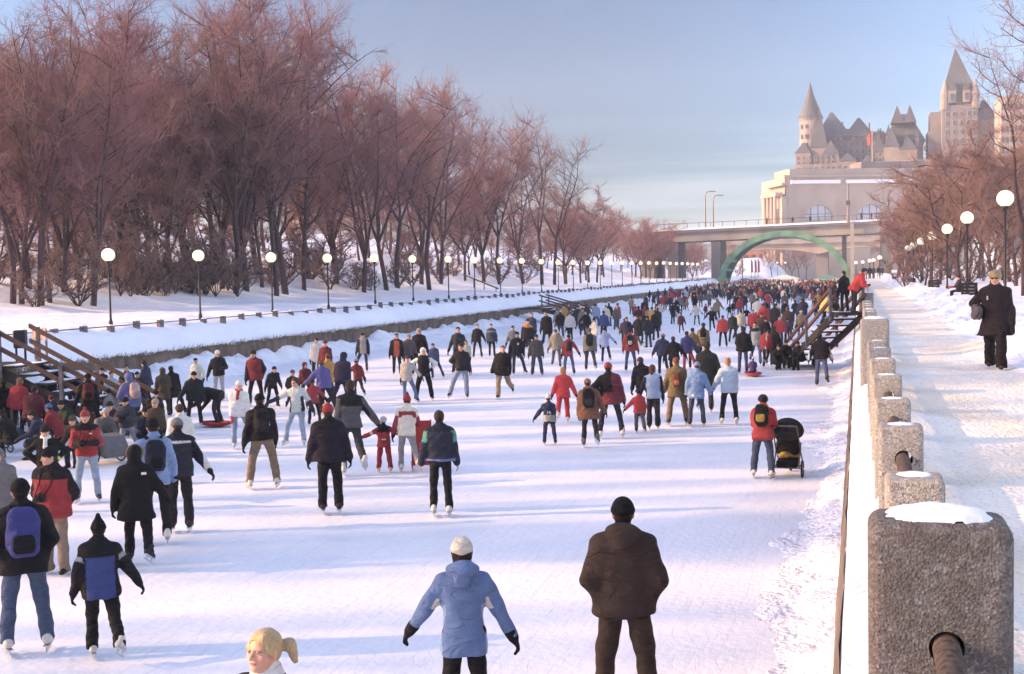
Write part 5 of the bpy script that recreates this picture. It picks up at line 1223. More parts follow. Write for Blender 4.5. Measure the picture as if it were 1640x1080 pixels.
            if hood == 'down':
                c = r.tp((0, -0.062, 0.848)); d = smin(d, ell((P-c)@r.Rt, (0, 0, 0), (0.080*k, 0.050*k, 0.040*k)), 0.012*k)
                c = r.tp((0, -0.090, 0.805)); d = smin(d, ell((P-c)@r.Rt, (0, 0, 0), (0.046*k, 0.026*k, 0.044*k)), 0.012*k)
            if hood == 'up':
                Q2 = head_local(P); hd = ell(Q2, (0, -0.022, 0.018), (0.104, 0.118, 0.122)); hd = smin(hd, ell(Q2, (0, -0.05, -0.09), (0.09, 0.07, 0.06)), 0.04); hd = np.maximum(hd, -ell(Q2, (0, 0.12, -0.01), (0.066, 0.115, 0.092))); d = smin(d, hd*hk, 0.015*k)
            return d+(0.0075+0.003*bz_)*wrinkle(P, seed, 8.0/ k*1.7)*min(1.0, 0.02/h*1.2)
        pp = np.array([r.tp((0, 0, hem)), r.tp((0.14*bz_*jw, 0, hem)), r.tp((-0.14*bz_*jw, 0, hem)), r.tp((0, 0.1, hem)), r.tp((0, -0.1, hem)), r.tp((0, -0.11, 0.84)), r.tp((0.14*jw*bz_, 0, 0.8)), r.tp((-0.14*jw*bz_, 0, 0.8)), r.tp((0, .09, .75)), r.tp((0, -0.09, .75)), r.neck]+[p for a in r.arms for p in a[:3]])
        lo, hi = pp.min(0)-0.052*k*bz_, pp.max(0)+0.052*k*bz_
        if hood == 'up': hi = np.maximum(hi, hc+0.16*hk); lo = np.minimum(lo, hc-0.16*hk)
        at_ = None
        if zones:
            def at_(V):
                Q = ((V-r.hip)@r.Rt)/k+np.array([0, 0, 0.53]); g = {'x': Q[:, 0], 'y': Q[:, 1], 'z': Q[:, 2], 'ax': np.abs(Q[:, 0])}
                dt = loft(Q, zs_, ws_, ts_, pw=2.35); arm = np.zeros(len(V), int); at2 = np.zeros(len(V)); out = np.zeros(len(V))
                for sp, e, w_, sg, Rm in r.arms:
                    d1 = cone(V, sp, e, 0.045*k*bz_, 0.038*k*bz_)/k; d2 = cone(V, e, w_, 0.038*k*bz_, 0.031*k*bz_)/k; da = np.minimum(d1, d2)
                    m = (da < dt-0.002) if True else None
                    t1 = np.clip(((V-sp)@(e-sp))/((e-sp)@(e-sp)), 0, 1); t2 = np.clip(((V-e)@(w_-e))/((w_-e)@(w_-e)), 0, 1); tt = np.where(d1 < d2, t1, 1+t2)
                    m = m & ~((Q[:, 2] > 0.80) & (t1 < 0.12)); arm[m] = sg; at2[m] = tt[m]; out[m] = ((V-(sp+(e-sp)*t1[:, None]))[:, 0]*sg)[m]/k
                Qh = head_local(V); g.update(arm=arm, t=at2, out=out, back=Q[:, 1] < 0, hz=Qh[:, 2], hy=Qh[:, 1], hx=Qh[:, 0])
                A = np.tile(np.array(lin(J)), (len(V), 1))
                for cond, c in zones: A[cond(g)] = np.array(lin(c))
                return A
        part('jacket', jf, lo, hi, J, attr=at_)
    # ---------- trousers
    if T:
        def tf(P):
            Q = ((P-r.hip)@r.Rt)/k+np.array([0, 0, 0.53]); d = loft(Q, [0.455, 0.50, 0.55, 0.61], [0.085, 0.098*tw**0.3, 0.094, 0.084], [0.062, 0.074*tw**0.3, 0.070, 0.06])*k
            for hp, kn, an, sg, toe, fp in r.legs:
                sd_ = nrm(an-kn); kl = an+sd_*(0.004*k if not shoes else 0.018*k)
                a_ = np.minimum(cone(P, hp-np.array([0, 0, 0.01*k]), kn, 0.053*k*tw**0.5, 0.039*k*tw), cone(P, kn, kl, 0.038*k*tw, max(0.036*k*tw*(1+flare), 0.037*k))); a_ = np.maximum(a_, (P-kl)@sd_); d = smin(d, a_, 0.02*k)
                d = np.maximum(d, -(cone(P, an-(an-kn)*-0.3, an+(an-kn)*0.3, 0.0, 0.0))) if False else d
            return d+0.0090*wrinkle(P, seed+4, 11.0/k*1.7)*min(1.0, 0.02/h*1.2)
        pp = np.array([r.hip, r.tp((0, 0, 0.61))]+[p for l in r.legs for p in l[:3]]); lo, hi = pp.min(0)-0.075*k*tw, pp.max(0)+0.075*k*tw
        ta = None
        if tzones:
            def ta(V):
                q = V/k; A = np.tile(np.array(lin(T)), (len(V), 1))
                for cond, c in tzones: A[cond({'x': q[:, 0], 'y': q[:, 1], 'z': q[:, 2], 'ax': np.abs(q[:, 0])})] = np.array(lin(c))
                return A
        part('trousers', tf, lo, hi, T, attr=ta)
    # ---------- hair
    hh_ = min(h, 0.012) if h < 0.02 else h
    def b_head(pad=0.17): return hc-pad*hk*np.ones(3), hc+pad*hk*np.ones(3)
    if hair and hood != 'up':
        def hf(P):
            Q = head_local(P); d = ell(Q, (0, -0.016, 0.034), (0.084, 0.101, 0.093)); d = smin(d, ell(Q, (0, -0.055, -0.02), (0.066, 0.05, 0.055)), 0.02)
            d = np.maximum(d, -(ell(Q, (0, 0.105, -0.022 if not ponytail else -0.008), (0.068, 0.085, 0.078 if not ponytail else 0.086)))); d = np.maximum(d, -0.055-Q[:, 2])
            if hairlen > 0:
                d = smin(d, cone(Q*np.array([0.62, 1, 1]), (0, -0.045, 0.0), (0, -0.075, -0.08-0.14*hairlen), 0.052, 0.038), 0.02)
                Qa = np.stack([np.abs(Q[:, 0]), Q[:, 1], Q[:, 2]], 1); d = smin(d, cone(Qa, (0.068, 0.0, 0.0), (0.064, 0.0, -0.06-0.05*hairlen), 0.020, 0.014), 0.015)
            if ponytail:
                d = smin(d, cone(Q, (-0.045, 0.055, 0.085), (0.074, 0.035, 0.02), 0.022, 0.020), 0.015); d = smin(d, cone(Q, (-0.045, 0.055, 0.085), (-0.078, 0.02, 0.0), 0.020, 0.016), 0.015)
                d = smin(d, ell(Q, (-0.055, -0.118, 0.025), (0.036, 0.036, 0.036)), 0.004); d = smin(d, cone(Q, (-0.075, -0.135, 0.03), (-0.115, -0.140, -0.055), 0.036, 0.018), 0.014)
            if near: d = d+0.0011*np.sin(Q[:, 0]*330+Q[:, 2]*40+np.sin(Q[:, 1]*40)*1.8)+0.0016*np.sin(Q[:, 1]*90+Q[:, 2]*70)
            return d*hk
        lo, hi = b_head(0.19+0.18*hairlen); part('hair', hf, lo, hi, hair, 'hair', hh_)
    # ---------- hat
    if hat:
        kind, hcol = hat[0], hat[1]
        def htf(P):
            Q = head_local(P); base = ell(Q, (0, -0.014, 0.036), (0.088, 0.106, 0.100))
            if kind in ('beanie', 'pom', 'peak', 'tall'):
                top = 0.0
                if kind == 'tall': base = smin(base, cone(Q, (0, -0.02, 0.10), (0.0, -0.03, 0.19), 0.055, 0.026), 0.03)
                d = np.maximum(base, 0.022-0.28*Q[:, 1]*-1*0.3-Q[:, 2]-0.02*(Q[:, 1] < -0.02)); d = smin(d, np.maximum(ell(Q, (0, -0.014, 0.032), (0.094, 0.112, 0.060)), np.abs(Q[:, 2]-0.034)-0.02), 0.006)
                if kind == 'pom': d = smin(d, ell(Q, (0, -0.02, 0.155), (0.034, 0.034, 0.032)), 0.006)
                d = np.maximum(d, 0.004-Q[:, 2]-0.5*np.clip(-Q[:, 1], 0, 0.1))
            elif kind == 'flaps':
                d = np.maximum(base, 0.022-Q[:, 2]); Qa = np.stack([np.abs(Q[:, 0]), Q[:, 1], Q[:, 2]], 1); d = smin(d, cone(Qa, (0.082, 0.0, 0.03), (0.080, 0.005, -0.07), 0.024, 0.014), 0.012); d = smin(d, np.maximum(ell(Q, (0, -0.02, 0.03), (0.098, 0.116, 0.050)), np.abs(Q[:, 2]-0.03)-0.026), 0.01)
            elif kind == 'cap':
                d = np.maximum(base, 0.03-Q[:, 2]); d = smin(d, ell(Q, (0, 0.105, 0.034), (0.062, 0.062, 0.008)), 0.008)
            elif kind == 'helmet':
                d = np.maximum(ell(Q, (0, -0.010, 0.034), (0.104, 0.122, 0.112)), 0.010-Q[:, 2]-0.45*np.clip(-Q[:, 1], 0, 0.1))
            elif kind == 'band':
                d = np.maximum(ell(Q, (0, -0.014, 0.036), (0.090, 0.108, 0.100)), np.abs(Q[:, 2]-0.022)-0.022)
            else: d = base
            return d*hk
        lo, hi = b_head(0.24 if kind in ('tall', 'pom') else 0.18); part('hat', htf, lo, hi, hcol, 'knit' if kind != 'helmet' else 'boot_leather', hh_)
    if hood == 'fur':
        def ff(P):
            Q = head_local(P); d = ell(Q, (0, -0.030, 0.010), (0.112, 0.120, 0.126)); d = smin(d, ell(Q, (0, -0.05, -0.09), (0.10, 0.08, 0.06)), 0.04); d = np.maximum(d, -ell(Q, (0, 0.12, -0.01), (0.062, 0.12, 0.088))); return d*hk
        lo, hi = b_head(0.2); part('hood', ff, lo, hi, hat[1] if hat else J, 'cloth_plain', hh_)
    if trim:
        def rf_(P):
            Q = head_local(P); rad = np.sqrt((Q[:, 0]/0.92)**2+(Q[:, 2]-0.012)**2); d = np.sqrt((rad-0.108)**2+(Q[:, 1]-0.030+0.35*np.abs(Q[:, 2])*0)**2)-0.026
            return (d+0.006*np.sin(Q[:, 0]*190+Q[:, 1]*120)*np.sin(Q[:, 2]*170+Q[:, 1]*90))*hk
        lo, hi = b_head(0.2); part('fur_trim', rf_, lo, hi, trim, 'knit', hh_)
    if scarf:
        def sf(P):
            Q = ((P-r.neck)@r.Rt)/k; rad = np.sqrt(Q[:, 0]**2+(Q[:, 1]*1.0)**2); d = np.sqrt((rad-0.040)**2+((Q[:, 2]-0.004)*0.8)**2)-0.021
            d = smin(d, cone(Q, (0.01, 0.062, -0.01), (0.02, 0.090, -0.10), 0.022, 0.026), 0.015); return d*k+0.003*wrinkle(P, seed+2, 14)
        part('scarf', sf, r.neck-0.12*k, r.neck+0.12*k, scarf, 'knit', hh_)
    # ---------- gloves and skates share meshes
    if gloves and not bare:
        for sp, e, w_, sg, Rm in r.arms:
            me = _bm['mitt' if gloves[0] == 'm' else ('glove' if near else 'glove_far')]; o = bpy.data.objects.new('glove' if gloves[0] != 'm' else 'mitten', me); COL.objects.link(o); o.parent = root
            sc = (k/1.75 if not child else k/1.5)*1.25; mtx = base_mat(Rm, w_) @ Matrix.Diagonal((sc*sg, sc, sc, 1)); o.matrix_local = mtx; o.color = (*lin(gloves.lstrip('m')), 1)
    for hp, kn, an, sg, toe, fp in r.legs:
        sc = k/1.75*(1.08 if not child else 1.1); Rf = RZ(-sg*R(toe)) @ RX(-R(fp))
        if shoes: me = _bm['shoe']; c = shoes
        else: me = _bm['near' if h < 0.02 else 'far']; c = skates
        o = bpy.data.objects.new('boot' if shoes else 'skate', me); COL.objects.link(o); o.parent = root; o.matrix_local = base_mat(Rf, an-np.array([0, 0, 0.002 if shoes else 0.01])) @ Matrix.Diagonal((sc, sc, sc, 1)); o.color = (*lin(c), 1)
        if not shoes: b2_ = bpy.data.objects.new('blade', _bm['blade']); COL.objects.link(b2_); b2_.parent = o
    return root
CAMXY = np.array([CAM.x, CAM.y])
PEOPLE = []
def person(px, yb, yt, yaw, label, legs='stand', armL='down', armR='down', lean=2, head=(0, 0), H=None, z=0.0, child=None, hat=None, shoes=None, group='skaters on the frozen canal', Y=None, base=None, hs=1.0, side=0.0, hq=1.0, **kw):
    """px, feet row, head-top row of the photograph (feet may be hidden: then give H)"""
    if Y is not None:
        g_ = atY(px, yt, Y); loc = Vector((g_.x, g_.y, z)); tot = H or (g_.z-z)
    elif yb is None:
        hz_ = z+H; g_ = at(px, yt, hz_) if Y is None else atY(px, yt, Y); loc = Vector((g_.x, g_.y, z)); tot = H
    else:
        g_ = at(px, yb, z); loc = g_; wd = proj(g_)[2]
        tot = H or (yb-yt)/FPX*wd*1.0
        for _ in range(4):
            q = proj((g_.x, g_.y, z+tot)); tot *= (yb-yt)/(yb-q[1]) if not H else 1
    w_ = proj(loc)[2]
    ln = lean if lean else 0
    Sx = tot/(1.0-0.28*(1-math.cos(R(ln)))) - (0.09 if not shoes else 0.03) - (0.02 if hat and hat[0] not in ('tall', 'pom') else (0.07 if hat else 0))
    if isinstance(legs, str) and legs in ('sit', 'kneel', 'squat'): Sx = H*1.0 if H and H > 1.2 else 1.65
    Sx *= hs
    if yt < 640 and 'sit' != legs and group == 'skaters on the frozen canal' and z == 0.0:
        q_ = random.Random(int(px*7+yt)); jit = lambda A: tuple(v+q_.uniform(-9, 9) for v in (ARMS[A] if isinstance(A, str) else A)); armL, armR = jit(armL), jit(armR)
        if legs == 'stand': legs = q_.choice(['stand', 'strideR', 'strideL', 'apart', 'glideR', 'pushL', 'walk', 'pushR'])
        L_ = LEGS[legs]; legs = tuple((a_+q_.uniform(-5, 5), b_+q_.uniform(-1, 3), c_+q_.uniform(0, 8), d_, e_) for a_, b_, c_, d_, e_ in L_)
        head = (head[0]+q_.uniform(-28, 28), head[1]+q_.uniform(-4, 12)); lean = lean+q_.uniform(-1, 7); ln = lean
        if yb is None or True: side = side+q_.uniform(-4, 4)
    if child is None: child = Sx < 1.33
    d = nrm([loc.x-CAM.x, loc.y-CAM.y]); view = math.atan2(d[1], d[0])-math.pi/2
    rig = Rig(Sx, legs, armL, armR, lean, head, child=child, base=base, side=side)
    up = 0.062*(Sx/1.75) if not shoes else 0.0
    h = max(0.0095, min(0.05, w_/1150))*hq
    loc = Vector((loc.x, loc.y, z+up+(0.0)))
    o = make_person(Sx, loc, view+R(yaw), label, group, h=h, rig=rig, hat=hat, child=child, shoes=shoes, seed=px*0.37, **kw)
    PEOPLE.append((o, rig, Sx, w_)); return o, rig, Sx
def to_world(o, p): 
    c, s = math.cos(o.rotation_euler[2]), math.sin(o.rotation_euler[2]); return Vector((o.location.x+c*p[0]-s*p[1], o.location.y+s*p[0]+c*p[1], o.location.z+p[2]))
def backpack(pr, label, col='#1a1a1f', col2=None, size=1.0, wide=1.0, low=0.0):
    o, rig, S = pr; w_ = PEOPLE[-1][3]; h = max(0.010, min(0.03, w_/1150)); k = S*size
    c = rig.tp((0, -0.135*1.0, 0.70-low)); Rt = rig.Rt
    t = thing('backpack', label, 'backpack', to_world(o, c), o.rotation_euler[2])
    def bf(P):
        q = (P@Rt)/k; d = ((np.abs(q[:, 0]/(0.085*wide))**3+np.abs(q[:, 1]/0.058)**3+np.abs(q[:, 2]/0.135)**3)**(1/3)-1)*0.05
        d = smin(d, ((np.abs(q[:, 0]/(0.065*wide))**3+np.abs((q[:, 1]+0.055)/0.028)**3+np.abs((q[:, 2]+0.045)/0.065)**3)**(1/3)-1)*0.025, 0.012); return (d+0.003*wrinkle(q, 2.0, 20))*k
    V, F = mesh_sdf(bf, (-0.11*k, -0.13*k, -0.17*k), (0.11*k, 0.09*k, 0.17*k), h); b_ = np_mesh('bag', V, F, M['cloth_plain'], t); b_.color = (*lin(col), 1)
    def pf(P):
        q = (P@Rt)/k; return (((np.abs(q[:, 0]/(0.055*wide))**4+np.abs((q[:, 1]+0.075)/0.016)**4+np.abs((q[:, 2]-(-0.05))/0.05)**4)**(1/4)-1)*0.014)*k
    V, F = mesh_sdf(pf, (-0.09*k, -0.13*k, -0.12*k), (0.09*k, -0.03*k, 0.04*k), h)
    if len(F): q_ = np_mesh('pocket', V, F, M['cloth_plain'], t); q_.color = (*lin(col2 or col), 1)
    for sg in (-1, 1):
        pts = []
        for u in np.linspace(0, 1, 9):
            a = math.pi*u; p = np.array([sg*(0.055+0.02*math.sin(a)), 0.06+0.155*math.sin(a)**0.8-0.03*u, 0.145-0.0*u-0.26*u+0.05*math.sin(a)]); pts.append(Rt@(p*S))
        s_ = MB().tube(pts, 0.013*S, 6).build('strap', M['cloth_plain'], t, smooth=True); s_.color = (*lin(col2 or col), 1)
    return t
# ================================================================== PEOPLE OF THE FOREGROUND
B1 = '#1b181d'
person(1003, 1157, 787, 0, 'man in dark brown hooded jacket and black cap standing nearest, hands in pockets', 'apart', 'pockets', 'pockets', hat=('beanie', '#0d0c10'), J='#392c2b', T='#3a2d26', jl=0.475, jb=1.16, jw=1.12, tw=1.22, hood='down', gloves=None, hair='#1a1412', hs=1.0)
o = person(747, 1198, 850, 0, 'woman in blue jacket and white knit hat with both arms held out', 'stand', (6, 31, 24, 0), (2, 25, 12, 0), hat=('beanie', '#d8d2ca'), J='#5a7ab8', T='#17151a', jl=0.44, jb=0.98, hood='down', gloves='#101014', hair='#2b1a14', hairlen=0.25, skates='#d8d8d8',
 zones=[(lambda g: (g['ax'] > 0.104-0.02*np.clip((g['z']-0.52)/0.12, 0, 1)) & (g['arm'] == 0) & (g['z'] < 0.68), '#86a8d8'), (lambda g: (g['arm'] != 0) & (g['t'] > 0.42) & (g['t'] < 0.80) & (g['out'] < -0.010), '#d6d3cd')])
person(426, None, 995, 138, 'blonde woman with a ponytail in white jacket looking down to the left', 'stand', 'down', 'down', head=(0, -10), H=1.93, z=0.0, hs=1.0, J='#e6e4ec', T='#20202a', hair='#c4aa80', ponytail=True, jb=1.0, gloves=None, skin=1.15, hood=None, hq=0.45,
 zones=[(lambda g: (g['z'] > 0.815) & (g['z'] < 0.842) & (g['ax'] > 0.02), '#15151a'), (lambda g: (g['z'] < 0.80) & (g['z'] > 0.74) & (g['y'] > 0) & (g['ax'] < 0.05), '#15151a')])
person(166, 1056, 812, 2, 'skater in tall black hat and jacket with a royal blue back panel', 'strideR', 'loose', 'side1', hat=('tall', '#131117'), J='#17151c', T='#141217', jl=0.44, jb=1.1, jw=1.1, tw=1.15, gloves='#15151a', skates='#c9c9cf', hair='#15110f',
 zones=[(lambda g: (g['arm'] == 0) & (g['back']) & (g['z'] < 0.735) & (g['ax'] < 0.098), '#2c3f86'), (lambda g: (g['arm'] != 0) & (g['t'] > 0.30) & (g['t'] < 0.5), '#9a9aa8')])
q = person(44, 1048, 758, 2, 'man in black jacket and blue jeans carrying a blue backpack at lower left', 'apart', 'pockets', 'pockets', hat=('beanie', '#0f0e12'), J='#1a181e', T='#41557c', jl=0.46, jb=1.12, jw=1.05, tw=1.1, skates='#d2d2d8', gloves=None, hair='#1c1512')
backpack(q, 'royal blue and black backpack on the man in blue jeans at lower left', '#2c3384', '#15131c', 1.08)
person(90, 920, 708, 150, 'man in red and black parka with beige trousers and black cap looking left', 'stand', 'pockets', 'pockets', head=(-35, 0), hat=('beanie', '#17141a'), J='#9c2330', T='#8c7a6c', jl=0.46, jb=1.15, jw=1.08, tw=1.15, shoes='#1a1718', gloves=None, zones=[(lambda g: (g['z'] > 0.755) & (g['arm'] == 0), '#1f1a20'), (lambda g: (g['arm'] != 0) & (g['out'] > 0.004) & (g['t'] < 2.1), '#201a20')])
q = person(222, 906, 706, -4, 'skater in long black coat with a fur trimmed hood pushing off on one leg', 'strideR', 'loose', 'side1', hood='up', trim='#8a6f55', J='#121016', T='#121015', jl=0.38, jb=1.12, jw=1.05, tw=1.1, skates='#20202a', gloves='#1a1a22')
q = person(252, 872, 664, 5, 'person in light blue jacket and black knit hat behind the fur hooded skater', 'stand', 'down', 'down', hat=('beanie', '#15131a'), J='#7b9bd6', T='#1b1a22', skates='#dcdce0', jb=1.05)
backpack(q, 'small navy backpack on the light blue jacket', '#1e2236', '#14151f', 0.95)
person(290, 853, 664, -4, 'man in navy jacket with white shoulder stripe and grey knit hat', 'stand', 'down', 'side1', head=(25, 10), hat=('beanie', '#77777f'), J='#30313e', T='#2b2629', jl=0.47, jb=1.12, jw=1.04, tw=1.15, gloves='#14141a', skates='#2a2a2e', lean=8,
 zones=[(lambda g: (g['arm'] == 0) & (g['z'] > 0.765) & (g['z'] < 0.785) & g['back'], '#d8d8e0'), (lambda g: (g['arm'] == 0) & (g['z'] > 0.785), '#1e2030'), (lambda g: (g['arm'] != 0), '#1f2133'), (lambda g: (g['arm'] != 0) & (g['out'] > 0.034) & (g['t'] > 0.1), '#d8d8e0')])
person(142, 806, 646, 176, 'photographer in red and black jacket with pale jeans and a striped knit hat', 'apart', 'hold', 'hold', hat=('pom', '#9a3a40'), J='#a82a30', T='#8ea7cc', jl=0.50, jb=1.06, skates='#3a3034', gloves='#1a171c', hair='#2a1c14', zones=[(lambda g: (g['z'] > 0.78) & (g['arm'] == 0), '#241d24'), (lambda g: (g['arm'] != 0) & (g['t'] > 1.25), '#241d24')])
person(72, None, 674, 185, 'woman in black coat with a white scarf and a black knit hat', 'stand', 'hip', 'hip', H=1.62, hat=('beanie', '#2a2028'), J='#16141a', T='#1a181e', jl=0.40, scarf='#dcdce6', gloves='#b8e23a', head=(-20, 10))
person(-4, None, 712, 170, 'person in a grey hooded coat cut off by the left picture edge', 'stand', 'down', 'down', H=1.72, hood='up', J='#77767c', T='#2a2a32', jl=0.42, jb=1.1)
q = person(423, 783, 624, 2, 'man in black jacket and khaki trousers standing with feet apart, small black pack', 'wide', 'down', 'down', hat=('beanie', '#121015'), J='#151318', T='#7d6b5c', jl=0.50, jb=1.14, jw=1.06, tw=1.15, skates='#d0ccc8', gloves='#121216')
backpack(q, 'flat black backpack on the man with khaki trousers', '#131217', '#26252b', 0.95)
person(530, 824, 641, 0, 'skater in purple-black jacket, red knit hat and black trousers', 'stand', 'loose', 'loose', hat=('beanie', '#a02530'), J='#241c2c', T='#151318', jl=0.47, jb=1.16, jw=1.1, tw=1.15, skates='#24242c', gloves='#121216', zones=[(lambda g: (g['z'] > 0.77) & (g['arm'] == 0), '#1a161e')])
person(563, 762, 602, 8, 'bareheaded man in grey and black fleece holding a child by the hand', 'strideR', 'down', 'side1', J='#54545e', T='#33363f', jl=0.50, jb=1.05, jw=1.08, hair='#3a251b', skates='#c5c5cc', gloves='#2a2428', zones=[(lambda g: (g['z'] > 0.72) & (g['arm'] == 0), '#1d1c22'), (lambda g: (g['arm'] != 0) & (g['out'] < -0.005), '#1d1c22')])
person(616, 757, 663, 0, 'small child in red snowsuit and white helmet held between two adults', 'apart', 'outw', 'outw', hat=('helmet', '#c8cad6'), J='#a02632', T='#9c1c2c', jl=0.46, jb=1.15, tw=1.3, skates='#d0d0d6', gloves='#26242c', zones=[(lambda g: (g['z'] > 0.74) & (g['arm'] == 0), '#221e28'), (lambda g: (g['arm'] != 0) & (g['t'] > 0.7) & (g['t'] < 1.0), '#d8d8d8')])
person(653, 758, 622, 6, 'woman in white and red jacket and red hat pushing a red sled chair', 'strideR', 'down', 'push', hat=('tall', '#a02030'), J='#ded6ce', T='#8f8d98', jl=0.47, jb=1.06, skates='#d5d5da', hair='#4a2a1c', zones=[(lambda g: (g['z'] > 0.70) & (g['z'] < 0.775) & (g['ax'] > 0.028+0.7*(0.775-g['z'])) & (g['arm'] == 0), '#96263a'), (lambda g: (g['z'] > 0.735) & (g['z'] < 0.785) & (g['arm'] == 0), '#96263a'), (lambda g: (g['arm'] != 0) & (g['t'] > 0.35), '#96263a')])
person(707, 828, 653, -2, 'bareheaded man in navy and teal jacket and black trousers, back turned', 'stand', 'loose', 'down', J='#2c3046', T='#16151a', jl=0.515, jb=1.12, jw=1.08, hair='#3a221a', skates='#cfcfd4', bare=True, zones=[(lambda g: (g['z'] > 0.79) & (g['arm'] == 0), '#1f2235'), (lambda g: (g['arm'] != 0) & (g['t'] < 0.62) & (g['out'] > -0.012), '#4f9a92'), (lambda g: (g['z'] < 0.535) & (g['arm'] == 0), '#6478c0')])
q = person(1222, 767, 627, -8, 'person in red jacket, blue trousers and black helmet bent over a stroller', 'stand', 'push', 'push', lean=20, hat=('helmet', '#17151a'), J='#b03036', T='#3f4c70', jl=0.44, jb=1.12, jw=1.0, tw=1.15, skates='#d8d6d4', gloves='#17151a')
pusher = q
backpack(q, 'black and yellow backpack worn by the person pushing the stroller', '#15131a', '#a88a2a', 1.0)
person(1315, 617, 530, -3, 'man in black jacket with pale arm stripes and blue jeans walking by the right stairs', 'stand', 'loose', 'down', J='#19171d', T='#46598a', jl=0.50, jb=1.1, jw=1.08, hair='#1c1512', shoes='#3a3238', gloves='#121216', zones=[(lambda g: (g['arm'] != 0) & (g['out'] > 0.028) & (g['t'] > 0.5), '#c9c9d4')])
# the walking woman on the path
wz = rzf(2.0, 19.0)
person(1594, 592, 425, 174, 'woman in long dark coat and fur hat walking towards us on the snowy path', 'walk', 'down', 'hip', H=None, z=wz, hat=('helmet', '#a58c68'), J='#2b2027', T='#1d161c', jl=0.36, jb=1.12, jw=1.04, flare=0.12, tw=1.35, shoes='#4a2a22', gloves='m#1c1a2a', hair='#3a261c', trim=None, group='', skin=1.1, hq=0.75)
# ================================================================== LEFT GROUP
G = 'skaters on the frozen canal'
person(384, 720, 603, 178, 'woman in white jacket, white hat and red mittens facing us', 'stand', 'down', 'down', hat=('beanie', '#e0dfe2'), J='#e2e2ec', T='#7f97bd', jl=0.47, gloves='m#c03040', skates='#cfcfd6', scarf='#a03a40', hair='#3a2a20')
person(478, 716, 598, 168, 'woman in pale jacket with navy sides gliding with arms spread', 'pushR', 'reach', 'outw', hat=('band', '#2a2228'), J='#c2ced6', T='#8ba3c6', jl=0.50, skates='#d6d6dc', gloves='#2a2a3c', hair='#4a2c1e', hairlen=0.3, zones=[(lambda g: (g['ax'] > 0.07) & (g['z'] < 0.72) & (g['arm'] == 0), '#2a2c44'), (lambda g: (g['arm'] != 0) & (g['t'] > 1.0), '#2a2c44')])
person(313, 685, 590, 180, 'man in dark green padded jacket standing beside a bent child', 'apart', 'loose', 'side1', hat=('beanie', '#16181a'), J='#1c2426', T='#1a1a20', jl=0.46, jb=1.2, jw=1.1, skates='#c8c8ce')
person(350, 683, 634, 60, 'child in black bending down over a red sled', 'bent', 'fwd', 'fwd', lean=75, H=1.15, hs=1.15, J='#17151a', T='#2a2a30', jb=1.2, hat=('beanie', '#17151a'), skates='#2a2a30')
person(352, 642, 557, 180, 'person in white hat and black jacket with pale trousers by the snow pile', 'stand', 'hold', 'down', hat=('beanie', '#e8e8f0'), J='#1e1b20', T='#a5a7b8', jl=0.48, jb=1.1)
person(317, 640, 568, 150, 'person in white jacket and black cap half hidden behind the green jacket', 'stand', 'loose', 'down', hat=('beanie', '#17171c'), J='#cdd4d6', T='#2a2a32', jb=1.05)
person(411, 652, 557, 165, 'tall man in red vest with dark sleeves and black hat beside the snow bank', 'apart', 'pockets', 'down', hat=('beanie', '#202226'), J='#7e2430', T='#1e1c24', jl=0.46, jb=1.15, zones=[(lambda g: (g['arm'] != 0), '#222634')])
person(437, 655, 580, 200, 'person in navy leaning forward behind the man in the red vest', 'bent', 'fwd', 'down', lean=30, J='#1d2030', T='#1a1a22', hat=('beanie', '#1d2030'))
person(470, 660, 588, 190, 'man in dark green jacket and grey hat behind the gliding woman', 'stand', 'down', 'pockets', J='#26302e', T='#2a2a30', hat=('beanie', '#5a5c60'), jb=1.1)
person(491, 645, 578, 185, 'child in dark red snowsuit and dark hood left of the purple jacket', 'apart', 'loose', 'loose', J='#5a1e28', T='#3a1a24', hood='up', jb=1.2, tw=1.3)
person(504, 682, 604, 0, 'boy in red jacket and black trousers walking beside the pale jacketed woman', 'stand', 'down', 'reach', J='#9a2a36', T='#1b191f', jl=0.47, hair='#241a16', skates='#2a2a32')
person(519, 665, 573, 10, 'woman in purple jacket with a short brown haircut', 'stand', 'reach', 'down', J='#5450a0', T='#24222c', jl=0.47, jb=1.15, hair='#5a3f2a')
person(526, 652, 562, 30, 'person in orange-yellow jacket and brown hat behind the purple one', 'stand', 'down', 'down', J='#c08a3a', T='#23202a', jl=0.44, hat=('beanie', '#6a4a3a'), jb=1.1)
person(508, 612, 537, 170, 'person in cream sweater against the dark wall', 'stand', 'down', 'loose', J='#c8c9d0', T='#2a2a34', jl=0.44, hair='#241c1a')
person(523, 620, 541, 160, 'person in dark red jacket next to the cream sweater', 'stand', 'down', 'down', J='#6a2230', T='#26242e', hat=('beanie', '#7a2230'))
person(549, 660, 560, -30, 'person in dark purple hooded jacket with a pink bag', 'strideL', 'down', 'down', J='#2c2944', T='#2a2c40', hood='up', jb=1.1, lean=10)
person(574, 640, 570, 10, 'child in red and black jacket wearing a pale hat, hurrying right', 'strideR', 'reach', 'down', J='#7c2630', T='#2c3046', hat=('beanie', '#a8a8b4'))
person(583, 597, 530, 178, 'man in grey sweater with black sleeves standing alone near the wall', 'stand', 'loose', 'loose', J='#9a9aa0', T='#383a5a', hair='#241a18', jb=1.08, jw=1.08, hat=('beanie', '#2a2224'), zones=[(lambda g: (g['arm'] != 0) | (g['ax'] > 0.075), '#241f26')])
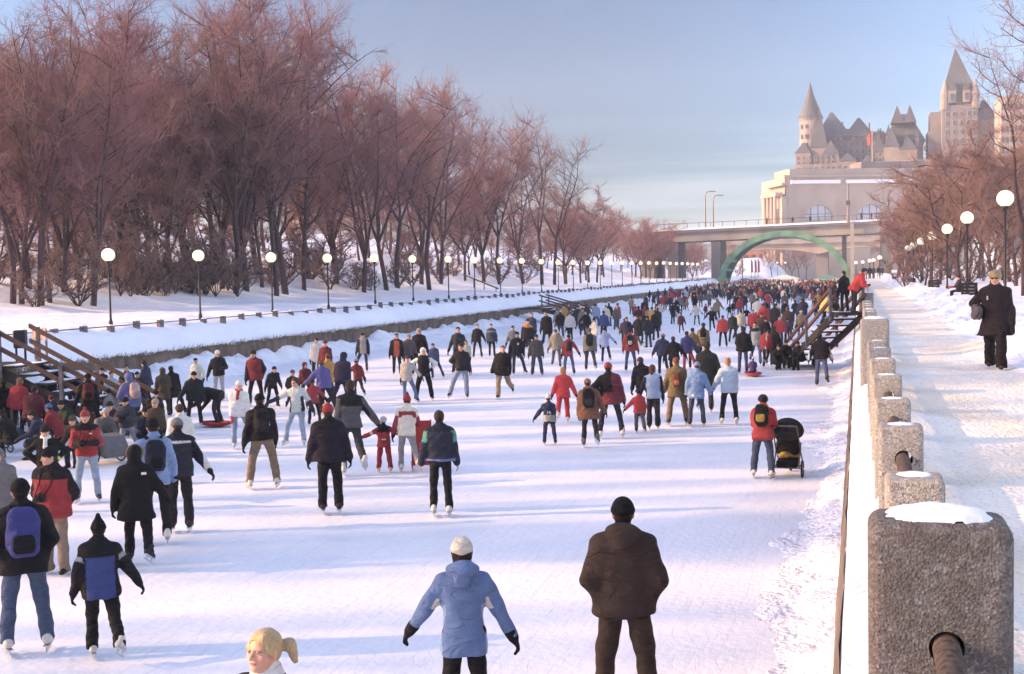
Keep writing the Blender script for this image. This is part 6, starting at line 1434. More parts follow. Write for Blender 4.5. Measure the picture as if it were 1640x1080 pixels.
# ---- around the left stairs
q = person(143, 702, 593, 2, 'person in black with a red backpack before the left stairs', 'stand', 'down', 'down', J='#15131a', T='#17151a', hat=('beanie', '#121016'), jl=0.42)
backpack(q, 'red and black backpack in front of the left stairs', '#5c1a20', '#1a1216', 1.0)
q = person(213, 705, 592, 30, 'person in periwinkle hooded jacket in the crowd by the stairs', 'stand', 'hold', 'loose', J='#5c66a8', T='#2c2c40', hood='up', jl=0.46, jb=1.1)
backpack(q, 'pale pink backpack on the periwinkle jacket', '#b79aa2', '#a0868f', 0.9)
person(32, 700, 601, -30, 'woman in bright red coat with light hair at the foot of the left stairs', 'stand', 'down', 'hold', J='#b02030', T='#1d1b22', jl=0.44, jb=1.15, hair='#8a6a50', hairlen=0.2)
person(55, 722, 612, -20, 'person in maroon jacket and blue jeans carrying pink bundle by the stairs', 'stand', 'down', 'hold', J='#5e1f2c', T='#4a5470', jl=0.48, jb=1.2, jw=1.08, hair='#2a1c18')
person(78, 690, 590, -10, 'man in black going up the left stairs', 'walk', 'hold', 'down', J='#17151a', T='#17151a', jl=0.46, hair='#17120f', shoes='#17151a')
person(205, 735, 628, 165, 'person in dark denim jacket and light jeans holding a strap near the bicycle trailer', 'stand', 'hold', 'hold', J='#3b404e', T='#8b9cb8', jl=0.50, hat=('beanie', '#1c181c'), jb=1.08)
person(252, 735, 634, 172, 'man in brown jacket and beige knit hat facing us left of the white jacket', 'stand', 'down', 'down', J='#4c3c30', T='#2a2626', jl=0.46, hat=('beanie', '#a09888'), jb=1.1, hair='#6a5a4a')
person(292, 775, 642, 10, 'person in white jacket behind the man with the white shoulder stripe', 'stand', 'down', 'down', J='#dcdde6', T='#2a2a34', jl=0.46, hair='#3c2a1e', jb=1.15, hat=('beanie', '#4a3a30'))
person(238, 655, 573, 60, 'person in navy jacket behind the periwinkle hood', 'stand', 'hold', 'hold', J='#2b3358', T='#23263a', jl=0.46, hair='#1f1815', jb=1.12)
person(264, 672, 585, 0, 'person in olive coat with a fur hood beside a man in black', 'stand', 'down', 'hold', J='#4a4032', T='#2a2622', hood='up', jl=0.36)
person(279, 668, 582, 5, 'tall man in black coat beside the olive coat', 'stand', 'down', 'down', J='#17161b', T='#17161b', jl=0.36, hair='#15110f')
person(207, 665, 580, 190, 'woman in black with dark hair behind the periwinkle hood, left', 'stand', 'down', 'down', J='#1a171c', T='#1a171c', hair='#2a1a16', hairlen=0.5)
person(166, 655, 585, 185, 'person in dark cap between the stair rails and the snow pile', 'stand', 'down', 'down', J='#2c2424', T='#1c1a1e', hat=('cap', '#2a2426'))
person(178, 668, 590, 200, 'person in pale blue shirt jacket behind the stairs handrail', 'stand', 'down', 'down', J='#a8b4cc', T='#24242c', hair='#231a17')
for i, (px, yb, yt, yaw, lb, J_, hc_) in enumerate([(98, 722, 640, 60, 'seated child in blue hat and red jacket lacing skates by the stairs', '#8a2430', '#4a6ab0'), (118, 712, 640, 120, 'seated skater in dark green jacket at the foot of the stairs', '#1e3a2c', '#1c1a1e'),
   (165, 730, 655, 200, 'seated skater in grey coat bending over skates behind the photographer', '#6f7078', '#aeb0b8'), (185, 715, 650, 160, 'seated skater in dark maroon jacket behind the photographer', '#4a1c26', '#2a2024'), (75, 735, 668, 80, 'seated skater in navy by the pram wheels', '#25304c', '#30282c'),
   (20, 735, 660, 45, 'seated skater in black at the left edge below the red coat', '#18161b', '#201c1e'), (130, 745, 672, 150, 'seated skater in brown behind the photographer knees', '#3e2e28', '#5a4636'), (232, 728, 655, 190, 'seated skater in dark blue beside the brown jacket', '#2a3350', '#20202c')]):
    person(px, yb, yt, yaw, lb, 'sit', 'fwd', 'fwd', lean=28, H=1.62, base=0.42, J=J_, T='#24242e', hat=('beanie', hc_), jb=1.12, group='skaters seated at the foot of the left stairs', hs=0.97)
# more of the packed group at the foot of the left stairs
for i, (px, yb, yt, yaw, J_, hc_, lb) in enumerate([(8, 690, 606, 20, '#2a2024', '#4a3830', 'person in dark brown coat at the very left edge by the quay'), (108, 668, 588, 170, '#201c20', '#c8c4c0', 'person in black wearing a white cap under the left handrail'), (126, 660, 592, 200, '#4a4a52', '#2a262c', 'person in grey jacket under the left handrail'),
   (152, 690, 612, 160, '#2e4a3a', '#1c1a1e', 'person in green jacket right of the red backpack'), (182, 700, 618, 20, '#8e8e98', '#2a2428', 'person in pale grey jacket stooping by the stair foot'), (226, 668, 590, 150, '#322a3c', '#1c1a1e', 'person in plum jacket left of the navy one'),
   (192, 682, 604, 200, '#c0b060', '#6a5a4a', 'person with a yellow collar deep in the left crowd'), (90, 705, 628, 30, '#23304a', '#7a2430', 'person in blue jacket and red hat at the stair foot'), (250, 705, 620, 175, '#232026', '#17151a', 'person in black between the brown jacket and the snow pile')]):
    person(px, yb, yt, yaw, lb, ['stand', 'stand', 'apart'][i % 3], ['hold', 'down', 'pockets'][i % 3], 'down', J=J_, T='#201e26', hat=('beanie', hc_), jb=1.12, lean=[3, 12, 6][i % 3])
# ================================================================== CENTRE
person(636, 604, 531, 180, 'man in black jacket open over a bright orange sweater', 'stand', 'loose', 'down', J='#1f1e28', T='#1f2130', hair='#241a18', jb=1.12, zones=[(lambda g: (g['arm'] == 0) & (g['y'] > 0) & (g['ax'] < 0.062) & (g['z'] < 0.82), '#c4532c')])
person(656, 602, 530, 190, 'person in mottled grey jacket and light grey hat beside the orange sweater', 'stand', 'down', 'down', J='#55525e', T='#2a2a36', hat=('beanie', '#8f979c'))
person(672, 600, 521, 180, 'person in dark coat with a pale fur hat behind the white hood', 'stand', 'down', 'down', J='#1f1a20', T='#22222c', hat=('flaps', '#a09090'), jb=1.12)
person(653, 647, 564, 176, 'boy in cream jacket and jeans skating left of the white hood', 'pushL', 'reach', 'down', J='#b5aeb2', T='#5f779f', hat=('beanie', '#4a3a4a'), gloves='#16161c')
person(680, 643, 553, 178, 'skater in black overall with white sleeves and white hood facing us', 'wide', 'hip', 'hip', J='#1b181c', T='#1a171a', hood='up', jl=0.47, tw=1.2, gloves='#14141a', hair='#241814', zones=[(lambda g: (g['arm'] != 0), '#d9dcea'), (lambda g: (g['hz'] > -0.10) & (g['z'] > 0.865), '#dcdfec')])
person(697, 608, 546, 165, 'boy in blue jacket leaning right behind the white hood', 'pushL', 'down', 'down', J='#3d4a76', T='#2c3352', hair='#3a2a24')
person(735, 600, 521, 175, 'man in dark slate jacket at the back of the pair in the middle', 'stand', 'down', 'down', J='#2c3240', T='#22242e', jl=0.44, hair='#2a2220')
person(741, 640, 546, 182, 'man in navy jacket and light blue jeans gliding towards us', 'stand', 'down', 'hip', J='#26262e', T='#7d93bd', hair='#2a1d1a', bare=True, jl=0.50, tw=1.15, skates='#2c2c34')
person(749, 602, 542, 150, 'woman in cream jacket with dark sleeves behind the light jeans', 'pushR', 'down', 'reach', J='#b8b4ae', T='#2c2a30', hair='#7a5a3c', hairlen=0.4)
person(765, 574, 517, 180, 'man in black jacket standing in front of the far wall', 'apart', 'loose', 'loose', J='#201c22', T='#1e1e26', hair='#2a2020', jb=1.12)
person(788, 574, 516, 180, 'man in slate blue jacket with a pale chest stripe near the far wall', 'stand', 'loose', 'down', J='#3a4258', T='#1e1e28', hair='#2a2020', jb=1.1, zones=[(lambda g: (g['z'] > 0.745) & (g['z'] < 0.765), '#8c94a8')])
person(806, 640, 549, 165, 'bareheaded woman in black fur coat and tan trousers facing us', 'stand', 'down', 'loose', J='#15131a', T='#91806f', jl=0.44, jb=1.25, jw=1.05, tw=1.25, hair='#6a4030', skates='#2a282c', gloves=None)
person(828, 602, 528, 185, 'skater in black with a small white badge and a black hat, leg out', 'pushL', 'loose', 'loose', J='#1d1d26', T='#333a52', hat=('beanie', '#1b1b22'))
person(823, 580, 518, 180, 'skater in grey with a green and dark hat behind the black jacket', 'stand', 'down', 'down', J='#6d7680', T='#33363f', hat=('flaps', '#2a4640'))
person(845, 573, 507, 180, 'skater in black jacket with orange shoulders', 'strideR', 'loose', 'loose', J='#1e1c22', T='#1e1c22', hat=('beanie', '#2a2a30'), zones=[(lambda g: (g['z'] > 0.775), '#c48132')])
person(851, 560, 498, 170, 'person in slate jacket at the back, left of the small stairs', 'stand', 'down', 'down', J='#3c4866', T='#22222c', hair='#1f1a1a')
person(860, 603, 532, 182, 'skater in charcoal jacket and navy trousers facing us', 'apart', 'loose', 'loose', J='#4a484e', T='#3c4266', hat=('beanie', '#3a383c'), jb=1.15, tw=1.25)
person(892, 590, 523, 180, 'skater in beige jacket and grey hat facing us', 'stand', 'loose', 'down', J='#8d867e', T='#505462', hat=('beanie', '#5a5652'), jb=1.1)
q = person(911, 602, 533, 8, 'skater in red jacket with black pack, right arm out', 'apart', 'down', 'out', J='#a03038', T='#4a5f8c', hair='#241a18')
backpack(q, 'round black bag on the red jacket beside the beige one', '#24262c', '#1a1c20', 0.8)
person(877, 560, 496, 180, 'tall person in black by the foot of the small stairs', 'stand', 'down', 'down', J='#1d1a1e', T='#1d1a1e', jl=0.38, hair='#2a2020')
q = person(945, 595, 522, 0, 'skater in grey-beige jacket with a dark pack', 'strideR', 'down', 'down', J='#7d7b78', T='#3c3d42', hair='#6a5a50', jb=1.1)
backpack(q, 'dark green backpack on the grey-beige jacket', '#24272a', '#1c1f22', 1.0)
person(970, 582, 521, 0, 'skater in pale blue jacket and black hat', 'stand', 'down', 'reach', J='#96a9dc', T='#1e1e28', hat=('beanie', '#17171d'), jl=0.44)
q = person(1010, 596, 523, 0, 'skater in red jacket and jeans with a reflective pack', 'apart', 'loose', 'loose', J='#a22e36', T='#3c4d7a', hat=('beanie', '#3a2428'), jb=1.12)
backpack(q, 'black backpack with pale marks on the red jacket, centre of the crowd', '#231f22', '#c0b8b0', 0.95)
person(903, 678, 583, 3, 'woman in bright red snowsuit with light brown hair', 'strideL', 'loose', 'side1', J='#cc2430', T='#c02230', jl=0.45, jb=1.12, tw=1.2, hair='#a8794a', hairlen=0.3, hat=None, skates='#d5d5da')
person(880, 713, 625, 0, 'child in navy jacket with cream hem and white hat, left arm out', 'apart', 'out', 'down', J='#2a3254', T='#2a3156', jl=0.46, jb=1.15, tw=1.15, hat=('pom', '#cfd3dc'), skates='#2c2c38', zones=[(lambda g: (g['z'] < 0.60) & (g['arm'] == 0), '#a9a8a0')])
q = person(945, 717, 599, 0, 'person in long tan-brown coat with a black pack', 'stand', 'down', 'loose', J='#7d5240', T='#2f2a30', jl=0.40, jb=1.18, jw=1.04, hood='down', hat=('beanie', '#8a6a58'), skates='#5a6070', tw=0.95)
backpack(q, 'black sports backpack on the tan-brown coat', '#1c181b', '#3a3436', 1.05)
person(979, 703, 575, 5, 'person in maroon coat with a black shawl over the left shoulder', 'wide', 'hip', 'down', J='#74283a', T='#28293c', jl=0.44, jb=1.18, hat=('beanie', '#b03038'), skates='#d8d6da', zones=[(lambda g: (g['x'] < 0.025) & (g['z'] > 0.60), '#17141a'), (lambda g: (g['arm'] == -1), '#17141a')])
person(1024, 694, 618, 3, 'small child in red jacket and black helmet held by the hand', 'strideR', 'side1', 'loose', J='#b82c34', T='#55586a', hat=('helmet', '#1b1a1e'), jb=1.2, tw=1.25)
person(1047, 690, 580, 0, 'woman with long brown hair in pale blue vest with navy sleeves', 'stand', 'loose', 'down', J='#92aede', T='#2a2830', jl=0.47, hair='#5a3626', hairlen=0.7, tw=1.05, flare=0.2, zones=[(lambda g: (g['arm'] != 0), '#22233a')])
person(1031, 672, 566, 15, 'man in black leaning towards the small red child', 'stand', 'loose', 'loose', lean=18, J='#1c191f', T='#231f26', jl=0.48, jb=1.1, hair='#4a3a34', hat=('band', '#5a2a30'))
q = person(1085, 682, 568, 0, 'person in khaki coat and tan trousers', 'wide', 'loose', 'loose', J='#6f6246', T='#7d6450', jl=0.40, jb=1.15, hair='#7a3c28', tw=1.15, skates='#3a3034')
backpack(q, 'orange and brown bag hanging on the khaki coat', '#6a3c24', '#b86a30', 0.75, low=0.04)
person(1116, 684, 575, 0, 'person in light blue coat and blue knit hat', 'stand', 'loose', 'loose', J='#6c93d2', T='#3a4664', jl=0.42, jb=1.15, hat=('beanie', '#6a88c8'), zones=[(lambda g: (g['z'] < 0.47) & (g['z'] > 0.445) & (np.abs(np.abs(g['x'])-0.055) < 0.014), '#d8dccc')])
person(1131, 662, 542, 2, 'tall person in long dark green coat behind the light blue coat', 'stand', 'loose', 'loose', J='#2e312c', T='#4c4438', jl=0.34, jb=1.15, hat=('beanie', '#3c3c38'))
person(1168, 681, 569, 0, 'woman in pale ice-blue jacket with fair hair and dark trousers', 'stand', 'loose', 'down', J='#a9c4ea', T='#241e26', jl=0.46, jb=1.1, hair='#b07a48', hairlen=0.15, skates='#d8d6da', gloves='#17171d')
person(1190, 600, 521, 0, 'broad man in black jacket and jeans', 'stand', 'pockets', 'loose', J='#1b181d', T='#3c4870', jl=0.46, jb=1.2, jw=1.1, hair='#1c1512')
person(1212, 586, 513, 180, 'person in grey and navy jacket facing us beside the broad man', 'stand', 'loose', 'loose', J='#a5aab4', T='#4a66a0', hair='#3a2a24', zones=[(lambda g: (g['z'] > 0.78) | (g['arm'] != 0), '#262a3a')])
person(1227, 590, 523, -20, 'child in red jacket with a white stripe beside the bench group', 'stand', 'down', 'down', J='#a82c36', T='#22202a', hair='#1c1512', jb=1.12, zones=[(lambda g: (g['arm'] == 0) & (np.abs(g['x']-0.03) < 0.012), '#d0c8c8')])
person(1240, 588, 520, 10, 'person in long dark grey-green coat in front of the right stairs', 'stand', 'down', 'down', J='#37342f', T='#2a2826', jl=0.33, hood='up', jb=1.15)
for px, yb, yt, yaw, lb, J_, hc_ in [(1257, 589, 533, 190, 'skater in black kneeling at the foot of the right stairs', '#1c191c', '#3a2a24'), (1274, 587, 535, 170, 'seated skater in white jacket and blue knit hat at the foot of the right stairs', '#cfd2d4', '#7f9fd0')]:
    person(px, yb, yt, yaw, lb, 'sit', 'fwd', 'fwd', lean=26, H=1.6, base=0.40, J=J_, T='#1b191d', hat=('beanie', hc_), group='skaters seated by the right stairs', jb=1.1)
person(1243, 592, 538, 200, 'crouching skater in dark brown left of the seated white jacket', 'squat', 'fwd', 'fwd', lean=30, H=1.6, base=0.30, J='#2a2220', T='#1b191d', hat=('beanie', '#4a3a30'), group='skaters seated by the right stairs', jb=1.1)
person(1283, 592, 534, 150, 'seated skater in black at the very bottom of the right stairs', 'sit', 'fwd', 'lap', lean=24, H=1.6, base=0.40, J='#1c191d', T='#1b191d', hat=('beanie', '#232028'), group='skaters seated by the right stairs', jb=1.1)
person(1061, 602, 530, 0, 'person in navy jacket with a fur collar', 'stand', 'loose', 'loose', J='#30335c', T='#1f1b22', jl=0.46, jb=1.2, hat=('beanie', '#a08a6a'))
person(1080, 612, 535, 0, 'person in black jacket carrying a navy pack in the crowd', 'stand', 'loose', 'reach', J='#1b181d', T='#1e1e28', jb=1.15)
person(1101, 598, 527, 0, 'person in deep blue jacket and red trousers', 'stand', 'loose', 'reach', J='#343a78', T='#b02a40', jb=1.12, hat=('beanie', '#2a2c48'))
person(1110, 592, 522, 10, 'person in mustard jacket beside the deep blue one', 'stand', 'down', 'down', J='#8a6f3a', T='#2a2628', hat=('cap', '#2a2c40'))
person(1126, 588, 514, 0, 'person in beige jacket with a black pack and yellow band', 'stand', 'down', 'down', J='#7d6d60', T='#26242a', hat=('beanie', '#2a3450'), zones=[(lambda g: (g['ax'] < 0.07) & (g['z'] > 0.6), '#1c191b'), (lambda g: (g['ax'] < 0.07) & (np.abs(g['z']-0.63) < 0.014), '#b0a040')])
person(1158, 557, 503, 0, 'man in bright red jacket and black trousers alone near the centre', 'apart', 'down', 'down', J='#c02c34', T='#1c1a20', jb=1.2, jw=1.05, hair='#241c1a')
person(1174, 550, 499, 0, 'person in dark green jacket and grey hair right of the bright red jacket', 'stand', 'down', 'down', J='#2e3230', T='#23232c', hair='#8a8684', jb=1.12)
person(1186, 545, 495, 0, 'person in cream hooded jacket in the crowd', 'stand', 'down', 'down', J='#cfc6b4', T='#2a2a2a', jb=1.12)
person(1116, 522, 486, 180, 'skater in white sweater and dark trousers facing us', 'apart', 'reach', 'reach', J='#d2ccd0', T='#2a2a34', hair='#2a1f1e')
person(1140, 532, 490, 180, 'skater in black with bent knees near the white sweater', 'strideL', 'loose', 'reach', J='#1d1a1e', T='#1d1a1e', hair='#2a1f1e')
person(1091, 535, 499, 0, 'skater in dark red and navy jacket walking away', 'strideR', 'loose', 'loose', J='#6e2430', T='#1e1f2c', hair='#2a1f1e', jb=1.15)
person(1000, 555, 508, 2, 'person in dark red jacket among the middle crowd', 'stand', 'down', 'down', J='#84262e', T='#2a2c3c', hair='#4a3430', jb=1.15)
person(946, 530, 498, 4, 'child in white jacket by the small stairs crowd', 'stand', 'reach', 'down', J='#d0d4e4', T='#4a4c60', hair='#5a4030', H=None)
person(1224, 545, 482, 5, 'person in blue hat and red jacket in the right crowd', 'stand', 'down', 'down', J='#b03038', T='#a0303c', hat=('beanie', '#4a5ab0'))
person(1262, 548, 489, 0, 'person in brown fur coat right of the crowd centre', 'stand', 'down', 'down', J='#4a3a38', T='#2a2426', jl=0.38, hat=('flaps', '#6a5048'), jb=1.2)
person(1241, 540, 484, 0, 'person in dark olive jacket left of the brown fur coat', 'stand', 'down', 'down', J='#343230', T='#22222a', jb=1.15)
person(1286, 530, 476, 0, 'person in navy and dark red left of the right stairs', 'stand', 'down', 'down', J='#2a2c4a', T='#1f1f28', jb=1.12)
# on the stairs and at their top
sx_, sy_ = -0.9, 44.0
person(1320, 527, 464, -60, 'person in yellow jacket and black hat coming down the right stairs', 'walk', 'fwd', 'down', z=0.95, J='#d8b860', T='#17151a', hat=('beanie', '#17151a'), shoes='#17151a', jl=0.47, jb=1.2, lean=12, group='')
person(1368, None, 437, -70, 'person in bright red jacket leaning over the end of the bollards by the stairs', 'stand', 'hold', 'hold', z=2.42, Y=42.0, H=1.5, hs=1.08, lean=34, J='#c42430', T='#26242e', hat=('beanie', '#34405a'), shoes='#17151a', jb=1.15, group='')
person(1352, None, 446, 40, 'person in dark clothes at the top of the right stairs', 'stand', 'down', 'down', z=2.42, Y=43.5, H=1.5, J='#1d1a20', T='#1d1a20', shoes='#17151a', group='')
# sitting by the dark bench
bp_ = atY(1534, 474, 51.6)
person(1536, None, 440, 110, 'person in black and grey jacket sitting sideways beside the nearest dark bench', 'sit', 'fwd', 'lap', z=2.55, Y=51.5, H=1.25, hs=0.98, base=0.42, J='#3a2f38', T='#1e1a20', hat=('beanie', '#17141a'), shoes='#8a2a2a', jb=1.1, group='', gloves='#a04038')
for i, (px, yt, J_) in enumerate([(1386, 430, '#4a3a3a'), (1393, 432, '#2a2c3a'), (1399, 429, '#5a4038'), (1407, 428, '#2c2c34'), (1412, 428, '#3a4258')]):
    person(px, None, yt, 0 if i % 2 else 180, 'tiny dark walker far down the snowy path near the bridge', 'walk', z=2.42, H=1.68, Y=150+i*6, J=J_, T='#26262e', shoes='#17151a', group='distant walkers on the path')
# two people leaning on the bridge rail
for px in (1229, 1270, 1298, 1380, 1396):
    x = X_at(px, Yb+3); zb = zt(X_at(px, Yb))+0.75; p = thing
    rg = Rig(1.7, 'stand'); make_person(1.7, Vector((x, Yb+3, zb)), 0.3*px, 'tiny pedestrian crossing the arch bridge', 'pedestrians on the arch bridge', h=0.06, rig=rg, J='#3a3038', T='#26242c', face=False, gloves=None, seed=1.0, hair='#2a2020', shoes='#17151a')
# ================================================================== THINGS CARRIED OR STANDING ON THE ICE
def col_part(mb, name, mat, col, parent, smooth=False):
    o = mb.build(name, M[mat], parent, smooth=smooth); o.color = (*lin(col), 1); return o
def ring(c, r, rad, axis='x', n=20):
    pts = []
    for i in range(n+1):
        a = 2*math.pi*i/n; pts.append((c[0], c[1]+r*math.cos(a), c[2]+r*math.sin(a)) if axis == 'x' else (c[0]+r*math.cos(a), c[1], c[2]+r*math.sin(a)))
    return MB().tube(pts, rad, 6, cap=False)
def wheel(parent, c, r, tyre=0.02, spokes=10, w_=0.03):
    a = col_part(ring(c, r-tyre, tyre), 'wheel', 'boot_leather', '#1a1a1e', parent, True)
    mb = MB()
    for i in range(spokes):
        t = 2*math.pi*i/spokes; mb.tube([(c[0], c[1], c[2]), (c[0], c[1]+(r-tyre)*math.cos(t), c[2]+(r-tyre)*math.sin(t))], 0.004, 4)
    mb.tube([(c[0]-w_, c[1], c[2]), (c[0]+w_, c[1], c[2])], 0.03, 8); mb.build('hub', M['steel'], a)
    b_ = col_part(ring(c, r-tyre*2.2, 0.008), 'rim', 'boot_leather', '#9a9aa2', a, True)
# stroller
g = at(1262, 762, 0); dv = math.atan2(g.y, g.x)-math.pi/2
st_ = thing('stroller', 'black baby stroller with yellow blanket and big wheels pushed by the person in red', 'stroller', (g.x, g.y+0.1, 0), dv-0.12)
mb = MB(); n = 12
for sx in (-0.23, 0.23):
    mb.tube([(sx, -0.55, 1.02), (sx, -0.30, 0.80), (sx, 0.0, 0.48), (sx, 0.42, 0.20)], 0.014, 8); mb.tube([(sx, 0.12, 0.62), (sx, -0.30, 0.18)], 0.014, 8); mb.tube([(sx, -0.30, 0.18), (sx, 0.42, 0.20)], 0.012, 8)
mb.tube([(-0.23, -0.55, 1.02), (0.23, -0.55, 1.02)], 0.018, 8); mb.tube([(-0.3, -0.30, 0.18), (0.3, -0.30, 0.18)], 0.012, 8); mb.build('frame', M['rail_metal'], st_, smooth=True)
def seat_fn(P):
    d = cone(P*np.array([0.45, 1, 1]), (0, -0.18, 0.92), (0, 0.05, 0.46), 0.09, 0.10); d = smin(d, cone(P*np.array([0.45, 1, 1]), (0, 0.05, 0.46), (0, 0.34, 0.44), 0.09, 0.07), 0.06); return d+0.008*wrinkle(P, 1, 14)
V, F = mesh_sdf(seat_fn, (-0.26, -0.3, 0.3), (0.26, 0.45, 1.05), 0.016); o = np_mesh('seat', V, F, M['cloth_plain'], st_); o.color = (*lin('#1b1a1f'), 1)
def hood_fn(P):
    q = P-np.array([0, -0.02, 0.82]); d = np.abs(np.sqrt((q[:, 0]/1.0)**2*0.9+q[:, 1]**2*1.0+q[:, 2]**2)-0.285)-0.010; return np.maximum(d, 0.02-q[:, 2]-0.55*q[:, 1]*-1*1.0)+0.004*np.sin(np.arctan2(q[:, 2], q[:, 1])*14)
V, F = mesh_sdf(hood_fn, (-0.33, -0.33, 0.6), (0.33, 0.33, 1.15), 0.014); o = np_mesh('hood', V, F, M['cloth_plain'], st_); o.color = (*lin('#2a2a2e'), 1)
col_part(MB().box((0, 0.0, 0.24), (0.40, 0.52, 0.16), bev=0.03), 'basket', 'cloth_plain', '#16161c', st_)
V, F = mesh_sdf(lambda P: cone(P*np.array([0.7, 1, 1]), (-0.05, -0.12, 0.40), (0.1, 0.2, 0.36), 0.07, 0.06)+0.012*wrinkle(P, 3, 18), (-0.25, -0.25, 0.2), (0.3, 0.35, 0.55), 0.016); o = np_mesh('blanket', V, F, M['cloth_plain'], st_); o.color = (*lin('#b09a3a'), 1)
for c in ((-0.30, -0.30, 0.17), (0.30, -0.30, 0.17), (0.0, 0.45, 0.14)): wheel(st_, c, c[2], 0.022)
# sled chair pushed by the woman in white and red
g = at(676, 752, 0); sc_ = thing('sled_chair', 'tall red sled chair standing on the ice in front of the white and red jacket', 'sled', (g.x, g.y, 0), dv+0.35)
mb = MB(); mb.box((0, 0, 0.55), (0.42, 0.03, 0.95), bev=0.012, rx=0.10); col_part(mb, 'back_panel', 'boot_leather', '#b8242c', sc_)
col_part(MB().box((0, 0.2, 0.36), (0.40, 0.38, 0.035), bev=0.01), 'seat', 'boot_leather', '#b8242c', sc_)
for sx in (-0.2, 0.2): col_part(MB().tube([(sx, -0.35, 0.02), (sx, 0.5, 0.02), (sx, 0.62, 0.08)], 0.014, 6), 'runner', 'boot_leather', '#aaaab0', sc_); col_part(MB().tube([(sx, -0.05, 1.04), (sx, -0.02, 0.03)], 0.014, 6), 'upright', 'boot_leather', '#8a2028', sc_)
# bicycle trailer
g = at(172, 742, 0); bt = thing('bicycle_trailer', 'grey child bicycle trailer with spoked wheels behind the photographer', 'trailer', (g.x, g.y, 0), dv+1.1)
mb = MB(); mb.prism([(-0.45, 0.18), (0.45, 0.22), (0.36, 0.42), (0.05, 0.66), (-0.30, 0.62), (-0.46, 0.4)], 0.5, 'x', -0.25); col_part(mb, 'body', 'cloth_plain', '#6a6a74', bt)
col_part(MB().prism([(0.02, 0.32), (0.34, 0.32), (0.30, 0.42), (0.05, 0.60)], 0.52, 'x', -0.26), 'window', 'boot_leather', '#26262e', bt)
for sx in (-0.33, 0.33): wheel(bt, (sx, 0, 0.26), 0.26, 0.016, 14)
MB().tube([(-0.3, 0.4, 0.25), (-0.3, 0.9, 0.28), (-0.15, 1.3, 0.4)], 0.014, 6).build('tow_bar', M['rail_metal'], bt)
# pram at the left edge
g = at(14, 722, 0); pm_ = thing('pram', 'low teal pram with small wheels at the left picture edge', 'pram', (g.x, g.y, 0), dv+1.4)
V, F = mesh_sdf(lambda P: ell(np.stack([P[:, 0], P[:, 1], P[:, 2]-0.42], 1), (0, 0, 0), (0.25, 0.42, 0.20))+0.006*wrinkle(P, 3, 12), (-0.3, -0.5, 0.15), (0.3, 0.5, 0.7), 0.025); o = np_mesh('body', V, F, M['cloth_plain'], pm_); o.color = (*lin('#3c5562'), 1)
for c in ((-0.26, -0.32, 0.11), (0.26, -0.32, 0.11), (-0.26, 0.34, 0.11), (0.26, 0.34, 0.11)): wheel(pm_, c, 0.11, 0.015, 6)
MB().tube([(-0.2, -0.35, 0.2), (-0.22, -0.6, 0.85), (0.22, -0.6, 0.85), (0.2, -0.35, 0.2)], 0.014, 6).build('handle', M['rail_metal'], pm_)
# sleds
def sled(px, py, col, lab, s=1.0, rz=0.3):
    g = at(px, py, 0); t = thing('plastic_sled', lab, 'sled', (g.x, g.y, 0), dv+rz)
    V, F = mesh_sdf(lambda P: np.maximum(np.abs(ell(P, (0, 0, 0.16), (0.30*s, 0.52*s, 0.15))+0.012)-0.012, P[:, 2]-0.15), (-0.32*s, -0.55*s, 0), (0.32*s, 0.55*s, 0.18), 0.02); o = np_mesh('tray', V, F, M['boot_leather'], t); o.color = (*lin(col), 1)
    rr = MB().tube([(0, 0.5*s, 0.1), (0.05, 0.8*s, 0.02), (0.1, 1.2*s, 0.25)], 0.008, 5); col_part(rr, 'rope', 'cloth_plain', '#d8d0c0', t)
sled(346, 684, '#9a2030', 'red plastic sled under the bent child', 1.0, 1.4)
sled(1206, 603, '#b03050', 'pink and red sled carrying a small child behind the broad man', 1.1, 0.2)
person(1206, 603, 571, 10, 'small child in purple snowsuit sitting in the pink sled', 'sit', 'lap', 'lap', H=0.95, base=0.20, hs=0.62, child=True, J='#4a3a7a', T='#4a3a7a', hat=('beanie', '#c8c8d8'), jb=1.2)
# cameras
def camera_at(pxl, lab, off, strap=True):
    for o, rig, S, w_ in PEOPLE:
        if o['label'].startswith(pxl):
            p = rig.tp(off); t = thing('camera', lab, 'camera', to_world(o, p), o.rotation_euler[2])
            col_part(MB().box((0, 0, 0), (0.15, 0.07, 0.10), bev=0.015), 'body', 'boot_leather', '#131317', t); col_part(MB().tube([(0, 0.03, -0.005), (0, 0.13, -0.01)], [0.037, 0.04], 14), 'lens', 'boot_leather', '#1a1a20', t)
            col_part(MB().box((0, 0, 0.06), (0.05, 0.05, 0.03), bev=0.008), 'viewfinder', 'boot_leather', '#131317', t)
            n = rig.neck; a = rig.Rt
            if strap:
                q = [p+np.array([-0.07, 0.0, 0.04]), rig.tp((-0.05, 0.088, 0.74)), rig.tp((-0.045, 0.07, 0.83)), rig.tp((0.0, -0.05, 0.868)), rig.tp((0.045, 0.07, 0.83)), rig.tp((0.05, 0.088, 0.74)), p+np.array([0.07, 0.0, 0.04])]
                col_part(MB().tube([v-p for v in q], 0.009, 5), 'strap', 'cloth_plain', '#17151a', t)
            return t
camera_at('photographer', 'black camera held by the photographer in red', (0.02, 0.22, 0.66))
camera_at('man in red and black parka', 'black camera bag on the chest of the man in the red parka', (0.03, 0.13, 0.62))
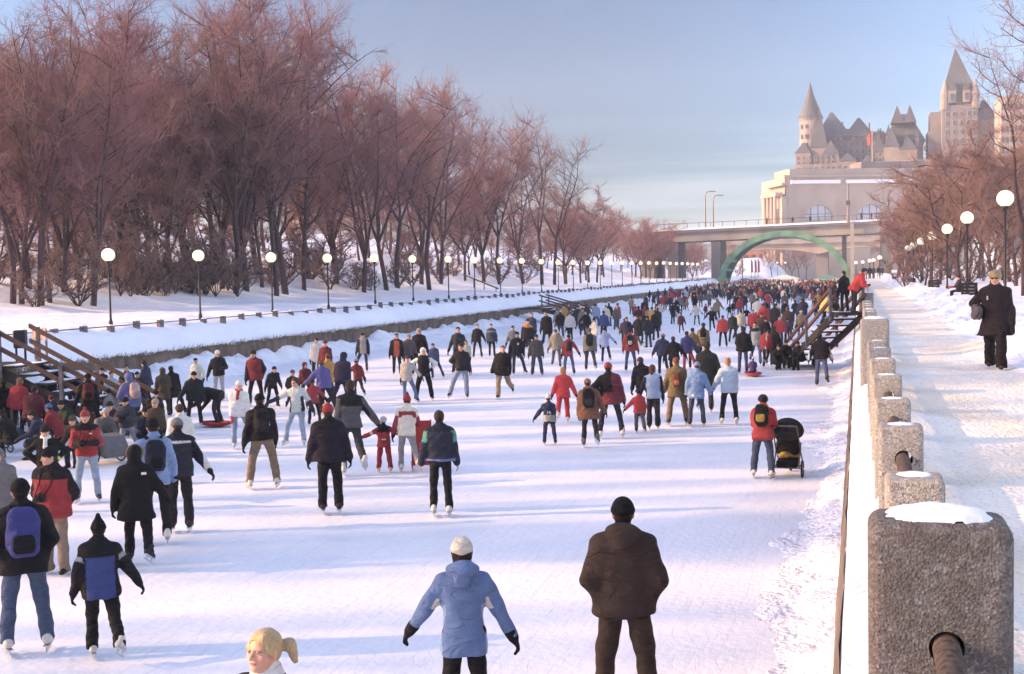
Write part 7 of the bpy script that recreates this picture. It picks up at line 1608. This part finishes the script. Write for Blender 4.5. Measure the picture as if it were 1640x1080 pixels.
for o, rig, S, w_ in PEOPLE:
    if o['label'].startswith('woman in long dark coat'):
        p = rig.tp((0.165, 0.05, 0.585)); t = thing('handbag', 'black and silver handbag hanging from the arm of the walking woman', 'handbag', to_world(o, p), o.rotation_euler[2]+0.3)
        V, F = mesh_sdf(lambda P: ((np.abs(P[:, 0]/0.07)**3+np.abs(P[:, 1]/0.17)**3+np.abs(P[:, 2]/0.12)**3)**(1/3)-1)*0.05+0.006*wrinkle(P, 2, 20), (-0.1, -0.2, -0.15), (0.1, 0.2, 0.15), 0.014); b_ = np_mesh('bag', V, F, M['boot_leather'], t); b_.color = (*lin('#5a5058'), 1)
        col_part(MB().tube([(0, -0.12, 0.08), (0, -0.09, 0.26), (0, 0.0, 0.36), (0, 0.09, 0.26), (0, 0.12, 0.08)], 0.010, 6), 'strap', 'cloth_plain', '#1c181c', t)

# marks on clothing and small accessories
def mark(prefix, pos, size, text=None, col='#e6e6ea', back=True, name='marking', dims=None):
    for o, rig, S, w_ in PEOPLE:
        if o['label'].startswith(prefix):
            if text:
                cu = bpy.data.curves.new('t', 'FONT'); cu.body = text; cu.size = size; cu.align_x = 'CENTER'; cu.extrude = 0.002; to = bpy.data.objects.new('t', cu); COL.objects.link(to)
                me = bpy.data.meshes.new_from_object(to.evaluated_get(bpy.context.evaluated_depsgraph_get())); bpy.data.objects.remove(to); me.materials.clear(); me.materials.append(M['cloth_plain']); q = bpy.data.objects.new(name, me); COL.objects.link(q); q.parent = o
            else:
                q = MB().box((0, 0, 0), (*dims, 0.006), bev=0.0025).build(name, M['cloth_plain'], o)
            q.color = (*lin(col), 1); R3 = rig.Rt @ (RX(math.pi/2) if back else RX(math.pi/2) @ RY(math.pi)); q.matrix_local = base_mat(R3, rig.tp(pos)); return q
mark('child in navy jacket with cream', (0.0, -0.112, 0.625), 0.09, '1A')
mark('skater in long black coat with a fur', (0.075, -0.098, 0.765), 0, None, dims=(0.07, 0.035))
mark('photographer in red', (-0.055, 0.096, 0.745), 0, None, back=False, dims=(0.05, 0.025))
mark('man in black jacket and khaki', (0.075, -0.10, 0.66), 0, None, dims=(0.025, 0.07))
mark('small child in red snowsuit', (0.0, -0.118, 0.60), 0, None, dims=(0.09, 0.025), col='#d8c8c8')
mark('skater in black with a small white badge', (-0.02, 0.10, 0.72), 0, None, back=False, dims=(0.07, 0.09), col='#c8ccd4')
mark('woman in long dark coat', (0.06, 0.115, 0.73), 0, None, back=False, dims=(0.02, 0.06), col='#c8c8cc', name='brooch')
for o, rig, S, w_ in PEOPLE:
    if o['label'].startswith('woman in long dark coat'):
        mb = MB()
        for sx in (-0.032, 0.032): mb.sphere((sx, 0.094, 0.004), 0.022, 10, 6, (1.1, 0.3, 0.8))
        mb.tube([(-0.078, 0.0, 0.008), (-0.055, 0.088, 0.008), (0.055, 0.088, 0.008), (0.078, 0.0, 0.008)], 0.0035, 5)
        q = mb.build('glasses', M['boot_leather'], o, smooth=True); q.color = (0.02, 0.016, 0.018, 1); q.matrix_local = base_mat(rig.Rh, rig.head) @ Matrix.Diagonal((rig.hk, rig.hk, rig.hk, 1))
# ================================================================== THE CROWD TOWARDS THE BRIDGE
rs = np.random.RandomState(42)
NP0 = len(PEOPLE)
specs = [('stand', 'down', 'down', 1.0, ('beanie', '#1'), 0.46, 1.1), ('strideR', 'loose', 'reach', 1.0, None, 0.46, 1.1), ('strideL', 'loose', 'loose', 0.97, ('beanie', '#1'), 0.46, 1.15), ('apart', 'pockets', 'pockets', 1.03, ('beanie', '#1'), 0.46, 1.15),
 ('stand', 'hold', 'loose', 0.95, ('flaps', '#1'), 0.42, 1.12), ('wide', 'reach', 'reach', 0.66, ('beanie', '#1'), 0.46, 1.18), ('walk', 'loose', 'swingf', 1.0, None, 0.36, 1.12), ('stand', 'down', 'down', 1.04, None, 0.44, 1.2), ('apart', 'down', 'out', 0.72, ('helmet', '#1'), 0.46, 1.18), ('stand', 'down', 'hold', 0.94, ('pom', '#1'), 0.38, 1.1)]
PROT = []
pal = [('black', ['#1c191e', '#201c22', '#17161c']), ('dark navy', ['#23263c', '#2b3050']), ('dark red', ['#6e2028', '#8a2430']), ('bright red', ['#b8262e', '#c42c3a']), ('grey', ['#5c5a60', '#77757a']), ('brown', ['#4a352c', '#5c4234']), ('royal blue', ['#3a4a8c']), ('pale blue', ['#8ca4d0']), ('white', ['#c8c8d0', '#d8d4d0']), ('beige', ['#94846e']), ('dark green', ['#2a3a32']), ('mustard', ['#b0903c'])]
pw_ = np.array([30, 14, 8, 7, 9, 7, 5, 4, 6, 4, 5, 2.0]); pw_ /= pw_.sum()
trs = ['#1c1a20', '#24242e', '#2c3450', '#3f4f78', '#4a5a80', '#33302e', '#6a5c50', '#1c1a20']
hats_ = ['#17151a', '#2a2430', '#8a2430', '#5a5a62', '#c8c8d0', '#2c3860', '#17151a', '#4a3a30']
def paint_far(o, cj, ct, ch):
    for c in o.children:
        n = c.name.split('.')[0]
        if n == 'jacket': c.color = (*lin(cj), 1)
        elif n == 'trousers': c.color = (*lin(ct), 1)
        elif n == 'hat': c.color = (*lin(ch), 1)
        elif n == 'skate': c.color = (*lin('#2a2a30' if rs.rand() < 0.6 else '#c8c8d0'), 1)
placed = [np.array([p[0].location.x, p[0].location.y]) for p in PEOPLE]
protos_far = {}
def far_person(x, y, zlab):
    k = rs.randint(len(specs)); face_ = rs.rand() < 0.42; rz = (math.pi if face_ else 0)+rs.randn()*0.5
    ci = rs.choice(len(pal), p=pw_); cn, cs = pal[ci]; cj = cs[rs.randint(len(cs))]; ct = trs[rs.randint(len(trs))]; ch = hats_[rs.randint(len(hats_))]
    lab = '%s %s jacket %s' % ('small distant skater in', cn, zlab); grp = cn+' jacketed skaters '+zlab
    if k not in protos_far:
        s = specs[k]; S = 1.68*s[3]; rig = Rig(S, s[0], s[1], s[2], 3, child=s[3] < 0.8)
        o = make_person(S, Vector((x, y, 0.06)), rz, lab, grp, h=0.045, rig=rig, J=cj, T=ct, hat=s[4] and (s[4][0], ch), jl=s[5], jb=s[6], face=False, gloves=None, child=s[3] < 0.8, hair=['#2a1f1c', '#4a3428', '#7a5a3c'][k % 3])
        protos_far[k] = o
        for c in o.children:                       # drop blades of the tiny ones
            for b_ in list(c.children): bpy.data.objects.remove(b_)
        KIDS[o.name] = [(c, []) for c in o.children]
    else: o = dup(protos_far[k], Vector((x, y, 0.06)), rz, lab, grp, scale=rs.uniform(0.94, 1.07))
    paint_far(o, cj, ct, ch)
def scatter(n, boxes, zlab, md):
    c = 0; tries = 0
    while c < n and tries < n*60:
        tries += 1; b_ = boxes[rs.randint(len(boxes))]; px = rs.uniform(b_[0], b_[2]); py = rs.uniform(b_[1], b_[3]); g = at(px, py, 0)
        if g.x > -0.9 or g.x < -25.6: continue
        q = np.array([g.x, g.y])
        if min(np.linalg.norm(q-p) for p in placed[-400:]) < md: continue
        placed.append(q); far_person(g.x, g.y, zlab); c += 1
scatter(26, [(880, 517, 1000, 560), (885, 515, 960, 545)], 'by the small left stairs', 0.55)
scatter(22, [(1000, 520, 1080, 560), (1190, 520, 1285, 560)], 'in the middle of the crowd', 0.6)
scatter(34, [(1010, 498, 1340, 522)], 'in the thick of the crowd', 0.6)
n_far = max(0, 300-len([o for o in COL.objects if o.name.split('.')[0] == 'person']))
scatter(n_far, [(1060, 480, 1345, 500), (1040, 484, 1345, 500)], 'in the packed crowd near the bridge', 0.5)
# beyond that one continuous crowd that reads as a mass
Vs = []; Fs = []; Cs = []
def blob(path, rads, col, n=6):
    o = sum(len(v) for v in Vs); mb = MB(); mb.tube(path, rads, n, cap=True); q = [f for f in mb.f if len(f) == 4]
    Vs.append(np.array(mb.v)); Fs.append(np.array(q)+o); Cs.append(np.tile(np.array(lin(col)), (len(mb.v), 1)))
for i in range(620):
    py = 461.5+rs.rand()**1.5*20; px = rs.uniform(1095 if py < 470 else 1070, 1350); g = at(px, py, 0)
    if g.x > -0.9 or g.x < -26.0 or g.y > 285: continue
    s = rs.uniform(0.85, 1.1); a = rs.rand()*6.28; cn, cs = pal[rs.choice(len(pal), p=pw_)]; cj = cs[0]; ct = trs[rs.randint(len(trs))]; x, y = g.x, g.y; dx_, dy_ = math.cos(a)*0.11, math.sin(a)*0.11
    for sg in (-1, 1):
        fx_ = sg*dx_+rs.randn()*0.08; blob([(x+sg*dx_*0.9, y+sg*dy_*0.9, 0.86*s), (x+fx_, y+sg*dy_, 0.45*s), (x+fx_*1.1, y+sg*dy_*1.1, 0.02)], [0.10, 0.075, 0.06], ct, 5)
        blob([(x+sg*dx_*1.7, y+sg*dy_*1.7, 1.40*s), (x+sg*dx_*2.4, y+sg*dy_*2.4, 1.1*s), (x+sg*dx_*2.2, y+sg*dy_*2.2, 0.85*s)], [0.075, 0.065, 0.05], cj, 5)
    blob([(x, y, 0.78*s), (x, y, 0.95*s), (x, y, 1.3*s), (x, y, 1.45*s), (x, y, 1.52*s)], [0.17, 0.19, 0.21, 0.17, 0.07], cj, 7)
    blob([(x, y, 1.48*s), (x, y, 1.56*s), (x, y, 1.66*s), (x, y, 1.74*s), (x, y, 1.77*s)], [0.05, 0.095, 0.10, 0.075, 0.02], hats_[rs.randint(len(hats_))] if rs.rand() < 0.6 else '#a87860', 7)
cr = np_mesh('distant_crowd', np.concatenate(Vs), np.concatenate(Fs), M['cloth'], attr=np.concatenate(Cs)); cr['kind'] = 'stuff'; tag(cr, 'dense far crowd of skaters filling the canal below the arch bridge', 'crowd')

# ================================================================== HAZE
hm = bpy.data.materials.new('haze'); hm.use_nodes = True; t = hm.node_tree; t.nodes.clear()
pv = t.nodes.new('ShaderNodeVolumePrincipled'); pv.inputs['Color'].default_value = (0.80, 0.86, 1.0, 1); pv.inputs['Density'].default_value = 0.00033; pv.inputs['Anisotropy'].default_value = 0.1
mo = t.nodes.new('ShaderNodeOutputMaterial'); t.links.new(pv.outputs[0], mo.inputs['Volume'])
hb = MB().box((0, 300, 60), (650, 850, 124)).build('haze', hm); hb['kind'] = 'stuff'; hb['label'] = 'thin cold evening haze over the canal'; hb['category'] = 'haze'
